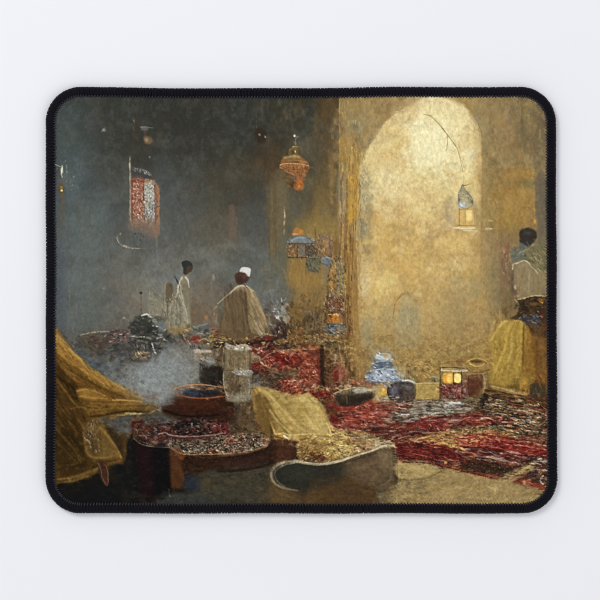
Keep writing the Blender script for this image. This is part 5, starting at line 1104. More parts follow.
K('325,185 400,170 470,185 600,175', 7, '6e5a3c', .7); K('205,265 240,255 270,270 330,278 430,278 520,270 600,258', 9, '7c6458', .85, 7); K('270,282 400,292 520,285 600,270', 16, '4a2626', .8, f=.8); K('270,290 400,300 500,300', 5, '8c3c3c', .5)
P('270,300 400,302 480,300 540,285 600,275 640,275 640,385 420,385 350,385 300,365 260,335', '544a38', .92, 1)
D('270,300 480,305 560,285 640,275 640,370 420,385 330,375 270,345', 480, '8c8068*3 241e18*4 b8b094 54482f 6c5c44 a8503c cac4b0', (1, 3.2), (.5, 1.2), 20, 60, .85, 272)
K('410,310 440,300 500,305 600,280', 8, 'a8a48c', .75, 5); K('350,385 420,385 500,380 600,382', 7, 'a08050', .8); K('55,290 90,322 150,338 240,345', 9, '8c8060', .8, 6); K('270,340 300,350 325,345', 16, 'a09480', .7, f=.8)
P('260,345 330,355 345,385 300,390 270,375', '6c4430', .8, 1.2); K('60,275 60,295 100,305', 8, 'a07c60', .6); D('60,270 260,275 260,335 90,320', 130, '7c4438 a89484 34201c*2 5c3028 8c7464', (1, 3.5), (.5, 1.4), 25, 50, .75, 273)
at(218, 424)
P('-60,30 0,20 100,0 200,-20 300,0 390,60 395,110 360,160 260,200 100,230 -60,240', '4b3428', .85, 1.5)
P('0,80 100,70 250,70 340,85 375,125 350,170 250,195 120,215 0,225', '5e4a38', .9, 1)
D('-40,90 100,75 260,70 345,90 370,130 340,170 200,205 0,225 -40,230', 620, '8c8468*2 34261e*4 a87048 c8b898 6c5c48*2 b04c38 5c6458 e0d4b8 7c4030', (1, 3), (.5, 1.3), 10, 60, .85, 274)
K('80,110 150,80 250,78 330,92 365,130', 8, '7c7c60', .7, 5); K('0,215 100,210 200,192', 7, 'b09060', .7); E(240, 186, 14, 7, 'f0dca0', .9, .7); K('330,150 350,170', 9, 'd8b888', .75); E(315, 148, 14, 8, 'b0b8b0', .7, .8); D('60,110 160,100 150,140 60,145', 40, 'c86048 a84434 d8a088', (1, 2.5), (.6, 1.3), 5, 30, .8, 275)
K('350,105 375,125 350,165 330,185', 8, 'a87448', .7, 5)
P('0,0 60,-10 90,60 0,70', '601a1c', .85, 1.5); D('-60,0 90,-10 90,70 -40,70', 120, '8c2424*2 3c1818*2 a83c34 5c2c28', (1.5, 4), (.6, 1.5), 10, 40, .75, 276); K('0,40 60,60', 12, 'a02828', .6, f=.8)
P('80,10 180,-20 300,0 395,60 400,110 340,80 200,60 100,60', '4c3a26', .9, 1.5); P('170,0 270,0 280,60 200,60', '6c5c3c', .6, 3); P('290,0 400,0 400,90 350,70 290,50', '502f1e', .7, 2)
P('-300,240 0,235 200,215 330,190 385,150 410,130 420,200 410,290 330,320 150,345 -60,350 -280,320', '2a1a11', .92, 1.3); P('0,260 200,240 380,190 380,280 200,320 0,330', '33211a', .5, 4)
K('-60,232 60,226 200,212 330,180', 8, '6c4c30', .55, f=.8)
at(136, 424)
P('340,225 600,220 600,340 460,345 360,340 335,280', '2c1a10', .85, 1.5); K('340,225 450,238 600,240', 14, '54341c', .7, f=1); P('470,370 600,350 600,560 160,580 170,530 280,500 420,500', '3a3a30', .85, 3)
P('460,380 600,370 600,500 470,490', '423a28', .7, 4); P('370,410 420,390 450,420 440,480 380,470', '35465a', .65, 3); P('160,540 300,520 600,530 600,590 160,590', '303432', .6, 3)
P('0,120 130,160 250,190 240,500 150,560 150,600 0,600', '17110f', .95, 1.5); P('140,180 250,190 250,480 240,520 160,530', '0f1012', .85, 2)
K('95,175 115,260 130,350 140,430 150,540', 24, '2e1016', .8, 18, f=1.6); P('0,130 90,160 100,300 0,250', '2a1416', .7, 3)
P('245,200 280,195 300,240 330,300 350,380 350,460 320,480 280,480 255,450 250,330', '4f2f17', .92, 1.2); K('255,210 262,280', 20, '602820', .7, f=1); K('295,270 320,330 345,400', 10, '7c5428', .7, f=.8); K('300,380 310,460', 30, '5f3414', .6, f=1.2); K('320,300 335,340', 7, '8c7c58', .5)
P('260,480 420,460 400,500 250,510', '100f10', .85, 2); K('240,480 250,530', 9, '5c564a', .7, 5); E(250, 530, 6, 8, '8c887c', .6)
P('260,150 320,170 345,210 290,215 255,190', '7c5c48', .8, 1.2); D('250,140 340,150 340,215 260,205', 40, 'b0a090 5c3828*2 8c6c54 34201a', (1, 3), (.5, 1.3), 30, 60, .8, 277); P('300,215 350,215 345,260 310,250', '8c4a20', .7, 1.2)
K('0,110 60,135 130,158 250,165', 10, '7c7058', .75, 7)
# ---- copper basin
at(136, 342)
P('270,350 300,320 400,305 500,310 600,330 700,370 700,560 500,550 300,540 220,520 190,490 260,450 290,430 280,380', '3a1f13', .95, 1.2)
P('280,345 330,318 450,305 600,325 640,370 600,400 430,410 340,395 290,370', '5a3c26', .9, 1)
P('340,370 380,345 500,340 600,355 600,395 450,405 360,395', '23262c', .92, 1.4); P('350,375 400,350 460,360 460,395 380,392', '26405c', .7, 2); K('560,340 600,355', 12, '6c7c88', .6); K('350,365 420,350', 9, '4c2c1c', .6)
K('268,348 320,322 420,310 560,318 620,335', 9, '8a6444', .8, 6); D('280,320 600,310 600,350 300,350', 90, '8c5c38*2 c89870 4c2c1a 6c4428', (1.5, 4), (.5, 1.3), 8, 40, .7, 280)
K('300,385 360,402 450,412 600,404 640,398', 13, '9a4424', .9, 9, f=.7); K('500,406 600,400', 7, 'c8704c', .6); P('300,400 600,415 640,440 600,480 400,480 300,440', '5a2814', .75, 3); P('330,420 560,425 500,450 360,450', '74321a', .6, 3)
P('220,480 600,500 650,540 400,550 240,530', '1e1410', .8, 2.5); D('290,400 640,410 640,530 260,510', 100, '6c3018 34180f*2 8c4424 2a1812', (3, 9), (.7, 2), 5, 12, .4, 281, f=1)
P('470,160 600,180 640,320 500,310 470,280', '27211b', .8, 2); at(190, 330, 70); K('150,560 250,575 300,560', 8, 'a85c38', .7)
P('0,500 60,480 200,490 300,550 280,580 0,590', '2a2622', .5, 2); K('0,490 100,480 220,495 290,530', 10, '7c5c3c', .7, 6); D('0,470 280,480 280,520 0,500', 50, 'a87448 5c3820*2 c08c58', (1, 3), (.5, 1.2), 8, 40, .7, 282)
# ---- draped ochre cloth, left foreground
ph()
P('50,320 56,328 66,344 75,357 88,368 104,380 120,390 136,398 145,402 154,403 160,408 150,411 136,412 110,420 98,416 104,424 114,436 120,452 122,458 116,464 108,466 106,480 100,480 98,466 88,472 70,480 58,484 50,484', '6e5222', .97, .8)
at(54, 342)
P('0,-60 20,-90 90,10 160,90 250,180 330,230 420,290 520,340 600,385 600,400 560,390 460,345 300,280 200,200 100,110 0,40', 'a8823a', .9, 2)
K('20,0 90,60 160,130 240,205 340,265', 26, 'b8903f', .75, 12, f=1.5); K('75,0 140,75 230,165 330,230 420,288', 10, 'c09c54', .8, 6, f=.6)
P('20,60 100,110 180,190 280,260 400,330 480,360 560,400 420,410 320,370 200,330 140,280 60,200 20,130', '77561f', .85, 2.5); K('160,250 240,300 340,350 430,395', 22, '4c3512', .75, 12, f=1.5); K('100,150 180,230 300,290 440,350', 16, '8c6828', .7, f=1.5)
P('20,30 60,30 130,90 120,110 60,70 20,80', '8a6a2e', .7, 2); K('30,70 90,120 140,170', 9, '4a3618', .6, f=.8); D('20,20 180,100 200,250 100,220 20,120', 80, 'b08c44 5c4218*2 d0bc8c 8c6830 7a5a26', (1.5, 5), (.5, 1.5), 42, 25, .5, 290)
K('95,150 115,165', 6, 'd8ccac', .75); K('60,130 80,150', 5, 'b8a070', .6); E(120, 215, 20, 26, '84683c', .6, 1.6); K('120,175 140,182', 6, 'c8b488', .6)
P('20,200 60,260 100,300 140,290 160,340 120,400 60,330 20,280', '45330f', .8, 2.5); K('20,250 80,340 150,460', 14, '33260f', .7, f=1.3); P('20,280 60,320 110,400 150,470 100,470 60,430 20,400', '7c5a22', .75, 2.5)
P('160,350 220,340 300,355 380,395 440,430 600,440 640,460 600,500 500,515 400,520 300,540 260,500 170,430', '6d511e', .9, 1.5)
P('165,360 220,345 300,365 370,400 340,415 250,415 190,400', 'a67c30', .85, 1.6); K('170,380 230,400 330,412 430,425 520,432 640,425', 10, 'b08838', .75, 6, f=.8); K('175,350 230,345 300,365', 8, 'c89c48', .7, f=.7); K('200,415 300,425 420,440', 12, '4c3814', .7, f=1.1)
K('420,425 470,420 540,432', 9, 'c8a65c', .8, 5); P('450,440 640,450 640,480 520,505 420,500', '735a2a', .7, 2.5); K('300,535 400,518 520,505 640,512', 10, '443310', .7, f=1)
K('520,515 560,520 640,522', 13, 'a49a68', .85, 9); D('170,350 640,430 600,510 300,530', 130, '8c6a2c 4c3a18*2 a07c34 6c5424', (4, 12), (.6, 2), 12, 12, .4, 291, f=.8)
K('470,320 520,345 600,385', 6, 'd0b888', .8); K('500,325 560,360 610,390', 8, '4a3010', .8, f=.6)
P('20,300 130,480 220,470 260,520 240,600 20,600', '543b16', .85, 2.5); P('20,450 130,490 200,520 150,600 20,600', '5c4218', .5, 4); K('135,480 190,475 240,500 262,530', 9, 'a88440', .7, f=.8); P('140,485 220,480 250,510 200,520', '8c6c30', .7, 1.5)
at(70, 310, 100)
K('310,452 370,480 430,515 455,530', 6, 'ccb48c', .85); K('330,480 400,515 470,548', 6, 'd0a468', .8); K('350,475 430,520', 8, '5c4020', .8, 5)
P('430,515 490,505 520,490 535,500 505,528 460,545 440,535', '5e3e34', .75, 1); K('535,470 540,490', 5, 'd0c0a8', .85); K('500,520 520,490 535,485', 5, 'b89c80', .75); D('430,510 540,490 530,520 460,545', 24, 'd8c8b8 7c5040*2 3c2420', (1, 2.6), (.5, 1.1), 160, 30, .8, 292)
K('470,545 500,552', 6, 'c8d0d0', .7); K('300,540 400,560 520,572 600,562', 8, 'a08448', .75, 5); K('380,560 480,576 600,580', 12, '5c4824', .6, f=1)
ph()
K('118,415 130,414 146,413.5 158,409.5', 2.2, 'b4a670', .9, 1.4); K('110,419 124,417 140,417', 1.6, '3c3018', .6); K('130,405 146,405.5 160,406', 2, '4c3c1c', .6)
P('100,418 118,418 150,415 175,418 175,424 150,424 132,428 128,436 120,436 108,424', '4a4d4b', .85, 2); D('104,418 170,416 160,424 128,436 112,428', 80, '5c6062 3c3c38*2 6c6c64 4c4434', (2, 6), (.7, 2), 10, 50, .5, 293, f=.8)
at(54, 424)
P('200,0 330,0 360,30 400,90 450,160 490,230 500,270 470,290 400,300 340,275 280,250 240,230 220,130', '7a5f2c', .95, 1.2)
P('215,10 250,0 290,60 320,130 330,200 300,215 260,190 240,120', '5d4c34', .85, 1.8); D('220,0 330,0 340,200 250,210', 120, '9c9070 44382a*2 7c6844 b0a48c 6c5430', (1.2, 4), (.5, 1.4), 70, 40, .65, 294); E(290, 190, 30, 24, '3c2a22', .7, 1.8); K('250,30 280,60', 14, 'b0a890', .6, f=.8); K('330,20 320,100', 9, 'b09c6c', .6)
P('330,10 380,60 420,130 460,200 400,240 340,230 330,130', '84672c', .7, 2.5); K('380,80 420,140 470,220 490,250', 16, 'b08c48', .7, 10, f=.9); P('350,120 400,160 420,220 360,225', '74603c', .6, 2.5); K('250,225 300,245 380,245 460,225', 8, 'a88840', .7)
K('340,255 400,262 440,240', 16, '3c2a14', .75, f=1); P('330,260 440,265 500,250 500,290 440,300 340,300', '5c3f1a', .8, 1.6); E(490, 255, 20, 28, '7c4f20', .6, 2)
P('20,0 200,0 220,130 240,240 330,290 320,330 250,380 120,420 30,435 10,300', '4c3614', .7, 2.5)
P('20,60 120,140 190,250 200,300 120,330 20,300', '533c18', .6, 5); K('20,150 100,220 200,300', 14, '33240f', .6, f=1.5); K('160,200 190,260 200,290', 8, '80602c', .6); K('20,260 140,300 260,300 320,310', 16, '3a2a10', .5, f=1.5)
P('30,390 130,380 220,350 320,320 330,345 260,380 140,420 40,435 25,430', '7c5f28', .85, 1.6); K('40,405 150,395 240,365 320,330', 8, 'b09048', .75, f=.7); K('130,400 170,393', 9, '34240c', .7); K('30,430 130,420 250,385', 6, '8c7038', .7)
D('20,0 200,0 240,230 320,330 40,430', 150, '6c4e1f 3a2a10*2 7c5c28 543c16', (5, 16), (.7, 2.4), 55, 22, .35, 295, f=1)
P('325,285 360,275 385,300 395,350 398,430 385,452 360,430 340,390 325,370', '42271a', .9, .9); K('322,285 345,350 345,380 375,440', 7, '8c7c6c', .75, 4); K('365,290 390,330 398,420 385,450', 8, 'a07c50', .7); K('340,300 370,400 385,430', 8, '5c4438', .6)
P('30,445 130,432 260,395 330,370 360,440 390,460 420,400 450,300 520,280 530,130 600,100 600,600 30,600', '131414', .97, 1.5)
P('380,20 430,30 470,60 510,120 500,200 450,150 400,80', '2c2417', .85, 2); P('400,60 440,80 480,150 470,170', '3c2e1a', .6, 2)
P('490,70 530,90 525,200 515,290 490,290 500,180', '4a3418', .85, 1.8); K('480,85 510,70 540,90', 8, '6c5028', .6, f=1); K('520,110 515,200', 10, '5c4020', .6, f=1)
P('410,310 450,300 440,360 455,400 430,410 412,370', '33261a', .85, 2); P('490,480 545,480 545,590 500,590', '2a2218', .85, 2.5); K('525,490 530,580', 14, '3c3224', .5, f=1.5); K('450,400 500,490', 14, '241c14', .6, f=1.5)
at(136, 424); P('-40,-20 30,-40 60,-20 40,40 0,60 -20,60', '4a1c18', .8, 1.8)
K('0,-10 -10,80 0,115', 14, '9c7c60', .3, f=1)
# ------------------------------------------------------------------ overall brush grain
ph()
LOW = '48,336 556,336 556,512 48,512'
wobble(LOW, .85, 9, 731, .8); wobble('48,90 556,90 556,345 48,345', .8, 8, 741, 1.0)
HEAP = '340,412 400,400 470,398 548,400 548,492 510,482 470,474 396,462 396,448 350,436'
cloud(HEAP, '1e1612', .55, .54, .66, 13, 751, .32); cloud(HEAP, '1e1612', .35, .56, .68, 6, 781, .4); cloud(HEAP, 'c8b088', .30, .58, .70, 5, 752, .4); cloud(HEAP, '5c2420', .4, .52, .66, 11, 753, .4)
cloud('448,415 548,412 548,434 500,432 460,436', '2c241a', .55, .48, .62, 11, 754, .35); cloud('448,415 548,412 548,450 500,448 460,440', 'b8a478', .35, .54, .66, 6, 755, .35)
cloud(PILE := '245,345 340,340 345,395 300,400 245,385', '2c1812', .45, .54, .66, 10, 756, .6); cloud(PILE, 'c09868', .28, .56, .68, 5, 757, .6)
TRAY = '140,426 200,420 262,430 268,446 200,460 140,446'
cloud(TRAY, '1c1612', .45, .52, .66, 9, 758, .5); cloud(TRAY, 'a89878', .25, .57, .69, 4.5, 759, .5)
cloud('300,438 385,434 392,450 340,462 300,462', '6c4c24', .45, .50, .66, 10, 760, .5); cloud('300,438 385,434 390,450 340,462 300,462', 'e0d090', .3, .56, .68, 5, 761, .6)
cloud('395,462 548,486 548,508 380,508', 'b8a068', .35, .50, .68, 22, 762, .4); cloud('395,462 548,486 548,508 380,508', '7c683c', .35, .52, .68, 14, 763, .35)
cloud('190,335 260,335 250,405 190,400', '2c2218', .35, .52, .66, 12, 764, 1.2); cloud('190,335 260,335 250,405 190,400', 'b0a888', .22, .55, .68, 7, 765, 1.0)
cloud('60,340 195,338 195,400 130,404', '3a3c3a', .3, .50, .68, 16, 766, .6); cloud('70,336 195,336 195,400 130,404', '98988c', .3, .54, .7, 10, 767, .6)
cloud('54,340 100,370 160,405 120,480 54,490', '3c2a10', .35, .50, .68, 14, 768); cloud('54,340 100,370 160,405 120,430 54,430', 'b89450', .25, .54, .7, 9, 769)
cloud('480,320 548,310 548,400 480,395', '4c3818', .35, .50, .66, 11, 770, 2.2); cloud('480,320 520,320 520,395 480,395', 'd0b868', .3, .54, .68, 7, 771, 2.2)
cloud('270,300 340,300 340,350 270,350', '3c2c1a', .4, .50, .66, 10, 772, 1.4); cloud('345,340 480,340 480,380 345,380', '5c4830', .4, .52, .66, 9, 773, .8); cloud('345,340 480,340 480,380 345,380', 'c8b078', .3, .56, .68, 6, 774, .8)
cloud('270,465 396,460 396,505 270,505', '2a2018', .4, .50, .68, 14, 775); cloud('270,465 396,460 396,505 270,505', '74603c', .3, .54, .7, 10, 776)
# ---- accents laid over the loosened paint
# smoke keeps neutral greys; dim warm shade behind it
ph()
P('66,336 130,338 135,385 100,372 66,352', '464642', .40, 6); P('110,370 200,352 196,395 150,404 118,388', '868882', .35, 8); cloud('60,336 200,336 200,402 120,402', '5c5444', .15, .48, .64, 15, 801, .7)
# crack and cord in the arch
at(382, 96)
K('325,136 345,138 372,152 410,190 450,243', 6, '94834f', .7, 8); K('450,243 485,295 520,340 552,378', 8, '84733f', .7, 4); K('400,180 430,222 462,262', 4, '6c5c30', .6, 3)
K('478,292 480,345 472,398', 4.5, '84744c', .8); K('552,378 568,415 574,450 600,520', 4, '8c7c4c', .6)
at(300, 96); K('598,215 575,262 545,305 508,350 495,400', 7, '847450', .7, 5); K('590,240 560,300 520,330', 5, 'd8cc9c', .7)
at(464, 96); K('100,205 122,250 132,300 130,360', 6, '6c5c3c', .6); K('138,440 140,520 132,600', 6, '7c663c', .6)
# coloured lantern: frame, flecks and fading foot
at(110, 160, 60)
P('215,190 335,195 338,640 225,640', '7c5040', .35, 1.2); P('340,225 445,240 445,620 345,620', '8c887c', .35, 1.2)
D('226,205 332,205 338,620 232,620', 300, 'e0d4b4*2 8c3c30*2 b0806c 5c3830*2 c8a888 a84438 d8b49c', (.8, 2), (.5, 1.2), 70, 60, .8, 811)
D('345,240 442,240 442,600 348,600', 260, 'dcdccc*2 9ca098 64645c*2 c0b48c 848880 f0ece0 54504c', (.8, 2), (.5, 1.2), 70, 50, .8, 812)
K('222,200 226,320 230,460', 12, '94382c', .75, f=.6); K('333,215 336,300 334,380', 9, '94281f', .8, 6); K('446,225 462,280 468,420 464,600', 10, '9c5840', .7, f=.5); K('222,192 300,198 340,215 400,200 440,225', 9, '7c4a38', .7, f=.6)
P('222,70 335,90 405,135 425,190 330,175 225,170', '3c3b38', .6, 1.2); D('235,85 330,95 400,130 400,150 300,120 240,110', 40, 'b4b0a4*2 5c5854 d8d4c8 383634', (.7, 1.6), (.5, .9), 25, 40, .85, 813)
at(136, 178)
P('-40,290 135,300 160,360 120,430 40,400 -40,380', '86705a', .6, 2); P('-20,350 110,360 130,440 120,520 0,520 -40,420', '56564f', .65, 3)
D('-30,300 150,310 150,400 -30,380', 70, 'a08068 5c5048*2 b4947c 80604c 74706a', (1, 3), (.5, 1.3), 80, 40, .6, 814)
K('150,320 160,370 155,420', 12, '94664c', .6, 6, f=.8); D('0,385 60,385 60,480 0,480', 16, '2c3034*2 6c7478', (.8, 2), (.6, 1.2), 40, 60, .7, 815)
# brass lamp rim lights
at(265, 125, 60)
K('155,400 230,392 330,398 428,412', 7, 'd0a47c', .8, 5); K('200,440 260,500 300,520', 9, '54381f', .6); K('235,310 330,300', 7, 'b8a46c', .7)
D('170,410 430,412 420,460 380,520 300,510 210,465', 60, 'c89060 5c381f*2 d8a880 8c5430', (1.2, 3.5), (.5, 1), 35, 30, .7, 816)
# white-capped man: cloak tones
at(218, 260)
P('95,235 150,215 215,240 205,400 195,585 30,585 16,540 45,400', '5a4a34', .45, 3); P('215,230 262,240 300,320 345,430 330,500 270,520 240,420 205,300', '9c8a64', .45, 3)
K('95,260 70,380 40,500', 12, '7c6a4c', .5, f=1); K('205,250 195,360 205,480 220,560', 12, '4a3a26', .55, f=1); K('250,240 300,340 340,440', 12, 'b0a078', .55, 6, f=.8); K('235,300 270,400 305,470', 9, '5c4a2f', .6); K('215,240 240,330 270,420 290,490', 8, 'b8a880', .6, 4)
K('100,240 130,205 170,186 215,195', 13, 'c8bca0', .75, 8, f=.6); P('270,445 300,455 335,530 290,535', 'd0c6a4', .7, 1); K('285,505 310,528', 12, 'ece4cc', .8); K('225,405 262,448 290,490', 5, 'd8caa0', .8)
D('30,260 200,240 190,580 30,580', 90, '4a3c28*2 6c5a3e 3c3020 7c6a4a', (5, 14), (.6, 1.8), 84, 7, .4, 817, f=.7)
K('160,75 180,58 215,58 236,68', 7, 'f0eee8', .7); P('128,118 160,98 215,110 222,140 190,162 140,160', '4a2c20', .5, 1); E(165, 108, 18, 9, '74503c', .6, .8); K('205,95 228,118', 6, 'a09484', .6)
# standing man
at(136, 260)
D('225,300 340,280 385,460 230,480', 110, 'b4ae94*2 4a4636 94907a 34322a 847c68 a8946c', (1.2, 4), (.5, 1.3), 75, 35, .7, 818); K('340,125 318,165 308,215', 8, 'dcd6bc', .8); K('330,280 350,335 368,372', 9, 'ccc6aa', .8, 6); K('362,128 380,150 385,175', 12, 'e0dac0', .75, 7)
P('345,180 385,190 396,300 372,350', '6c6048', .6, 1.2); K('378,300 385,400 395,460', 6, 'b0a888', .6)
# dark wares: bright touches
at(70, 310, 100)
P('365,75 440,62 485,95 480,150 430,165 370,140', '2c2b27', .55, 1.2); P('100,165 230,170 240,210 150,215', '4c3c30', .5, 2)
for q in (('430,32 462,25 486,42', 9, 'e0e0d0'), ('497,96 528,98', 7, 'd4d8d4'), ('520,170 548,166 572,182', 7, 'c0c0b4'), ('358,158 400,160 448,162', 5, 'c8c8b8'), ('492,198 502,238 514,262', 6, 'd0d4cc'), ('60,152 140,134 236,128', 5, 'a8a084'), ('405,252 415,262', 6, 'f0dca8')): K(q[0], q[1], q[2], .8)
D('230,128 345,122 350,165 300,200 240,190', 40, '9c5044 241c1a*2 b0a49c 5c3a30', (1, 3), (.5, 1.2), 30, 50, .8, 819)
P('360,285 440,300 480,290 470,305 420,318 365,305', '241f19', .6, 1.2); D('240,200 480,200 500,260 350,250', 50, '1f1e1c*2 74746a 403c34', (1.5, 4), (.5, 1.6), 20, 50, .6, 820)
# ---- ochre drape at the left: deep folds and lit ridges
at(54, 342)
P('18,120 60,190 120,250 190,320 160,400 110,380 60,300 18,240', '34260e', .55, 4); P('20,420 120,480 200,520 190,640 20,640', '33240e', .45, 6)
K('20,240 60,300 100,370 160,455', 13, '241a0a', .75, 8, f=1.2); K('30,85 90,130 150,185 200,240', 8, '4c3614', .7, 5, f=.8); K('175,300 260,335 350,375 450,410', 12, '3a2a10', .7, 8, f=1.2)
K('190,415 280,432 360,430 430,445', 9, '402f12', .65, f=.9); K('280,548 350,538 430,520 520,508 640,510', 9, '2c200e', .7, f=1); K('145,478 200,475 245,492', 7, 'a4843c', .65); K('240,495 270,530 340,600', 8, '2c200e', .6, f=.9)
K('20,-20 70,40 140,110 230,190 330,250 430,305 520,360', 7, 'c09a48', .75, 6); K('60,0 140,78 225,160', 6, 'd0ac5c', .6, f=.6); K('40,40 100,100 180,170 280,240 380,300', 8, '8c6828', .6, f=.8)
P('170,352 235,345 320,368 370,398 300,412 220,405', 'b08a3c', .55, 1.6); K('175,352 240,350 310,368 370,395', 6, 'd4ac5c', .75); K('430,428 500,428 600,436', 6, 'c8a868', .65)
D('20,20 420,300 560,400 420,420 200,330 20,200', 120, '94702c 4a3612*2 b48c3c 6c4f1e c89c4c', (5, 14), (.6, 1.8), 38, 9, .45, 821, f=.6)
D('20,260 200,420 220,520 20,600', 80, '6c4e1e 32240e*2 84622a 46320f', (5, 14), (.8, 2.2), 55, 14, .5, 822, f=.9)
K('95,150 112,163', 6, 'e0d4b8', .8); K('70,180 100,215 150,240', 6, '9c8050', .5); E(105, 230, 16, 10, 'a89c78', .4, 1)
at(54, 424)
K('20,60 90,120 150,200 190,290', 12, '2c1f0c', .6, f=1.5); K('20,200 90,240 170,300', 10, '2c1f0c', .55, f=1.5); P('20,30 200,40 230,200 180,300 20,320', '3c2b11', .45, 8); K('20,345 130,335 240,300', 10, '2a1e0c', .6, f=1.3)
K('335,20 395,90 455,175 492,245', 8, 'c09c54', .65, 5); K('205,20 225,130 245,225 310,250 400,245 470,215', 7, '96763a', .65); D('225,10 325,10 330,190 250,200', 60, 'a8a080 3c3022*2 80683f 6c6048', (1.2, 4), (.5, 1.3), 75, 30, .7, 823); P('240,110 330,120 320,215 270,210', '34271c', .45, 2.5)
K('30,432 140,410 240,372 320,328', 6, 'c4a058', .6); P('30,448 130,436 260,400 326,374 340,600 30,600', '121313', .8, 1.5)
# ---- blue light through the floor by the tray stays dim
at(136, 424); P('370,400 430,390 445,440 430,480 375,470', '2c3642', .7, 2.5); P('250,250 300,250 345,360 345,450 290,480 258,440', '3f2614', .5, 1.5)
# ---- copper basin
at(136, 342)
P('285,395 360,412 460,420 640,410 650,470 600,520 400,530 260,510 230,480 290,450', '3a1c10', .7, 2.5); K('300,388 360,404 450,412 560,408 640,398', 9, '8c4426', .8, 6, f=.6); K('560,402 620,396', 6, 'd08060', .7)
P('345,372 380,352 470,350 590,362 590,392 450,402 365,395', '1c2028', .75, 1.4); P('355,375 400,358 450,366 450,392 385,390', '24405c', .7, 2); K('270,348 320,325 420,312 540,318 640,335', 7, '9c7450', .75, 5)
D('290,325 600,315 590,340 310,350', 50, 'b08058 4c2c1a*2 d0a480', (1, 3), (.5, 1.2), 8, 30, .75, 824); P('190,490 260,470 300,560 230,540', '3a2a14', .6, 2); K('200,500 260,530 400,545 600,530', 12, '18100c', .7, f=1.4)
# ---- cloth-tied jar
at(190, 330, 70)
P('310,175 500,175 515,330 505,350 310,335', '6c5c40', .45, 3); P('330,200 420,195 430,300 350,310', '57472f', .45, 3); D('305,170 510,180 515,340 305,330', 70, '8c7c58 4c3e2a*2 a09470 6c5a3c', (2, 7), (.6, 1.8), 85, 20, .5, 825)
D('310,110 500,125 500,175 320,160', 60, 'dcd8c8*2 847c64 b8b49c 5c5644', (1, 3), (.5, 1.3), 15, 40, .8, 826); D('385,340 520,345 525,395 390,385', 60, 'ccccc4*2 6c6c64 a8a89c 484438', (1, 3), (.5, 1.3), 5, 20, .8, 827)
K('298,170 296,260 300,340', 7, '8c8468', .6); K('290,370 284,430 300,520 325,580', 7, 'b0a880', .8, 5); K('322,455 306,515 325,565', 6, 'bcb490', .75); P('345,430 440,415 485,470 430,540 350,520', '3a2c1c', .55, 3); K('522,200 528,300 524,420', 8, '94988c', .6, 6); K('310,345 400,350 510,340', 6, '342a1c', .6)
P('95,330 150,312 290,330 290,470 110,465', '201c17', .6, 1.6); P('35,178 100,168 185,182 150,195 60,198', 'c4bca4', .6, 1.2); K('100,200 130,215 130,240', 12, '6c4c2c', .6); K('235,160 240,215', 20, '948c78', .5, f=.8)
# ---- red spice pile
at(240, 320, 100)
K('130,240 165,212 200,192 245,182', 7, '7c7c64', .7, 5); K('125,255 175,288 225,318 265,322', 9, 'c0a87c', .75, 5); P('140,290 240,335 340,325 370,300 300,300 200,290', '3a2a1f', .4, 3); K('250,335 330,340 400,345', 8, '34241c', .6, f=.8); K('180,395 240,375 300,352', 8, '8c5c38', .55)
P('478,175 500,172 505,370 485,372', '241a14', .7, 1.2); K('245,185 300,178 380,178 470,170', 5, 'd8b890', .6); K('290,440 350,452 395,430', 7, '3c1412', .7); E(225, 270, 18, 10, '54544c', .6, .8); K('425,420 470,412 545,428', 6, 'c8a878', .6)
P('50,200 80,200 110,225 80,240 50,235', 'a08c68', .5, 1.2)
# ---- big sack of yellow cloth: folds
at(240, 385, 100)
P('105,60 140,55 175,120 205,210 225,285 190,310 150,290 120,200', '4f3819', .65, 3); K('98,35 130,90 165,180 195,260 215,290', 9, 'c8a254', .8, 6); P('165,120 200,130 250,220 290,280 250,285 205,230', '5c4520', .6, 3)
K('120,30 180,70 240,140 300,200 370,262', 10, '7c6230', .65, 7, f=1.2); K('110,25 170,48 230,90 290,150 350,215', 10, 'd0b468', .7, 7, f=1); K('190,110 240,180 300,250 350,288', 9, 'ccaa5c', .75, 6, f=.8); K('205,170 250,235 300,288', 6, '4a3418', .65)
P('330,110 390,95 440,130 430,200 380,220 340,180', '96803f', .45, 5); P('240,70 320,72 330,110 270,110', '9c8648', .45, 3); K('410,65 425,95 460,130 500,190 520,260', 9, 'd0bc78', .55, f=1); P('370,230 460,200 510,240 500,285 420,290', 'c8b470', .5, 3); K('360,190 400,240 470,275', 10, '8c7438', .5, f=1.5); P('470,110 512,165 532,230 520,285 495,230', '8c7640', .5, 2.5)
K('530,220 538,260 545,290', 10, 'd8c88c', .7, 6); K('195,300 240,295 290,315 340,300', 8, 'd8bc74', .7, 6); K('262,305 285,320', 12, 'f0e4bc', .75, 6); K('215,308 260,318', 9, '6c421c', .7)
K('70,60 60,160 30,260', 14, '3a2c1c', .6, f=1.5); P('190,335 290,335 330,370 330,440 230,460 200,420', '432818', .6, 2.5)
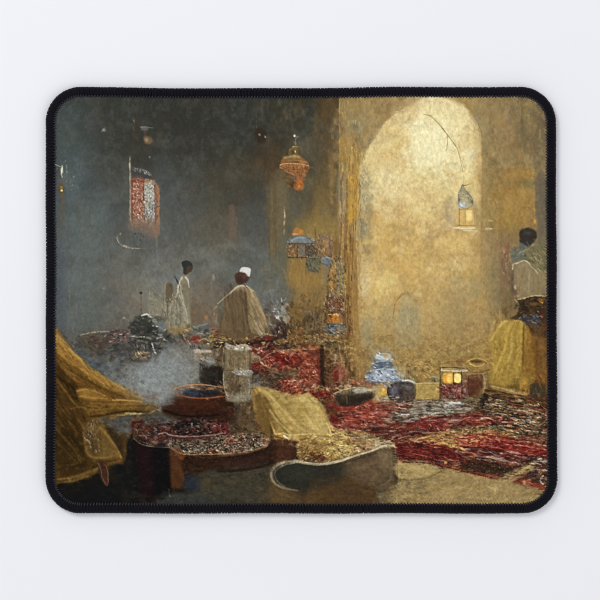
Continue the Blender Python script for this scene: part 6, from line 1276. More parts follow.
# ---- trough rims and basin rim
at(300, 424)
K('0,284 60,292 130,298 210,290 280,275 340,255 430,225 520,200 600,165', 11, 'd0c8a4', .8, 9, f=.6); K('340,75 420,92 500,100 590,120', 11, 'b4aa80', .7, f=.8); K('-10,300 60,308 130,314 220,304 300,285', 9, '2c2418', .6, f=1)
P('0,310 600,220 600,300 430,330 200,345 0,340', '4a3c2a', .4, 5); P('0,420 60,430 60,600 0,600', '241c14', .6, 3)
at(382, 424)
K('0,115 55,128 92,155 98,190', 9, 'b8b08c', .7, 7, f=.7); K('98,195 104,260 108,340 104,380', 6, '8c7c58', .6); P('-30,230 30,210 60,340 40,470 -30,480', '4f4029', .5, 5); K('60,470 95,440 108,380', 14, '2c261a', .6, 8, f=1.2)
at(218, 424)
K('600,275 540,275 470,287 420,315 395,352 400,400 430,440 480,460 535,470', 13, 'bcb294', .75, 7, f=.8); K('560,285 490,300 440,330 420,360 438,410', 6, 'd8d2b8', .7, 4); P('440,340 520,315 600,315 600,440 540,450 470,430', '2b2d26', .5, 3)
# ---- wares by the arch
at(382, 342)
E(140, 365, 98, 74, '4a423e', .5, 2); D('55,310 235,305 230,415 75,425', 90, '7c8090 241f1c*2 5c565c a8a4a8 3a2c26 8c7c68', (1, 3), (.5, 1.3), 60, 50, .75, 831); K('150,285 195,280 238,298', 8, 'c4c8bc', .8); K('60,320 48,360 60,405', 8, '6c7080', .6); E(132, 365, 14, 18, '1c1716', .6, 1.2); K('232,320 245,360 232,410', 6, 'a88c5c', .6)
P('245,308 420,303 423,420 245,425', 'a48e50', .4, 1.5, sm=False); K('243,306 330,302 420,303', 5, 'cebc80', .8, f=.4); K('424,300 426,420', 6, '5c4828', .7); K('243,310 243,425', 6, '5c4828', .6); K('345,285 400,290', 12, '808c74', .5)
K('424,190 426,300 424,410', 8, '3f3020', .8); K('418,186 520,184 600,194', 6, '2c2418', .8); K('432,206 520,212 610,214', 7, 'd8d2b0', .85); P('450,236 518,230 518,298 470,303 450,290', 'dca030', .5, 1); P('476,244 512,240 508,286 484,290', 'fbe27c', .75, 1.2); P('534,238 572,238 570,292 534,290', 'f8e488', .75, 1); K('524,228 525,302', 7, '3c2c14', .9); D('432,310 600,306 598,398 432,405', 70, 'b04440 4c1c1c*2 d8a898 6c5c58 241c18', (1, 2.8), (.5, 1.2), 40, 60, .8, 832); K('580,228 582,300', 8, '3c3020', .7)
at(350, 342)
K('175,185 240,192 310,182', 9, '38547c', .75, 6); K('190,128 250,117 292,128', 7, 'dce8ec', .8); K('180,148 230,140 290,150', 7, 'a8bcc8', .7); K('150,212 200,225 165,272', 7, 'd0d8e0', .7); P('200,225 280,215 340,240 310,270 215,268', 'a8b8cc', .5, 2); K('130,285 240,292 380,292', 8, '6c6c5c', .6)
P('60,60 140,60 150,200 120,240 60,230', '7c6238', .5, 3); K('215,98 200,125', 6, 'c8d4d8', .7)
at(300, 342)
K('250,378 310,350 400,332 470,334 515,352', 7, 'c4b88c', .75, 5); P('285,400 400,402 515,392 440,445 330,465 290,445', '221c17', .6, 2); K('395,378 440,358 500,352', 5, 'e8e4d4', .8); K('550,380 530,410 470,440', 8, '6c5c40', .6)
P('250,190 330,178 340,280 258,285', '8c2c2a', .4, 1.5); K('290,190 295,275', 16, 'c4746c', .5, f=1); K('262,90 255,150 245,180', 7, 'ccbc98', .6, f=.8); K('85,370 150,358 215,372', 8, 'b84438', .6); K('90,398 150,414 212,402', 8, '3c100e', .7)
at(464, 342)
K('40,155 90,176 148,160', 7, 'e4cc88', .75, f=.5); E(92, 142, 44, 11, '54401f', .6, 1, 3); K('0,208 28,206', 10, 'e8e8dc', .8); P('45,245 128,240 130,300 118,370 80,395 40,385', '54301f', .45, 2); K('145,240 155,300 145,370 105,402', 10, 'a08c5c', .6, f=.7)
P('125,400 178,350 188,515 140,525', '241c14', .6, 2); K('180,350 300,385 450,418 600,448', 12, '2f1c12', .65, f=1); K('195,322 300,348 430,385', 6, 'ccb070', .6)
# ---- heap bands
ph()
for q, wd, c, a_ in (('400,441 430,433 462,427 486,430', 2.0, '2c2016', .5), ('396,446 420,443 445,447 470,451', 1.8, '301a14', .6), ('470,451 500,456 520,462 536,458', 1.6, '241a14', .6), ('384,425 410,423 440,420 464,415', 1.6, '4c3c2c', .6),
    ('340,434 372,438 400,432 430,430', 1.4, '2a1c18', .6), ('486,425 510,428 546,431', 1.8, '241c14', .65), ('496,436 520,440 546,446', 1.3, 'c8b078', .65), ('480,434 505,438 530,444 546,452', 1.5, '74181a', .6),
    ('440,443 455,446 466,450', 2.2, 'e0c070', .8), ('465,457 485,457 500,460 514,464', 1.3, 'b09468', .8), ('500,453 512,452 524,455', 1.4, 'c0c0b0', .75), ('484,431 500,429 520,433', 1.4, 'd8cc98', .7),
    ('520,424 534,422 546,425', 1.3, 'd0c49c', .7), ('524,430 546,433', 1.3, 'dcd4ac', .7), ('506,444 525,446 546,450', 1.2, 'ccc4a0', .6), ('420,418 440,412.8 466,412.6', 1.6, 'c4bc9c', .8), ('446,404.5 456,403 463,404', 2.4, 'd4dcd8', .8),
    ('399,405 430,404 446,406', 1.2, 'b4b4a4', .7), ('466,461 485,466 505,469 520,465', 3, '241a12', .6), ('470,472 484,474 498,477', 1.6, 'b43438', .7), ('464,438 480,436 500,439', 1.6, 'cc4438', .6), ('360,418 376,411 386,412', 2, 'd05848', .5)):
    K(q, wd, c, a_)
D('464,436 500,434 546,448 546,456 510,455 466,448', 130, 'c42c2c*2 8c1418*2 d84c3c 5c0e12', (2, 5), (.6, 1.4), 8, 16, .75, 833)
D('398,448 425,442 462,454 462,460 430,463 402,459', 100, '9c2024*2 4c1012*2 c04038 2a1414', (2, 5), (.6, 1.4), 10, 18, .75, 834)
D('420,416 465,413 500,416 498,423 460,426 425,430', 110, 'c83034*2 8c1c20 e0705c 4c1818 d84038', (2, 5), (.6, 1.4), 0, 20, .7, 835)
D('350,414 386,409 388,421 352,430', 70, 'd05c4c*2 a83028 e89c8c 8c241f', (1.2, 3), (.6, 1.4), 5, 30, .7, 836)
D('488,400 546,412 546,432 500,430', 110, 'd0c090 241c16*3 9c8458 b45c3c 74582f', (2, 5), (.6, 1.5), 12, 22, .75, 837)
D('405,442 450,431 500,430 506,437 466,446 440,448', 120, 'd8b86c*2 8c6028 e8d490 6c4420 b87840', (1.5, 4), (.5, 1.3), -4, 25, .7, 838)
# sandy floor: slabs, seams, warm and cool passes
P('396,463 420,461.5 438,468 424,475 404,478 396,474', 'b09c64', .45, 2); K('398,479.5 415,480 430,476.5 442,471', 1.2, '5c4c2c', .7); K('384,506 400,494 430,486 470,484', 1.2, '8c7848', .5, f=.8)
P('400,484 440,476 500,482 540,492 540,506 395,506', '9a8456', .35, 6); D('398,480 500,484 540,494 540,505 386,505', 120, 'a89464 7c6a44*2 b8a470 8c7448 988a68', (5, 18), (.8, 2.6), -6, 10, .35, 839, f=1)
K('502,482 520,472 534,464', 2, 'b8a468', .5, f=.9); 
# yellow robe at right: folds
at(464, 260)
D('205,540 270,465 420,455 430,600 190,600', 130, 'e4cc7c*2 8c6828 cca84c 6c4c1c f0e0a0 b08c38', (2, 7), (.5, 1.5), 118, 18, .7, 841); K('436,480 438,600', 8, '4c3614', .8); K('355,520 350,600', 12, '8c6828', .6, f=1); K('265,455 335,448 400,446 432,464', 6, 'dcc478', .7)
D('400,290 590,280 590,390 480,430 400,380', 60, '5c4428 1c1610*3 80603a 3a2c1e', (1.5, 4), (.6, 1.6), 30, 50, .7, 842); K('400,288 440,280 505,262 595,266', 6, 'd0c090', .8, 4)
at(464, 342)
D('255,-20 430,-10 415,200 300,330 225,230', 110, 'd0b05c 7c5e28*2 b0903f e0c878 644a1c', (5, 14), (.5, 1.5), 102, 9, .55, 843); K('436,-10 433,80 430,170', 8, '4a3414', .75); K('500,0 510,110 520,220', 12, '5c3f18', .5, f=1)
# ======== second pass over the forms
def pen(lst, a=.8):
    for q in lst: K(q[0], q[1], q[2], q[3] if len(q) > 3 else a, q[4] if len(q) > 4 else None)
# ---- column of draped cloth left of the arch: long vertical folds
ph()
P('340,176 347,176 346,240 341,300 341,350 350,385 339,385 339,176', '9a875c', .35, 2)
pen([('341,180 341.5,230 340,290 341,350', 1.6, '6a5030', .6), ('344,200 343,250 345,300 344,370', 1.2, 'b89858', .6), ('347,180 346.5,230 344,262 346,330 349,380', 1.8, '7a5a28', .6), ('350,176 351,210 348,245 350,300 352,370', 2.6, 'c49c48', .6), ('353,205 353,250 351,290 353,340', 1.3, '5f441c', .6),
     ('355,176 356,215 354,250 356,310 357,380', 2.2, 'a87c38', .6), ('358,190 357,240 359,290', 1.0, 'd8bc78', .6), ('346,245 349,280 347,320', 1.6, '4f381a', .55), ('337,250 336,300 338,360', 1.8, '8a6a34', .5), ('333,250 332,262', 1.4, 'b89c58', .6), ('343,225 340,265', 2, 'd0ac64', .45), ('355,262 357,330 358,380', 2.4, '80602f', .5)])
D('340,178 360,178 360,380 340,380', 150, 'c8a050*2 6a4a20*2 9c7a3a 54390f d8b870', (5, 16), (.4, 1.2), 90, 4, .5, 901)
D('341,110 362,108 358,180 340,180', 70, 'c0a058 8c6c34*2 d0b878 a8844c 7a6a48', (3, 10), (.4, 1.2), 88, 8, .5, 902)
D('360,178 368,178 364,330 359,380', 110, 'b8ac84 7c7454*2 d8cc98 8c7848 a09068', (1, 4), (.4, 1.2), 80, 30, .6, 903)
# soft haze across the arch foot and its right jamb
P('474,150 490,150 488,330 474,330', 'a89058', .30, 5); P('360,300 482,300 482,346 360,346', 'a88f58', .35, 8); P('362,330 480,330 480,372 362,372', 'a0864c', .45, 7)
D('362,335 480,335 480,376 400,376', 160, 'b09450*2 7c6234 a4823f*2 6c5830 c4a864', (1.5, 5), (.5, 1.6), 40, 60, .45, 904)
# ---- lantern cluster on the corner
at(280, 220, 65)
P('85,190 130,152 200,145 262,165 303,205 240,212 160,203', '6f7878', .6, .8); D('90,160 300,160 300,215 90,210', 60, '9ca49c*2 4c5456 7c8484 b0a890 5c5440', (1, 3), (.4, 1.1), 15, 30, .75, 905)
D('80,225 330,215 330,345 80,345', 170, 'a87c48 2e261c*3 c8b088 7c7c74*2 5c4428 e0cca0', (.8, 2.4), (.4, 1), 70, 45, .8, 906)
pen([('78,222 160,215 320,214', 5, '302618'), ('80,345 200,348 330,350', 6, '2e2416'), ('160,220 162,345', 5, '2e2416', .7), ('240,220 242,345', 6, '2a2014', .7), ('120,235 118,340', 4, 'a08c60', .6), ('200,225 202,335', 4, '9c9c90', .7), ('285,225 286,340', 4, '8c8474', .7), ('325,60 326,140 330,345', 9, '5c4222', .7), ('180,-60 185,20 172,75', 4, '6a5a3a', .6), ('415,20 412,80 410,130', 4, '5c4c30', .6)])
D('345,150 480,150 480,345 345,345', 120, '8c8484 4c3c34*2 b08c58 6c6864 c8a060 7c4c28', (1, 3), (.4, 1.1), 75, 40, .75, 907); D('245,350 365,350 360,470 250,470', 80, '34342a*2 7c7a60 54543f a09468', (1, 2.6), (.4, 1.1), 70, 40, .7, 908)
D('375,345 480,345 475,415 385,415', 60, 'a0a4a0 34383a*2 6c7474 c8c0a0', (.8, 2.4), (.4, 1.1), 30, 50, .75, 909)
D('60,360 240,360 250,600 60,600', 50, '7c6230 a88a4c*2 8c6c34', (5, 14), (.5, 1.6), 88, 10, .35, 910)
at(300, 260)
D('210,5 330,5 325,260 210,260', 160, '2e3438*2 c0b48c*2 8c7034 5c6468 b89c50 3c2c18', (.8, 2.2), (.4, 1), 75, 40, .8, 911); D('185,260 335,260 345,400 190,400', 130, '8c3828 6c6c78 c8b898 2e2018*3 a07848 d8c8a0', (.8, 2.4), (.4, 1.1), 60, 50, .8, 912)
D('185,470 345,470 330,545 200,545', 80, 'a8b0b0 343c44*2 6c7478 c0b89c', (.8, 2.6), (.4, 1.1), 5, 30, .75, 913); pen([('185,398 200,470', 7, '2c2014', .7), ('340,398 338,470', 8, '2c2014', .7), ('208,398 300,398', 5, 'f0d898'), ('258,400 256,465', 5, '6a3c14', .7), ('190,470 340,472', 5, '2c2620', .7)])
D('60,380 200,330 200,560 60,560', 70, '9c8450 3c3020*2 6c5a38 80806c', (2, 7), (.4, 1.3), 85, 20, .55, 914); D('330,300 372,300 380,600 340,600', 60, '54381c*2 a88048 80602f', (3, 10), (.4, 1.3), 88, 8, .55, 915)
# ---- brass lamp: bands
at(265, 125, 60)
pen([('150,398 200,385 330,388 430,405', 5, 'e0b888'), ('160,415 230,425 340,428 430,420', 4, '4a2c14', .7), ('185,450 250,485 300,510', 4, 'c08850', .6), ('240,262 250,292', 5, '3c2c18', .7), ('335,230 345,262 332,296', 5, '3c2c18', .7), ('205,345 250,335 330,340 395,352', 4, '3c2a14', .6), ('430,420 405,480 380,530', 5, '3c2010', .6), ('305,520 310,560 300,620', 5, '5c2c10', .6), ('335,540 338,620', 6, 'e09c58', .6)])
# ---- cloaked man: warm beige, solid hem, clutter of pots and gold under it
at(218, 260)
P('95,235 130,200 175,182 225,198 258,228 300,300 350,430 372,512 366,548 250,588 110,598 30,588 14,545 20,480 42,400 66,320', '8a7450', .40, 1.5)
P('95,245 150,225 200,240 196,400 192,588 34,588 18,545 44,400 68,320', '5c4830', .40, 4); D('30,250 215,230 200,585 25,585', 80, '75603f 40301f*2 5a472f', (6, 16), (.6, 1.8), 84, 6, .45, 920, f=.8)
D('215,230 265,235 345,430 365,530 250,540', 70, 'a89468*2 7c6844 c0ac80 5f4c30', (5, 14), (.5, 1.5), 62, 7, .5, 921, f=.7)
pen([('96,236 132,202 174,184 224,200 256,228', 7, 'd4c8ac', .75), ('200,240 210,330 215,440 240,530', 7, '3f2f1e', .6), ('262,240 300,315 345,425', 5, 'c4b48c', .6), ('18,545 14,500 30,430 55,350', 6, '3c3222', .5)])
P('0,575 110,600 260,590 385,555 400,610 0,640', '241b14', .75, 2); D('0,580 400,560 400,630 0,640', 90, 'c09c50 6c4424*2 2a1e16*2 8c3424 d0b478', (1, 3.4), (.5, 1.3), 15, 50, .8, 922)
pen([('58,592 75,575 105,582 122,602', 7, 'c4a458'), ('140,585 165,572 190,588', 6, 'a88848', .7), ('300,548 345,540 385,548', 9, 'dcd8c8')])
E(200, 78, 30, 18, 'f2f0ec', .7, 1); P('134,110 160,92 205,100 220,128 206,158 180,168 145,162 130,140', '4a2a1e', .6, 1)
# ---- standing man: head, folds
at(136, 260)
P('338,15 370,5 405,22 412,55 400,85 365,108 347,95 345,60 336,40', '2a2a25', .4, .8); pen([('322,165 305,215 300,260', 5, 'c8c0a0', .7), ('335,210 352,290 372,365 380,440', 6, '5a513c', .6), ('318,230 338,300 352,370 360,440', 5, 'dcd4b8', .7), ('385,180 396,270 388,340', 5, '4c4232', .6), ('230,340 240,420 236,480', 5, '3c3628', .6), ('285,300 300,380 300,460', 5, '45402f', .6), ('262,320 270,400 266,470', 4, 'b8b090', .6)])
# ---- soft grey floor: undo speckle, smooth reflections
ph()
P('120,372 140,360 165,356 192,360 190,385 172,400 150,402 132,396', '80827c', .5, 5); P('132,380 150,368 172,366 168,384 148,392', '8f9694', .45, 4); D('112,362 198,352 188,394 130,400', 60, '94968e 74746c*2 868a88 6c6860', (5, 14), (1, 3), 12, 20, .25, 923, f=1.4)
# ---- jar: banded glass with dark sides, set off from the cloak
at(190, 330, 70)
P('295,175 310,175 305,330 292,350', '2a221a', .65, 1); P('512,195 530,230 535,440 515,440 505,330', '2e261e', .5, 1.2); P('310,170 505,172 508,330 312,340', '7c6c4c', .30, 2)
pen([('308,116 350,132 400,140 445,128 490,138', 6, 'e8e4d4'), ('318,165 400,172 495,170', 6, '3c3020', .7), ('312,340 400,342 505,334', 6, '3a2e1e', .7), ('385,352 450,348 515,350', 7, 'dcdcd4'), ('390,378 450,392 520,388', 5, 'b8b8ac', .7), ('330,200 326,260 330,320', 5, 'a8986c', .55), ('480,200 484,260 480,320', 6, 'a8986c', .5), ('300,560 400,556 510,545', 6, '34281c', .7), ('510,430 516,500 508,545', 6, 'c8c8b8', .6), ('345,590 430,600 505,590', 5, 'a8a898', .6)])
P('305,470 330,450 330,560 305,560', '7c7860', .4, 1.5); D('310,350 515,360 510,545 310,555', 90, '8c8468 2e2418*3 5c4c34 a8a08c 6c7068', (1.2, 4), (.5, 1.4), 75, 40, .6, 924)
D('220,60 320,60 300,110 225,110', 40, 'b8a868 3c3020*2 7c6c44 d0c490', (1, 3), (.5, 1.2), 40, 50, .75, 925); D('90,260 285,250 290,335 100,335', 50, '5c5c50 2a241e*2 848478 6c5438', (1.2, 4), (.5, 1.5), 60, 50, .65, 926)
P('150,245 185,245 183,305 152,310', '8c9088', .5, 1)
# ---- copper basin colour and rim
at(136, 342)
P('205,470 290,400 640,410 650,540 400,556 240,536', '2c1810', .45, 4); pen([('190,488 240,462 290,448 296,385', 6, '5c3c24', .6), ('272,346 330,322 430,311 545,318 640,335', 5, 'b08c64'), ('300,386 370,404 470,412 640,400', 6, 'a8603c', .7)])
P('350,378 395,360 440,366 450,390 390,392', '26425e', .35, 2)
# ---- round tray: crowd of small things, clean rim
at(125, 390, 100)
D('60,195 290,185 280,260 200,262 80,300', 170, '7c3428 221612*4 a08878 54302a 8c6c5c 3a3a38', (1, 3.4), (.5, 1.3), 25, 50, .8, 930); D('290,185 600,180 600,250 330,262', 120, '100d0c*4 5c2c24 6c5c4c 8c2c34 3a3a3c a89c8c', (1, 3.4), (.5, 1.3), 20, 50, .8, 931)
D('270,300 480,308 600,285 600,370 430,380 330,372 265,340', 260, 'a89c80*2 1c1612*5 c8c0a4 54482f 7c6c54', (.9, 3), (.4, 1.1), 20, 50, .85, 932)
pen([('205,264 240,256 272,270 335,278 430,278 520,270 600,258', 6, '94786c'), ('272,300 335,304 430,304 520,294 600,276', 4, '1c1210', .7), ('268,345 300,362 350,384 420,388 520,386 640,378', 6, 'a8875c', .7), ('52,292 90,322 150,338 262,346', 6, 'a8a080', .7), ('62,232 52,262 54,292', 6, '6c4034', .6)])
P('52,300 90,330 150,346 250,352 262,600 60,600', '0f0e0e', .5, 3)
P('80,330 130,345 140,420 160,600 100,600', '260f14', .55, 3)
at(218, 424)
D('0,85 250,72 345,92 368,130 330,168 200,200 0,218', 260, 'a89c7c*2 1e1812*5 b87850 6c5c48 d8ccb0 a04434 5c6858', (.9, 2.8), (.4, 1.1), 10, 55, .85, 933)
pen([('60,82 150,72 260,68 340,84 372,118', 5, '94906c', .7), ('0,222 110,216 220,198 330,168 372,125', 5, 'b89870', .7), ('0,245 120,236 240,214 350,176', 7, '150e0a', .6), ('0,330 150,330 300,312 400,282', 9, '140f0c', .6)])
P('0,350 200,345 390,310 380,560 0,570', '3b372b', .30, 6); D('0,345 380,320 370,560 0,570', 50, '4a4434 302c22*2 403a2c', (8, 22), (1, 3), 5, 12, .3, 934, f=1.6)
at(136, 424); P('160,535 330,500 470,495 600,500 600,580 160,585', '33332c', .35, 4); P('355,385 450,385 455,490 360,490', '23282c', .75, 4)
# ---- stone trough: dark hollow runs on under the pale lip, rounded end
at(300, 424)
P('-190,350 -130,315 -40,296 60,304 200,304 300,288 400,262 330,330 240,370 120,395 60,440 -10,500 -90,470 -160,420', '2b2a21', .75, 3)
P('60,520 90,430 160,398 290,382 370,395 415,430 550,456 556,490 535,600 60,600', '4c3820', .55, 2)
P('560,200 600,185 640,200 660,300 640,440 600,480 560,470 590,380 590,280', '6a5a3e', .45, 3); P('330,290 560,230 570,420 430,410 380,370', '574631', .35, 5)
pen([('-10,286 60,294 130,300 210,292 290,274 360,250 440,222 520,198 600,166 650,150', 10, 'c4ba96', .7), ('0,278 70,284 140,290 210,281 300,262 400,232', 4, 'e4dcbc', .6)])
D('330,280 640,200 640,450 560,450 400,360', 70, '6c5a3c 43352a*2 5a4830 7c6a48', (4, 12), (.8, 2.6), -25, 25, .4, 940, f=1.2)
at(218, 424)
P('395,395 430,440 480,470 540,485 600,500 600,600 395,600', '4d3b22', .5, 3); pen([('560,272 490,280 430,304 398,345 392,385 408,425 450,452 500,466', 9, '8f8468', .45), ('420,350 422,395 445,430 490,455', 4, 'cfc6a6', .6)])
P('400,130 440,140 520,165 530,250 450,272 405,290', '3c2218', .45, 3)
# ---- contents of the trough
at(300, 424)
D('0,95 240,60 420,110 520,160 400,225 200,278 0,270', 300, 'dcc880*2 6c5024*3 b8984c e8dca0 4c3818 c0a45c 94602c', (1, 3.4), (.4, 1.2), -8, 40, .8, 941)
pen([('0,120 60,105 130,150 220,150', 6, '54401f', .6), ('230,155 180,190 100,205', 5, 'c8ac60', .6), ('260,70 330,90 420,120', 6, 'd8bc70', .6), ('420,105 500,130 545,165', 8, 'a48c5c', .6), ('240,110 330,130 400,170', 5, '5c4420', .6), ('200,285 300,262', 4, '3c2c18', .3)])
# ---- yellow cloth: broad folds
at(240, 385, 100)
P('70,35 100,12 130,40 180,130 215,280 180,295 130,260 100,160', '7c6030', .45, 4); P('130,100 165,150 195,240 205,290 160,280 135,200', '3f2c15', .6, 3)
P('100,20 160,25 260,110 330,200 370,265 330,270 260,200 180,110', 'c0a65e', .40, 3); pen([('130,40 200,95 270,170 330,240 370,275', 7, '6c5228', .6), ('95,40 130,100 160,170 190,240 210,285', 8, 'ceac5c', .75), ('175,140 215,205 265,265 295,290', 6, '4a3618', .65), ('205,150 250,210 310,275', 6, 'd8bc70', .7), ('240,110 300,170 350,235', 5, 'd0b46c', .5)])
P('410,65 450,90 490,140 520,215 525,270 490,285 470,200 430,120', 'a8925a', .4, 4); P('330,75 410,68 430,100 380,120 330,110', 'd0be7c', .45, 3); P('340,230 430,230 500,250 490,285 380,280', 'd0be7c', .4, 3)
D('200,90 420,80 520,220 500,285 300,285', 110, 'd8c680 94783c*2 b8a058 7c6430', (6, 18), (.6, 2), 42, 10, .28, 942, f=.9)
# ---- drape on the left: browner, heavy folds
at(54, 342)
P('18,-60 100,30 240,190 420,300 600,390 640,500 400,520 300,540 240,640 18,640', '4a3010', .30, 3); P('18,180 80,250 160,330 150,430 60,380 18,300', '2a1c0a', .45, 4); P('200,240 330,310 450,370 520,410 420,408 300,360 200,320', '3f2b10', .5, 3)
P('20,-20 90,50 170,130 260,210 420,300 400,310 260,240 150,150 60,60', 'b8903f', .45, 2); D('20,-10 420,300 430,330 250,240 20,80', 60, 'd0a850 8c6424*2 b8903f', (6, 18), (.5, 1.6), 40, 6, .5, 943)
pen([('20,110 90,180 160,250 170,330', 9, '24180a', .55), ('100,300 150,350 165,420', 8, '1e1408', .6), ('190,345 250,348 330,372 400,402', 5, 'd0a650', .7), ('240,430 330,452 450,458 600,452', 6, '8c6a30', .55), ('250,480 380,488 520,478 640,470', 7, '3a280e', .55), ('20,330 70,400 130,470', 6, '8c682c', .5), ('60,40 130,110 220,190 320,260', 5, '6c4c1c', .5)])
at(54, 424)
P('18,0 200,0 235,230 325,300 320,335 200,385 18,400', '33240e', .40, 5); pen([('40,20 110,90 170,180 195,270', 7, '7c5c28', .5), ('18,110 90,170 160,240', 7, '74541f', .45), ('18,300 110,300 220,285', 6, '80602c', .45), ('60,0 140,70 200,170', 8, '241808', .5)])
P('335,285 362,280 385,310 393,360 396,425 384,446 362,425 345,385', '3a2218', .6, 1); pen([('325,290 345,350 350,385 378,438', 4, 'a8988c', .6), ('366,292 388,335 394,425', 4, 'b09070', .5)])
# ---- rugs: long woven lines, borders, crevices
ph()
D('345,428 384,424 490,416 478,428 400,442 350,446', 90, '2c1814*3 c8a488 8c2420*2 6c4c3c e0c8a8', (7, 20), (.4, 1.0), -9, 7, .7, 950); D('396,446 425,442 464,452 500,456 500,462 400,461', 80, '240f0e*3 b02c2c*2 c89878 54181a', (7, 20), (.4, 1.0), 9, 7, .7, 951)
D('462,436 500,434 546,447 546,457 500,454 464,449', 80, 'e05040*2 5c0e14*3 c02428 f0a080', (7, 22), (.4, 1.0), 9, 5, .65, 952); D('464,448 546,456 540,466 500,462 464,457', 80, 'd8ccb8*2 2a1612*3 983028 848478', (4, 14), (.4, 1.0), 8, 8, .75, 953)
D('486,398 546,412 546,434 486,428', 120, 'd8c8a0 1c1410*3 9c8c68 b86848 5c4c34', (4, 14), (.4, 1.2), 11, 8, .75, 954); D('385,402 466,402 466,418 385,422', 80, 'd8dcd4*2 3a342a*2 a8a48c 6c6854', (6, 18), (.4, 1.2), 0, 6, .7, 955)
D('400,442 440,432 500,430 510,437 470,446', 70, 'e8cc88*2 5c401c*2 b88448 a05030', (4, 12), (.4, 1.0), -4, 9, .65, 956); D('345,412 386,409 386,424 342,430', 60, 'e08070*2 7c1c1a*2 c04838', (4, 12), (.4, 1.1), 2, 12, .65, 957)
pen([('396,462 430,463.5 462,471 497,479', 1.6, '3c1a14', .75), ('464,447 490,449 520,455 546,457', 1.5, '2a1210', .7), ('464,432 500,437 530,441 546,445', 1.3, '3c1c14', .6), ('420,420 450,417 490,416', 1.2, '5c1418', .6), ('486,396 510,402 546,412', 1.6, '2c1a10', .7), ('490,391 515,396 546,404', 1.4, '7c5c38', .6)])
# star of light on the slab, softened
E(496, 488, 6, 4, 'ab9560', .6, 2.5)
'''grey wisps by the stall toned down'''
P('70,320 78,320 82,338 72,338', '545850', .5, 2)
# right man: pale garment
at(490, 220, 60)
P('218,290 300,278 330,310 335,390 240,425 215,380', '6e6c58', .55, 1.6); P('380,285 470,255 560,300 555,500 480,505 400,420', '7f7650', .45, 2.5); D('380,280 560,265 555,520 460,500', 80, '9c946c 544e38*2 7c7450', (3, 10), (.5, 1.5), 60, 15, .5, 960)
P('226,470 240,435 340,402 375,415 412,452 480,522 545,530 580,640 250,660 250,540', '8f7f5c', .5, 1.2); pen([('228,492 233,446 272,431 342,406 382,426 412,466 452,502 478,536', 9, 'd0c4a0', .75), ('262,470 262,560 268,640', 6, '5f4f36', .55), ('340,430 350,520 345,640', 6, '685840', .5), ('430,500 440,580 430,650', 6, '6a5a40', .5), ('300,450 310,540 300,640', 5, 'b0a07c', .5), ('390,460 400,560', 5, 'b4a480', .5)])
pen([('310,102 350,86 400,84 440,98', 4, '4c4c40', .5)])
# ---- drape foot and shadows, jar again, then loosen everything once more
ph()
P('54,420 100,424 120,452 108,478 90,486 54,492', '241a0b', .35, 5); P('54,380 80,400 76,440 54,450', '241a0b', .35, 5)
cloud('54,330 160,400 120,460 54,490', '2a1c0a', 0.22, .5, .66, 12, 970); cloud('54,330 160,400 120,460 54,490', '9c7834', 0.15, .54, .7, 7, 971)
cloud('170,395 280,380 275,470 140,470', '140f0c', 0.22, .5, .66, 10, 972, .5); cloud('170,395 280,380 275,470 140,470', '8c6c50', 0.12, .55, .7, 5, 973, .6)
cloud('130,470 396,468 396,508 130,508', '5a4c34', 0.19, .5, .68, 14, 974, .5); cloud('130,470 396,468 396,508 130,508', '1c1812', 0.19, .52, .68, 10, 975, .5)
cloud('250,392 330,390 335,440 262,440', '7a6232', 0.22, .5, .66, 9, 976); cloud('250,392 330,390 335,440 262,440', 'd4c07c', 0.19, .54, .7, 7, 977)
cloud('262,330 345,320 345,400 262,392', '1e1410', 0.25, .54, .66, 7, 978, .7); cloud('345,325 485,325 485,400 345,400', '6c5430', 0.19, .5, .66, 12, 979, .8); cloud('345,325 485,325 485,400 345,400', 'd0b878', 0.15, .54, .7, 7, 980, .8)
at(350, 342)
P('150,215 185,190 195,130 220,90 290,80 300,130 290,180 350,200 385,250 395,290 130,290 135,250', '7c90a4', .55, 1.2); P('195,95 290,85 290,120 200,125', 'b8c8cc', .7, 1); P('180,160 290,150 305,182 180,195', '3c5c84', .7, 1); P('185,222 280,212 340,235 320,268 200,270', 'a8bccc', .6, 1.5)
D('150,200 350,205 385,290 140,285', 80, 'd4dce0*2 4c6484 8ca0b8 34465c c0ccd4', (1, 3.4), (.5, 1.3), 15, 35, .7, 981); D('190,85 295,80 300,190 180,190', 60, 'd8e0e0*2 44607c c09850 8ca4b4 e0d8b0', (1, 3), (.5, 1.2), 5, 25, .75, 982)
K('150,212 235,198 340,202', 6, 'd8dcd8', .7); K('180,158 240,150 300,152', 6, '2c4464', .8); K('130,290 240,296 390,292', 7, '54483a', .7); P('245,88 285,86 285,110 248,112', 'c89c4c', .7, 1)
at(382, 342)
P('50,330 90,300 160,288 225,298 248,345 238,400 210,432 120,436 60,415 42,372', '3f3836', .45, 1.2); E(90, 350, 26, 30, '6c7080', .55, 2); E(185, 330, 30, 16, '8c8880', .45, 1.5, 20); E(190, 385, 34, 30, '54402c', .5, 2); K('50,320 42,370 62,415 120,438 205,434 240,400', 7, '241d18', .65); K('150,284 195,281 240,298', 8, 'd0d4c8', .85)
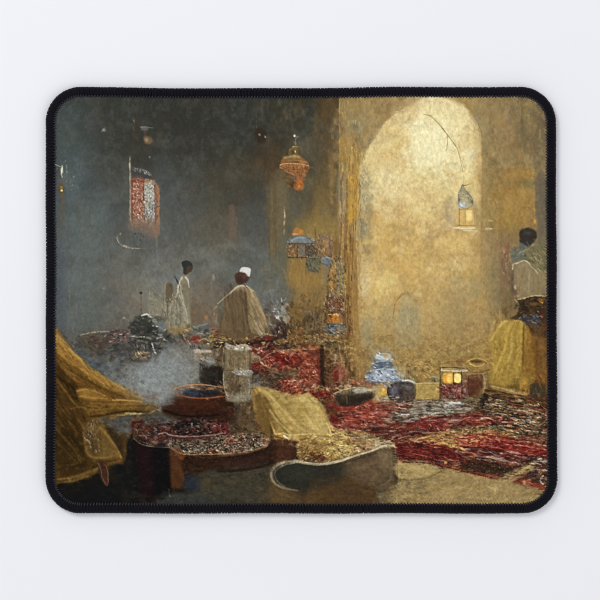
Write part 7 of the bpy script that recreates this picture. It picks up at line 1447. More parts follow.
# ======== soft modelling of the big forms
DRY[0] = False
def fold(lst, f=1.2):
    for q in lst: K(q[0], q[1], q[2], q[3], q[4] if len(q) > 4 else None, None, f)
at(54, 342)      # drape, upper part
P('18,-70 30,-75 100,15 240,180 420,290 560,360 640,400 640,420 480,395 300,300 150,180 18,40', 'a07c38', .45, 2)
P('18,60 60,80 160,180 280,270 440,370 560,405 420,412 300,368 190,325 120,250 18,160', '6a4c1e', .55, 2.5)
fold([('20,-50 80,10 150,85 240,175 330,238 420,292 520,345', 12, 'c09a4c', .6, 7), ('30,30 100,100 190,175 290,245 400,310', 9, '8c6628', .6, 6), ('20,75 80,115 150,165 240,225', 8, 'a8843c', .5, 4), ('70,150 150,225 260,290 400,360 500,395', 15, '412c10', .65, 8), ('20,160 80,235 150,300 175,345', 14, '33220c', .6, 9)])
P('165,352 230,342 310,358 375,392 430,418 560,428 640,440 640,462 500,470 380,462 260,450 190,412', '86642a', .55, 2)
fold([('172,358 230,348 305,362 372,394', 11, 'b48c40', .6, 6), ('190,395 260,408 330,410 390,415', 10, 'ae8638', .6, 6), ('205,432 300,438 420,440 520,436', 9, '4a3412', .6, 6), ('430,424 500,424 600,432 640,436', 7, 'c4a45c', .7, 6), ('260,500 360,492 480,482 620,478', 14, '8a6a30', .5, 8), ('250,545 340,540 450,518 560,506 640,512', 12, '2c1f0e', .65, 8), ('525,520 575,524 640,522', 9, 'b0a670', .8, 7)], .9)
P('18,260 60,310 130,400 170,470 230,480 255,520 230,620 18,620', '4a3414', .5, 3)
fold([('18,275 70,345 130,425 165,462', 15, '80602a', .6, 9), ('40,260 110,340 175,430', 12, '231809', .6, 8), ('130,490 180,476 225,485 255,515', 10, '8c6c34', .5, 6), ('18,420 80,470 130,560', 14, '5f451a', .5, 10), ('60,520 130,600', 16, '33240f', .5, 12)])
D('20,-30 400,270 560,390 400,410 200,320 18,140', 90, 'c09848 543c16*2 94702e 6c4f20', (5, 16), (.5, 1.5), 40, 7, .4, 990); D('18,280 220,480 220,620 18,620', 60, '7c5a26 2e200d*2 5c4218', (5, 16), (.6, 2), 58, 9, .4, 991)
at(54, 424)      # drape, lower part
P('205,5 330,5 400,85 455,165 495,250 480,290 400,290 300,262 240,228 220,120', '6e5526', .45, 2)
fold([('345,35 400,95 460,180 490,245', 12, '94763a', .55, 7), ('215,60 228,130 246,220 300,245 390,243 465,222', 6, '8c6e38', .45, 4), ('330,60 345,140 350,215', 12, '4a3618', .45, 8), ('250,60 280,130 290,190', 22, '3c2c20', .5, 12), ('330,270 400,272 470,255', 14, '33220f', .65, 10), ('490,60 520,120 515,240', 10, '4a3418', .5, 6)])
fold([('18,40 80,110 150,190 195,280', 14, '6a4c20', .55, 8), ('18,130 80,190 150,270', 12, '5c421a', .5, 8), ('60,30 140,110 200,190 230,250', 15, '221707', .55, 10), ('18,330 120,318 230,280', 14, '231708', .5, 9), ('30,405 130,392 230,358 320,322', 12, '8c6c34', .6, 8), ('40,430 140,420 250,380', 6, '7c6230', .6, 4)])
P('30,446 130,436 262,400 328,376 345,400 375,450 400,440 410,360 420,310 500,290 525,300 530,600 30,600', '131313', .6, 2)
P('328,285 360,276 385,305 394,350 397,428 384,450 360,428 342,388', '40261a', .75, .8); fold([('326,290 346,345 350,385 376,436', 5, '80706a', .5, 3), ('364,290 388,328 396,420', 6, '80603c', .5, 4)], .7)
D('220,0 320,0 335,190 250,205', 50, 'a0967c 3a2c22*2 7c6844 b0a48c', (1.2, 4), (.5, 1.3), 70, 30, .6, 992)
at(240, 385, 100)   # sack
P('68,38 98,12 150,18 210,38 285,60 350,64 410,56 442,74 476,112 510,165 530,225 534,288 480,300 400,294 300,302 262,300 215,290 190,300 150,290 110,200', 'a8924e', .5, 1.5)
P('78,40 110,40 150,100 190,190 215,285 190,305 140,290 105,200', '5c431f', .6, 2.5)
fold([('92,32 125,90 160,170 190,245 212,290', 10, 'c8a456', .8, 8), ('110,60 150,140 180,230 190,290', 13, '38260f', .6, 8), ('150,75 190,150 235,225 285,288', 16, '5c4520', .6, 8), ('112,24 165,55 230,120 290,190 360,262', 16, 'c8b068', .65, 10), ('200,60 260,115 320,185 390,255 450,280', 16, '84703a', .5, 10), ('180,150 225,215 275,265 305,292', 8, 'd4bc74', .7, 6), ('320,80 370,110 410,170 440,235', 18, '98803f', .4, 12)])
P('330,68 410,60 460,100 490,150 440,150 380,110 330,100', 'ccb870', .45, 2.5); P('400,170 470,160 512,210 515,275 450,285 400,250', 'c6b26c', .45, 3); fold([('470,108 508,165 528,228 532,285', 12, '8c7842', .6, 9), ('345,140 390,150 420,190', 14, '8c763c', .45, 8), ('408,62 424,90 445,110', 5, '7c6838', .6)], 1)
fold([('205,270 212,295 262,290 300,300 400,294 500,296', 7, 'd8c078', .7, 6), ('262,304 285,318 292,328', 9, 'f0e6c0', .75, 5), ('215,312 255,322', 9, '54331a', .6, 7), ('520,228 535,262 546,290', 11, 'dccb8c', .7, 7)], .6)
at(218, 424)        # basin and tray sides
K('590,273 540,273 480,282 425,308 396,350 392,388', 15, 'a0957a', .6, 18, '8c8266', 1.0); K('392,380 396,400 410,428 450,455 520,470 570,482', 18, '8c8266', .6, 7, '4a3f2a', 1.0); K('560,286 485,302 432,335 415,368 425,400', 4, 'ccc4a8', .6, 4, '8c8266', .6)
P('385,400 400,440 450,470 540,490 560,600 385,600', '55452a', .45, 4); P('380,300 395,340 385,420 385,600 360,600 350,340', '3c3526', .4, 4)
P('440,345 500,315 600,308 650,330 640,430 560,460 480,440 440,400', '2a2b24', .5, 3)
fold([('0,345 150,342 300,318 400,285', 8, '120d0a', .6, 7), ('0,290 150,285 280,262 370,225', 26, '38241a', .5, 20), ('0,236 120,228 240,206 345,168', 6, '7c5838', .6, 5)], 1.2)
at(300, 424)        # trough lip and body
fold([('-40,278 20,282 80,292 140,297 210,291 290,273 360,250 440,222 520,198 600,166 640,150', 12, 'beb492', .8, 9), ('0,276 80,286 140,291 210,284 290,265 380,236', 4, 'e0d8b8', .7, 3), ('-20,300 80,312 150,316 240,306 340,280 440,248 560,214', 9, '2e2519', .55, 7)], .6)
fold([('640,160 665,190 668,260 672,340 660,400 620,440', 9, '7c7050', .55, 6), ('360,330 460,300 560,270 640,240', 22, '5f4e36', .4, 18), ('560,445 610,430 650,400', 14, '2a2418', .55, 10)], 1.4)
P('80,430 160,400 290,384 370,397 415,432 550,458 556,490 535,600 60,600', '4e3a20', .35, 1.8)
at(136, 342)        # copper bowl rim
fold([('270,350 310,330 380,316 460,312 540,318 620,330', 7, 'a8805c', .75, 5), ('298,384 370,402 460,410 560,408 650,396', 8, '9a5434', .75, 6), ('210,500 300,530 420,545 600,535', 14, '140e0a', .6, 10), ('300,440 420,455 600,450', 26, '4c2414', .4, 20)], .6)
at(125, 390, 100)   # tray rims
fold([('205,264 240,256 272,270 335,278 430,278 520,270 600,258', 7, '8c7064', .75, 6), ('54,290 90,322 150,338 262,346', 5, '8c8468', .55, 4), ('268,346 300,362 350,383 420,388 520,386 640,378', 5, 'a08058', .7, 4), ('52,292 54,262 66,230', 6, '64403a', .6, 4), ('55,305 100,338 160,352 260,356', 12, '120d0c', .6, 10)], .5)
P('262,350 330,358 345,480 340,560 285,575 268,480', '4f2e18', .4, 2); P('60,320 100,340 130,345 160,600 80,600', '1c1012', .5, 3); P('165,350 258,356 262,560 180,600', '0f0e0e', .6, 2.5)
at(190, 330, 70)    # jar silhouettes
fold([('400,140 445,128 495,135 508,155', 8, 'd8d4c0', .6, 5), ('297,168 298,260 304,335', 7, '2c241a', .6, 6), ('510,180 512,260 508,335', 6, '342a1e', .6, 5), ('382,348 450,344 518,348', 8, 'd4d4c8', .75, 6), ('288,362 284,430 298,510 318,575', 5, 'a09876', .5, 3), ('522,350 528,430 522,520', 8, '7c7c70', .4, 5)], .5)
at(382, 342)        # lit lantern frame
fold([('420,188 520,186 605,195', 5, '3e3220', .6), ('424,190 427,300 424,412', 6, '4a3a24', .6), ('432,206 520,212 612,213', 6, 'd0caa8', .8), ('524,228 525,302', 6, '40300f', .85), ('582,215 584,400', 7, '3c3020', .7), ('430,412 520,414 600,408', 6, '2e2418', .5)], .4)
P('452,238 516,232 514,298 470,302 452,288', 'dca236', .5, .9); P('476,246 510,242 506,286 486,290', 'fbe488', .7, 1); P('535,240 571,240 569,290 535,288', 'fae890', .75, .9)
at(300, 342)
fold([('250,380 310,352 400,334 470,336 515,354', 6, 'b8ac84', .75, 4), ('262,410 290,450 340,470 420,460 490,435 540,402', 7, '1c1612', .6, 5)], .5)
P('275,392 340,372 440,362 515,372 545,392 470,432 390,455 320,460 290,445', '30281e', .55, 2); P('395,346 450,338 505,352 470,370 410,376', 'a8a490', .6, 1)
at(218, 260)        # cloaked man
fold([('92,240 130,204 174,186 222,200 254,228', 9, 'cbbf9f', .75, 7), ('205,240 205,340 212,450 235,550', 12, '45341f', .45, 9), ('240,235 290,320 335,415 360,490', 12, 'b4a47c', .5, 8), ('225,250 260,350 295,450', 9, '6a583a', .5, 7), ('120,240 95,360 80,520', 14, '6f5a3c', .45, 10), ('0,320 60,265 92,240', 6, 'b8b098', .7, 5)], .9)
at(490, 220, 60)
fold([('228,492 233,446 272,431 342,406 382,426 412,466 452,502 478,536', 10, 'cbbf9c', .7, 7)], .6)
DRY[0] = True
# ======== last pass: lamps, figures, wares under the arch
DRY[0] = False
ph()
# the tall cloth-topped jar, the stone basin's near side, calmer cap
at(190, 330, 70)
P('300,120 345,132 400,142 450,128 500,138 514,170 520,300 512,340 525,400 526,500 512,600 330,610 300,540 288,440 296,350 304,300', '857656', .42, 1); P('305,112 345,125 400,135 445,122 490,130 508,165 440,180 370,172 312,158', 'b8b09a', .6, .8)
P('384,342 520,342 526,392 450,396 386,374', 'a09c8c', .55, .8); P('320,550 512,540 515,600 335,612', '8a8872', .6, 1.2); P('335,390 420,370 480,420 470,520 380,535 340,480', '4c3c28', .45, 2.5); P('440,410 505,400 512,520 455,530', '8a8468', .4, 2)
fold([('300,170 302,260 300,330', 6, 'a8a07c', .5, 4), ('480,180 488,260 484,330', 9, 'a49468', .45, 6), ('350,190 348,320', 10, '54452e', .4, 8), ('292,360 288,440 302,520 330,590', 6, 'bcb490', .6, 4), ('505,420 510,500 500,560', 7, 'b0b0a0', .5, 5), ('305,345 400,350 512,338', 5, '3a2e1e', .5, 4)], .6)
D('310,120 505,130 505,170 320,165', 50, 'e0dcc8*2 8c846c c0b89c 64583f', (1, 3), (.4, 1.1), 15, 40, .75, 1030); D('385,343 520,345 524,392 386,380', 50, 'd0d0c8*2 6c6858 b0aea0 54503f', (1, 3), (.4, 1.1), 4, 20, .75, 1031); D('305,175 515,190 512,590 310,590', 110, 'a0906c 44362a*2 8c7c58 6c5c40 b8ac88', (1.5, 6), (.5, 1.5), 84, 25, .45, 1032)
at(218, 424)
P('400,352 430,322 490,302 560,290 640,292 760,300 900,300 960,330 880,420 720,470 600,490 500,462 440,430 410,395', '2a2a22', .55, 3); P('520,330 640,320 700,350 640,400 540,400', '3a392c', .45, 6)
P('388,380 402,430 450,465 530,490 620,500 700,520 700,600 392,600', '5c482b', .45, 4); fold([('388,360 392,395 412,432 452,460 510,476 580,486', 12, 'a09678', .55, 7), ('420,480 480,520 560,540', 14, '6f5836', .4, 10)], .9)
at(300, 424)
P('330,300 440,262 560,215 640,190 665,260 668,350 640,420 560,450 430,410 380,372 330,350', '6c5840', .40, 4); P('560,215 640,180 662,230 660,300 600,300', '8c7c58', .35, 4); fold([('400,330 500,300 600,280', 16, '7c6648', .35, 12), ('560,300 575,380 560,440', 14, '4c3c28', .4, 10)], 1.6)
at(218, 260)
P('160,72 178,56 215,55 239,66 236,96 230,121 212,115 194,95 164,86', 'c4beb2', .40, .8); E(205, 76, 16, 11, 'efece6', .6, 1.2); P('214,86 234,90 230,118 214,112', 'a8a094', .45, 1)
# small wares crowding the middle distance
ph()
D('186,328 222,330 222,346 190,348', 90, 'c8b890 241d17*3 8c6c3c 9c3428 70685a*2 d8c070', (1, 3), (.5, 1.4), 20, 50, .7, 1020); D('262,318 300,318 300,345 262,345', 90, 'b8a884 2a2018*3 8c6c3c 7c6c60 c8bc9c 6c3428', (1, 3), (.5, 1.4), 50, 50, .65, 1021)
D('74,336 140,332 165,345 140,362 84,356', 110, '26241f*3 6c6c60 54483a*2 a0a090 6c4030 8c8874', (1, 3.2), (.5, 1.4), 15, 40, .65, 1022); D('200,384 246,378 250,402 205,400', 60, '2a1f18*2 7c5c3c 94785a 4c3424', (1.2, 4), (.5, 1.4), 10, 30, .5, 1023)
E(276, 322, 4, 3, '4a3a2c', .6, .8); E(287, 319, 3, 4, 'a89878', .5, .8); E(268, 338, 5, 2.4, '8c2c24', .6, .8); E(282, 341, 6, 2.4, 'a07c40', .55, .8); E(204, 341, 5, 2.4, '6c4c2c', .6, .8); K('199,341 204,338.8 209,341', .9, 'c8b080', .7)
D('262,334 342,330 342,346 262,348', 110, 'b83c30 241914*2 c8a468 8c5c34*2 5c2418 e0c898', (1, 3), (.5, 1.3), 5, 30, .7, 1024)
# light pooling in the arch
E(436, 128, 26, 26, 'f3efba', .35, 12); E(428, 150, 16, 18, 'f2ecb8', .35, 9); E(392, 170, 16, 12, 'ece2ac', .35, 7); P('366,160 380,140 410,112 440,104 470,118 478,150 476,200 440,215 400,205 372,200', 'e4d690', .22, 9)
P('362,240 400,225 470,230 478,300 440,330 380,330 362,300', 'd0b464', .22, 12); E(385, 282, 12, 9, 'dccb80', .4, 5); E(452, 246, 12, 9, 'dcc67c', .4, 6); E(425, 268, 22, 12, 'd4bc70', .3, 7)
K('482,135 482.5,180 481,240 480,330', 1.6, '94804c', .4, f=1.0); K('476,175 480,200 480.5,330', 3, 'b89e60', .35, f=2); K('359,185 359,260 360,330', 2.4, 'b8a46c', .35, f=1.4)
fold([('424,114.5 430,116 437,122 443,129', .9, '9c8c58', .6, 1.1), ('443,129 448,135.5 453,142 457,148', 1.0, '8c7a48', .55, .5), ('447.5,136 447.6,143 446.5,150', .6, '94845c', .5, .4), ('457,148 460,158 463,172', .6, '8c7c50', .6, .5)], .4)
# small horseshoe arch far inside
P('396,345 396,318 399,303 405,295 413,298 419,308 420,345', '9c9470', .35, 1.8); fold([('393,318 395,305 400,297 405,294', .9, '7c6838', .55, .6), ('405,294 411,297 416,305', 1.2, '8c7a50', .4, .7), ('405,293 406,288', .6, '80703f', .4, .4)], .5)
D('401,308 411,308 412,340 401,340', 40, '747860 a8a888*2 8c8460', (2, 6), (.4, 1), 89, 5, .5, 1001); P('440,290 462,280 466,330 445,335', '94845c', .3, 4); P('362,322 372,320 374,345 362,345', '8c9078', .35, 3)
# hanging lantern in the arch
at(435, 170, 60)
P('228,250 245,200 275,160 300,190 345,250 382,310 385,350 380,385 395,430 400,560 235,560 240,420 228,380 225,310', 'b8a468', .35, 1.5)
P('235,235 255,190 278,165 300,195 340,245 375,305 372,340 330,380 270,388 235,355 240,300', '9a9478', .75, .9); P('255,250 330,245 355,300 340,330 270,335 250,300', 'b4a878', .7, 1)
P('238,330 300,322 298,378 245,382', 'b8c4cc', .8, .9); P('310,330 368,325 355,372 308,376', 'b0ac8c', .7, .8); P('250,392 375,388 392,545 250,550', 'd4b468', .75, 1); P('315,405 362,405 366,500 318,500', 'f2e294', .8, 1)
fold([('275,150 262,185 238,240 235,300 242,350', 9, '6c6a60', .75, 7), ('278,155 300,195 345,248 378,305 376,345', 8, '74725c', .75, 6), ('240,355 290,385 340,380 372,350', 7, '706c54', .65), ('250,300 300,290 360,300', 5, '7c7858', .6), ('246,388 244,470 246,552', 9, '8c7038', .7), ('300,392 302,545', 5, 'a08444', .7), ('385,388 396,470 398,556', 8, '9c8858', .65), ('240,392 310,398 385,388', 7, '9c8450', .7), ('225,552 320,556 400,552', 6, '7c6434', .7), ('190,577 280,581 400,580', 12, 'e4e0b8', .85, 10), ('505,588 560,586', 8, 'd8cca0', .7), ('275,150 300,156 340,138', 6, '54482c', .75, 3), ('275,150 290,105 285,60', 3.5, '9c8c58', .6)], .45)
E(262, 350, 14, 14, 'dce4e8', .8, .7); E(245, 300, 7, 14, '485058', .75, .6); E(372, 318, 8, 16, '505048', .7, .6); D('250,210 350,250 365,330 250,330', 40, '6c6c58 d0c898*2 7c8484 b0a46c', (.8, 2.2), (.4, .9), 60, 50, .75, 1002); K('130,300 118,380 120,470', 34, '968a68', .3, 26, None, 1.5)
# coloured glass lantern: frame of dark and copper bars
at(110, 160, 60)
P('222,205 332,210 336,560 228,560', 'a07058', .28, 1); P('228,195 330,198 330,225 230,225', '8c3028', .6, .8)
fold([('198,0 200,200 202,420 206,600', 6, 'c4b894', .6), ('222,195 224,400 228,620', 5, '5c2c24', .65), ('338,210 340,400 344,600', 6, '4c2820', .7), ('446,240 450,400 450,600', 6, '6c3c2c', .75), ('484,330 490,450 488,620', 4, '7c5034', .6), ('222,195 300,190 350,215 405,200 440,225 470,262 486,320', 6, 'a06c4c', .65), ('222,80 300,88 360,108 408,140 425,190', 5, '8c887c', .5), ('230,300 335,305', 4, '6c3428', .5), ('232,430 340,432', 4, '6c3c30', .5), ('346,330 446,330', 4, '84847c', .5), ('348,450 448,450', 4, '74746c', .5)], .4)
P('226,80 300,92 365,112 412,150 425,195 330,180 226,178', '3c3b38', .5, 1); D('228,84 330,92 410,140 415,165 330,130 240,110', 34, 'c0bcb0*2 6c6860 34322f', (.6, 1.4), (.4, .8), 25, 40, .85, 1003); D('235,225 330,225 332,560 235,560', 110, 'e4dcc0*2 5c2c28*2 d0a488 8c4438', (.7, 1.6), (.4, .9), 60, 80, .8, 1004)
D('348,240 440,245 442,580 350,580', 100, 'eeeadc*2 4c4a46*2 c8b880 94988c', (.7, 1.6), (.4, .9), 60, 80, .8, 1005)
P('225,640 450,640 480,700 440,790 300,720 225,700', '7c6450', .5, 3)
# brass lamp
at(265, 125, 60)
P('150,402 200,384 330,386 432,404 425,450 395,500 372,545 300,520 240,490 180,450', '8c5c34', .4, 1); fold([('150,402 200,386 330,388 432,405', 6, 'dcb084', .75), ('165,425 240,440 340,442 425,430', 4, '54341c', .6), ('200,455 260,490 330,500', 4, 'b88454', .6), ('255,430 270,500', 3, '5c3c20', .6), ('320,440 325,510', 3, '5c3c20', .6), ('375,435 360,520', 3, '5c3c20', .6), ('235,318 290,310 342,320', 6, 'bca468', .7), ('215,350 290,342 390,352', 4, '54401f', .6)], .4)
# lantern cluster: domes and cups
at(280, 220, 65)
P('85,212 100,175 150,150 210,146 262,168 305,210 200,218', '7c868a', .6, .8); P('82,222 236,222 236,342 82,342', '6c5434', .35, 1); fold([('85,212 100,175 150,150 210,146 262,168 305,210', 5, '4c4c48', .6), ('110,190 160,165 220,165', 6, 'a4acac', .65), ('80,216 200,220 330,216', 5, '3a2e20', .65), ('78,346 200,348 330,350', 5, '3a2c1c', .65), ('160,222 160,345', 4, '3c3022', .6), ('238,222 240,345', 5, '3c3022', .6)], .5)
E(118, 288, 26, 28, '94683a', .6, .8); E(118, 288, 12, 13, 'b88c50', .6, .6); P('180,240 225,240 222,325 185,325', '7c7c74', .45, .8); P('252,240 312,240 308,325 256,325', '4c4038', .5, .8); P('388,352 440,345 478,355 468,408 430,414 392,402', '6f7876', .6, .8); fold([('388,352 430,345 476,354', 5, 'b0b4ac', .6), ('395,408 430,416 468,408', 5, '3c4040', .5), ('352,330 348,250 372,170 405,130 445,150 474,210 474,320', 7, '6c625c', .55), ('250,350 300,346 364,350', 4, 'b8a878', .6), ('252,352 256,450 300,474 355,455 364,352', 5, '4a4230', .5)], .5)
# figures
at(136, 260)
P('335,122 362,108 386,122 392,200 402,310 396,400 400,474 330,498 240,490 232,400 262,330 300,290 318,240 312,180', '8c866c', .45, 1); fold([('335,125 318,165 306,220 300,270', 8, 'd0cab0', .7, 5), ('325,180 335,250 355,330 372,400 380,460', 8, 'c4bea2', .65, 6), ('362,125 382,150 388,200', 11, 'dad4bc', .7, 5), ('345,190 360,260 380,340', 8, '6c644c', .55), ('290,300 280,380 282,470', 9, 'a8a288', .6, 7), ('310,290 322,370 325,470', 6, '54503f', .55), ('250,360 248,470', 6, '9c9678', .55), ('215,200 212,300 222,420', 6, 'a08e6a', .55)], .6)
P('340,15 370,5 404,22 411,55 398,84 366,106 349,94 346,60 338,40', '2c2b26', .6, .6); P('374,52 400,44 410,62 397,84 374,100 362,88', '54402f', .6, .8)
at(218, 260)
P('134,112 150,95 180,90 212,100 222,122 214,148 190,164 158,176 136,152', '483026', .8, .8); E(158, 145, 16, 22, '33221a', .5, 1.2); E(195, 120, 14, 14, '6a4636', .5, 1.2); P('162,74 178,57 215,56 238,66 236,95 230,120 212,114 195,94 165,86', 'dedad0', .8, .6); K('165,84 195,92 214,114', 4, '8c857a', .6); K('150,182 185,178 215,205', 8, '2c221a', .6)
# far-right man: garment as one pale mass, smooth ochre cloth spreading below
at(464, 260)
P('362,62 380,42 430,22 480,30 530,90 590,140 596,262 500,258 405,280 388,205 366,130', '8f7f5c', .55, 1); fold([('430,60 420,140 398,250', 12, '74643f', .5, 8), ('480,70 475,160 470,250', 12, 'a8986e', .5, 8), ('540,120 545,190 540,255', 10, '75663f', .5, 7), ('402,288 440,280 505,262 596,264', 6, 'c4b484', .7, 5)], .9)
P('300,445 345,450 398,444 432,462 466,500 482,545 500,640 500,900 200,900 190,800 200,700 175,610 188,565 215,520 240,480 262,458', 'a48838', .5, 2)
at(464, 342)
P('195,-30 240,-90 300,-140 360,-150 420,-130 425,160 380,250 300,330 215,320 190,270 215,190 240,120 235,50', 'a08639', .55, 2.5)
fold([('300,-150 250,-100 215,-45 190,-10', 12, 'd8c070', .6, 8), ('340,-130 310,-40 300,40 265,130 225,215', 15, 'ccb058', .6, 9), ('390,-130 375,-30 372,70 350,170 310,260', 15, '8c7230', .55, 10), ('415,-120 415,0 412,120 380,210', 12, 'b89a48', .5, 8), ('270,-90 255,-10 265,60 240,130', 12, '806a2c', .5, 8), ('437,-110 434,0 432,160', 8, '4a3414', .7, 6), ('350,-60 345,60 320,150', 6, 'dcc878', .5, 4), ('240,160 215,220 205,300', 10, 'b89c4c', .5, 7), ('205,310 300,330 400,320', 10, '5c4824', .5, 8)], 1.3)
P('442,-90 500,-40 560,0 600,0 600,240 520,250 440,225', '74501f', .35, 3); fold([('480,-60 475,100 480,210', 14, '8c6430', .5, 10), ('530,-10 535,120 530,230', 14, '54381a', .5, 10), ('580,0 582,200', 10, '7c5830', .45)], 1.3)
# wares under the arch: baskets, boxes and heaps packed close
at(382, 342)
D('110,150 400,140 420,290 240,290 130,260', 150, 'c4a860 6c5028*2 a88848 8c6c34 d0bc78 54401f', (1, 3.4), (.5, 1.2), 30, 60, .65, 1006); P('255,215 300,195 345,215 350,290 250,292', '8c7038', .45, 2); P('340,225 390,205 425,225 425,255 345,258', 'a08848', .5, 1.5)
fold([('250,245 300,225 345,245', 5, 'c8b070', .6), ('345,262 380,252 420,258', 8, 'a4a888', .7, 5), ('360,225 400,205 430,190', 5, '6c5428', .6), ('420,130 500,110 600,95', 8, 'b09850', .5, 5), ('440,160 520,140 620,150', 6, '6c4c28', .55)], .6)
P('118,185 160,180 170,225 150,262 112,240', 'b0a070', .5, 1.2); P('0,215 60,205 90,245 60,285 0,290', '8c9cac', .0, 1)
D('0,290 60,290 60,330 0,330', 24, 'd8c080 a07838*2 e8dca8', (1, 2.8), (.5, 1.2), 20, 50, .75, 1007); D('-10,395 440,425 600,408 600,425 440,440 60,446', 110, 'c8c4b0 3c3024*2 8c8468 b8342c 6c5c44', (1.4, 4), (.4, 1.2), 2, 18, .75, 1008)
P('240,304 422,300 424,424 242,426', 'aa9450', .45, 1, sm=False); fold([('242,304 330,300 422,301', 5, 'd4c484', .75), ('424,300 425,424', 6, '54421f', .65), ('242,425 420,424', 6, '5c4824', .6), ('243,306 243,424', 4, '74602f', .6)], .4)
fold([('45,330 42,370 62,415 120,437 205,434 238,400 246,345', 6, '2a211c', .55), ('90,330 78,360 84,395', 12, '6f7488', .45, 8), ('200,325 218,350 212,385', 10, '6c5438', .5, 7), ('150,286 195,282 238,298', 8, 'd0d4c8', .75), ('110,305 150,298 220,305', 5, '2c2622', .6)], .8)
D('440,412 600,404 600,300 440,308', 50, 'c05048 3c1818*2 e0b0a0 746c64', (1, 2.4), (.4, 1), 40, 60, .75, 1009); P('452,236 516,230 514,299 470,303 452,289', 'e0a838', .5, .8); P('474,245 511,240 507,288 484,291', 'f8d878', .6, .9); P('534,239 572,238 570,291 533,289', 'f4dc80', .6, .8); E(508, 318, 60, 6, 'a05c38', .4, 1.5)
at(464, 342)
P('0,100 60,88 130,100 205,125 210,165 180,205 120,222 60,220 20,190', '92763a', .4, 1.5); fold([('15,150 50,128 95,120 150,132 178,160', 6, 'd8be74', .7, 4), ('42,160 90,178 148,162', 6, 'e0c880', .7, 4), ('20,195 70,222 130,224 185,200', 6, '54401f', .6), ('150,120 190,135 205,165', 6, 'c0a458', .6), ('30,240 90,232 160,228 186,216', 6, 'a88f5c', .65), ('35,245 30,320 40,395', 6, '3a2418', .6), ('140,240 152,310 138,375', 6, 'b09c68', .55), ('40,400 90,404 130,385', 6, '3a2a1a', .6)], .6); E(92, 143, 44, 10, '4c3820', .7, .8, 3)
# ridge of rugs at the right edge
D('180,340 300,370 450,410 600,440 600,470 450,440 300,405 185,375', 60, '7c5830*2 2e1c12*2 a88450', (5, 14), (.5, 1.4), 14, 5, .6, 1010)
D('190,405 600,470 600,600 200,600', 220, 'd4c49c*2 201610*4 a88c5c 9c4030 54584c c8a468', (1.5, 5), (.4, 1.2), 10, 22, .8, 1011)
fold([('200,430 300,440 420,470 600,480', 7, '1e1510', .6, 5), ('260,470 380,500 500,500 600,530', 6, 'c4b484', .6, 4), ('200,520 320,540 450,560 600,560', 7, '1e1510', .55, 5), ('330,450 450,470 560,500', 6, 'b86c48', .6, 4)], .5)
DRY[0] = True
ph()
wobble('48,172 556,172 556,512 48,512', .45, 5, 985, .9)
V('50,92 340,92 340,345 50,345', .02, 3, 2, 301)
V('50,92 552,92 552,508 50,508', .042, 2.2, 1.3, 303); V('50,92 552,92 552,508 50,508', .04, 4.5, 1.2, 304)
V('359,92 552,92 552,392 359,392', .035, 5, 1.4, 305); V('50,340 552,340 552,508 50,508', .055, 3.2, .8, 306); V('50,340 552,340 552,508 50,508', .05, 6, .7, 307)
# dye gamut: printed cloth never reaches fully saturated reds
lum = IMG @ np.array([.3, .55, .15], np.float32)
red = np.clip((IMG[..., 0] - np.maximum(IMG[..., 1], IMG[..., 2])) * 3.2 - .35, 0, 1) * np.clip(1.4 - np.abs(IMG[..., 1] - IMG[..., 2]) * 7, 0, 1)
kk = (.93 - .10 * red)[..., None]
IMG[:] = (lum[..., None] + (IMG - lum[..., None]) * kk) * (1 - .14 * red)[..., None]
IMG[..., 2] *= 1 - .12 * red
# dye balance: warm tones lean to gold, cool greys to neutral
wm = np.clip((IMG[..., 0] - IMG[..., 2]) * 4 - .15, 0, 1) * np.clip(1 - (IMG[..., 0] - IMG[..., 1] - .12) * 6, 0, 1)
IMG[..., 0] *= 1 + .018 * wm; IMG[..., 1] *= 1 - .014 * wm; IMG[..., 2] *= 1 - .03 * wm
cw = np.clip((IMG[..., 2] - IMG[..., 0]) * 14, 0, 1) * .45
g_ = IMG.mean(-1); IMG[..., 2] += (g_ - IMG[..., 2]) * cw; IMG[..., 0] += (g_ - IMG[..., 0]) * cw
# the haze on the left wall is a shade paler than first laid in
xx = OX + np.arange(WN) / S; yy = OY + np.arange(HN) / S
hz = np.clip((300 - xx) / 60, 0, 1)[None] * np.clip((345 - yy) / 20, 0, 1)[:, None]
IMG[:] = IMG + (np.array([.42, .44, .43], np.float32) - IMG) * (.07 * hz)[..., None]
# crispness of the print: local contrast at two radii
def box(a, r):
    for ax in (0, 1):
        for _ in range(2):
            p = np.pad(a, [(r + 1, r) if q == ax else (0, 0) for q in range(a.ndim)], mode='edge').cumsum(ax, dtype=np.float64)
            n = a.shape[ax]
            hi = np.take(p, range(2 * r + 1, 2 * r + 1 + n), ax); lo = np.take(p, range(0, n), ax)
            a = ((hi - lo) / (2 * r + 1)).astype(np.float32)
    return a
L0 = IMG @ np.array([.3, .55, .15], np.float32)
gainL = (.65 * (L0 - box(L0, 1)) + .22 * (L0 - box(L0, 9)) * np.clip((np.arange(HN) / S + OY - 320) / 30, 0.25, 1)[:, None])
IMG[:] = np.clip(IMG * (1 + np.clip(gainL / (L0 + .06), -.45, .6))[..., None], 0, 1)

# =================================================================== the mouse pad itself
IMG_RAW = IMG
TH = 0.0040                        # pad thickness, metres
LIGHT = 1.0                        # exposure of the flat surface (linear)
def to_lin(c): return np.where(c <= 0.04045, c / 12.92, ((c + 0.055) / 1.055) ** 2.4)
root = bpy.data.objects.new('mouse_pad', None); C.objects.link(root)
root.location = (0, 0, 0)
root['label'] = 'rectangular mouse pad with black stitched edge and a painterly market scene printed on it'
root['category'] = 'mouse pad'

# ---- printed cloth face: one fine sheet whose vertices carry the dye colour
step = 1.0 / S
gx = OX + np.arange(WN) * step; gy = OY + np.arange(HN) * step
X, Y = np.meshgrid(gx, gy)
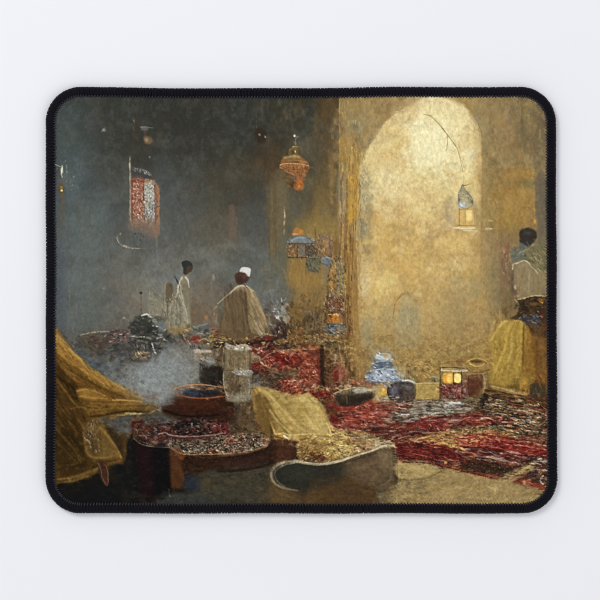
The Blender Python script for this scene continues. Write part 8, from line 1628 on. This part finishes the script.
# outline test with a rounded rectangle 4.5 px inside the pad's edge
x0, x1, y0, y1, r = 45.4 + 5, 556.0 - 5, 88.0 + 5, 513.3 - 5, 30.0
qx = np.abs(X - (x0 + x1) / 2) - ((x1 - x0) / 2 - r); qy = np.abs(Y - (y0 + y1) / 2) - ((y1 - y0) / 2 - r)
sd = np.hypot(np.maximum(qx, 0), np.maximum(qy, 0)) + np.minimum(np.maximum(qx, qy), 0) - r
keep_v = sd < 0
co = np.empty((HN, WN, 3), np.float32)
co[..., 0] = (X - 300) * PX; co[..., 1] = (300 - Y) * PX
# cloth sits level, dips where the overlock thread pulls it down, with a faint unevenness
co[..., 2] = TH + (noise(150, 401) - .5) * .00018 - .0007 * np.clip(1 + sd / 5.0, 0, 1) ** 2
idx = np.arange(HN * WN).reshape(HN, WN)
kq = keep_v[:-1, :-1] & keep_v[1:, :-1] & keep_v[:-1, 1:] & keep_v[1:, 1:]
quads = np.stack([idx[:-1, :-1][kq], idx[1:, :-1][kq], idx[1:, 1:][kq], idx[:-1, 1:][kq]], -1)
used = np.zeros(HN * WN, bool); used[quads.ravel()] = True
remap = np.cumsum(used) - 1
quads = remap[quads].astype(np.int32)
cv = co.reshape(-1, 3)[used]; col = np.clip(to_lin(np.clip(IMG, 0, 1)).reshape(-1, 3)[used] * PRINT_GAIN, 0, .95)
me = bpy.data.meshes.new('printed_cloth')
nv, nf = len(cv), len(quads)
me.vertices.add(nv); me.vertices.foreach_set('co', cv.ravel())
me.loops.add(nf * 4); me.loops.foreach_set('vertex_index', quads.ravel())
me.polygons.add(nf)
me.polygons.foreach_set('loop_start', np.arange(0, nf * 4, 4, dtype=np.int32))
me.polygons.foreach_set('loop_total', np.full(nf, 4, np.int32))
me.polygons.foreach_set('use_smooth', np.ones(nf, bool))
me.update(calc_edges=True)
at_ = me.color_attributes.new('dye', 'FLOAT_COLOR', 'POINT')
at_.data.foreach_set('color', np.concatenate([col, np.ones((nv, 1), col.dtype)], 1).astype(np.float32).ravel())
m, nt, b = new_mat('printed_polyester')
ca = nt.nodes.new('ShaderNodeVertexColor'); ca.layer_name = 'dye'
nt.links.new(ca.outputs[0], b.inputs['Base Color'])
b.inputs['Roughness'].default_value = .9; b.inputs['Specular IOR Level'].default_value = .03
tc = nt.nodes.new('ShaderNodeTexCoord')
def weave(rot):
    mp = nt.nodes.new('ShaderNodeMapping'); mp.inputs['Rotation'].default_value = (0, 0, rot)
    wv = nt.nodes.new('ShaderNodeTexWave'); wv.inputs['Scale'].default_value = 560; wv.inputs['Distortion'].default_value = .6
    wv.inputs['Detail'].default_value = 1
    nt.links.new(tc.outputs['Object'], mp.inputs[0]); nt.links.new(mp.outputs[0], wv.inputs[0]); return wv
w1, w2 = weave(0), weave(math.pi / 2)
mul = nt.nodes.new('ShaderNodeMath'); mul.operation = 'ADD'
nt.links.new(w1.outputs['Fac'], mul.inputs[0]); nt.links.new(w2.outputs['Fac'], mul.inputs[1])
bp = nt.nodes.new('ShaderNodeBump'); bp.inputs['Strength'].default_value = .12; bp.inputs['Distance'].default_value = .0001
nt.links.new(mul.outputs[0], bp.inputs['Height']); nt.links.new(bp.outputs[0], b.inputs['Normal'])
me.materials.append(m)
face = bpy.data.objects.new('printed_cloth', me); C.objects.link(face); face.parent = root
face['label'] = 'printed cloth face showing robed figures among heaps of spice, carpets and hanging lanterns by a sunlit arch'

# ---- rubber base
mr, nt, b = new_mat('black_rubber')
b.inputs['Base Color'].default_value = (.012, .012, .014, 1); b.inputs['Roughness'].default_value = .75
nz = nt.nodes.new('ShaderNodeTexNoise'); nz.inputs['Scale'].default_value = 900
bp = nt.nodes.new('ShaderNodeBump'); bp.inputs['Strength'].default_value = .3; bp.inputs['Distance'].default_value = .0002
nt.links.new(nz.outputs[0], bp.inputs['Height']); nt.links.new(bp.outputs[0], b.inputs['Normal'])
oa, per = outline(2.2)
nb = len(oa)
vs = [(wx(p[0]), wy(p[1]), .0004) for p in oa] + [(wx(p[0]), wy(p[1]), TH - .0012) for p in oa]
fs = [(i, (i + 1) % nb, nb + (i + 1) % nb, nb + i) for i in range(nb)] + [tuple(range(nb))[::-1], tuple(range(nb, 2 * nb))]
mesh_obj('rubber_base', vs, fs, mr, root, smooth=False)

# ---- overlocked edge: a padded core and, wrapped over it, hundreds of threads side by side
oc, per = outline(0.0, 300, 60)
SS = np.array([p[4] for p in oc] + [per]); PXs = np.array([p[0] for p in oc] + [oc[0][0]]); PYs = np.array([p[1] for p in oc] + [oc[0][1]])
NXs = np.array([p[2] for p in oc] + [oc[0][2]]); NYs = np.array([p[3] for p in oc] + [oc[0][3]])
def edge(s):
    s = s % per
    x, y = np.interp(s, SS, PXs), np.interp(s, SS, PYs); nx, ny = np.interp(s, SS, NXs), np.interp(s, SS, NYs)
    L = math.hypot(nx, ny); return x, y, nx / L, ny / L
T_ = TH / PX                       # thickness in px (8.7)
prof = [(-9.6, T_ - 1.2), (-9.0, T_ - .3), (-7.0, T_ + .6), (-4.6, T_ + .9), (-2.4, T_ + .3), (-.8, T_ - 1.6), (0, T_ - 4.0), (-.3, T_ - 6.2), (-1.6, .7), (-4.0, .5)]
def thread_mat(name, base, sheen):
    m_, nt, b = new_mat(name)
    nz = nt.nodes.new('ShaderNodeTexNoise'); nz.inputs['Scale'].default_value = 260; nz.inputs['Detail'].default_value = 4
    cr = nt.nodes.new('ShaderNodeValToRGB'); cr.color_ramp.elements[0].position = .3; cr.color_ramp.elements[1].position = .75
    cr.color_ramp.elements[0].color = tuple(c * .6 for c in base) + (1,); cr.color_ramp.elements[1].color = tuple(c * 1.6 for c in base) + (1,)
    nt.links.new(nz.outputs[0], cr.inputs[0]); nt.links.new(cr.outputs[0], b.inputs['Base Color'])
    b.inputs['Roughness'].default_value = .8; b.inputs['Specular IOR Level'].default_value = .12
    b.inputs['Sheen Weight'].default_value = sheen; b.inputs['Sheen Roughness'].default_value = .5
    return m_
mt = thread_mat('black_thread', (.0040, .0034, .0066), .02)
mt2 = thread_mat('charcoal_thread', (.028, .026, .034), .05)
n = int(per / 2.0); vs = []; fs = []; k = len(prof)
for i in range(n):
    x, y, nx, ny = edge(i * per / n)
    for (o_, z_) in prof:
        vs.append((wx(x + nx * (o_ * .955 - .45)), wy(y + ny * (o_ * .955 - .45)), max(z_ - .35, .3) * PX))
for i in range(n):
    for j in range(k - 1):
        a_, b_ = i * k + j, ((i + 1) % n) * k + j
        fs.append((a_, b_, b_ + 1, a_ + 1))
border = mesh_obj('stitched_border', vs, fs, mt, root)
# wrapped threads
rnd = random.Random(9)
def threads(name, prof, pitch, rad, lean, mat, parent, jit, sides=5):
    nt_ = int(per / pitch); V_ = []; F_ = []
    for i in range(nt_):
        s = (i + rnd.uniform(-.12, .12)) * per / nt_; rr = rad * rnd.uniform(.82, 1.15); dj = rnd.uniform(-jit, jit); hj = rnd.uniform(-.12, .15)
        lw = lean * rnd.uniform(.6, 1.4)
        pts = []
        m_ = len(prof)
        for j, (o_, z_) in enumerate(prof):
            ds = lw * (j / (m_ - 1) - .5)
            x, y, nx, ny = edge(s + ds)
            oo = o_ + (dj if j < 2 else 0)
            pts.append((x + nx * oo, y + ny * oo, max(z_ + hj, .35)))
        base = len(V_)
        for j in range(m_):
            a_ = pts[max(j - 1, 0)]; b_ = pts[min(j + 1, m_ - 1)]
            t = np.array([b_[q] - a_[q] for q in range(3)]); t /= np.linalg.norm(t) + 1e-9
            x, y, nx, ny = edge(s)
            side = np.array([-ny, nx, 0.]); side -= t * side.dot(t); side /= np.linalg.norm(side) + 1e-9
            up = np.cross(t, side)
            taper = .8 if j in (0, m_ - 1) else 1
            for q in range(sides):
                an = 2 * math.pi * q / sides
                p = np.array(pts[j]) + (side * math.cos(an) + up * math.sin(an)) * rr * taper
                V_.append((wx(p[0]), wy(p[1]), max(p[2], .12) * PX))
        for j in range(m_ - 1):
            for q in range(sides):
                a_ = base + j * sides + q; b_ = base + j * sides + (q + 1) % sides
                F_.append((a_, b_, b_ + sides, a_ + sides))
        F_.append(tuple(base + q for q in range(sides))[::-1]); F_.append(tuple(base + (m_ - 1) * sides + q for q in range(sides)))
    return mesh_obj(name, V_, F_, mat, parent)
threads('wrapped_thread', prof, 1.45, .78, .7, mt, border, .07)
# inner locking chain, a lighter bead at every needle hole
chain = [(-10.15, T_ + .0), (-9.9, T_ + .3), (-9.3, T_ + .55), (-8.6, T_ + .75), (-7.9, T_ + .7)]
threads('lock_stitch', chain, 2.9, .72, .5, mt2, border, .25)

# =================================================================== white tabletop
mw, nt, b = new_mat('white_tabletop')
b.inputs['Base Color'].default_value = (*FLOOR_COL, 1); b.inputs['Roughness'].default_value = .7; b.inputs['Specular IOR Level'].default_value = .2
nz = nt.nodes.new('ShaderNodeTexNoise'); nz.inputs['Scale'].default_value = 400; nz.inputs['Detail'].default_value = 3
bp = nt.nodes.new('ShaderNodeBump'); bp.inputs['Strength'].default_value = .05; bp.inputs['Distance'].default_value = .0002
nt.links.new(nz.outputs[0], bp.inputs['Height']); nt.links.new(bp.outputs[0], b.inputs['Normal'])
t = mesh_obj('tabletop', [(-3, -3, 0), (3, -3, 0), (3, 3, 0), (-3, 3, 0), (-3, -3, -.03), (3, -3, -.03), (3, 3, -.03), (-3, 3, -.03)],
             [(0, 1, 2, 3), (7, 6, 5, 4), (0, 4, 5, 1), (1, 5, 6, 2), (2, 6, 7, 3), (3, 7, 4, 0)], mw, None, smooth=False)
t['kind'] = 'structure'
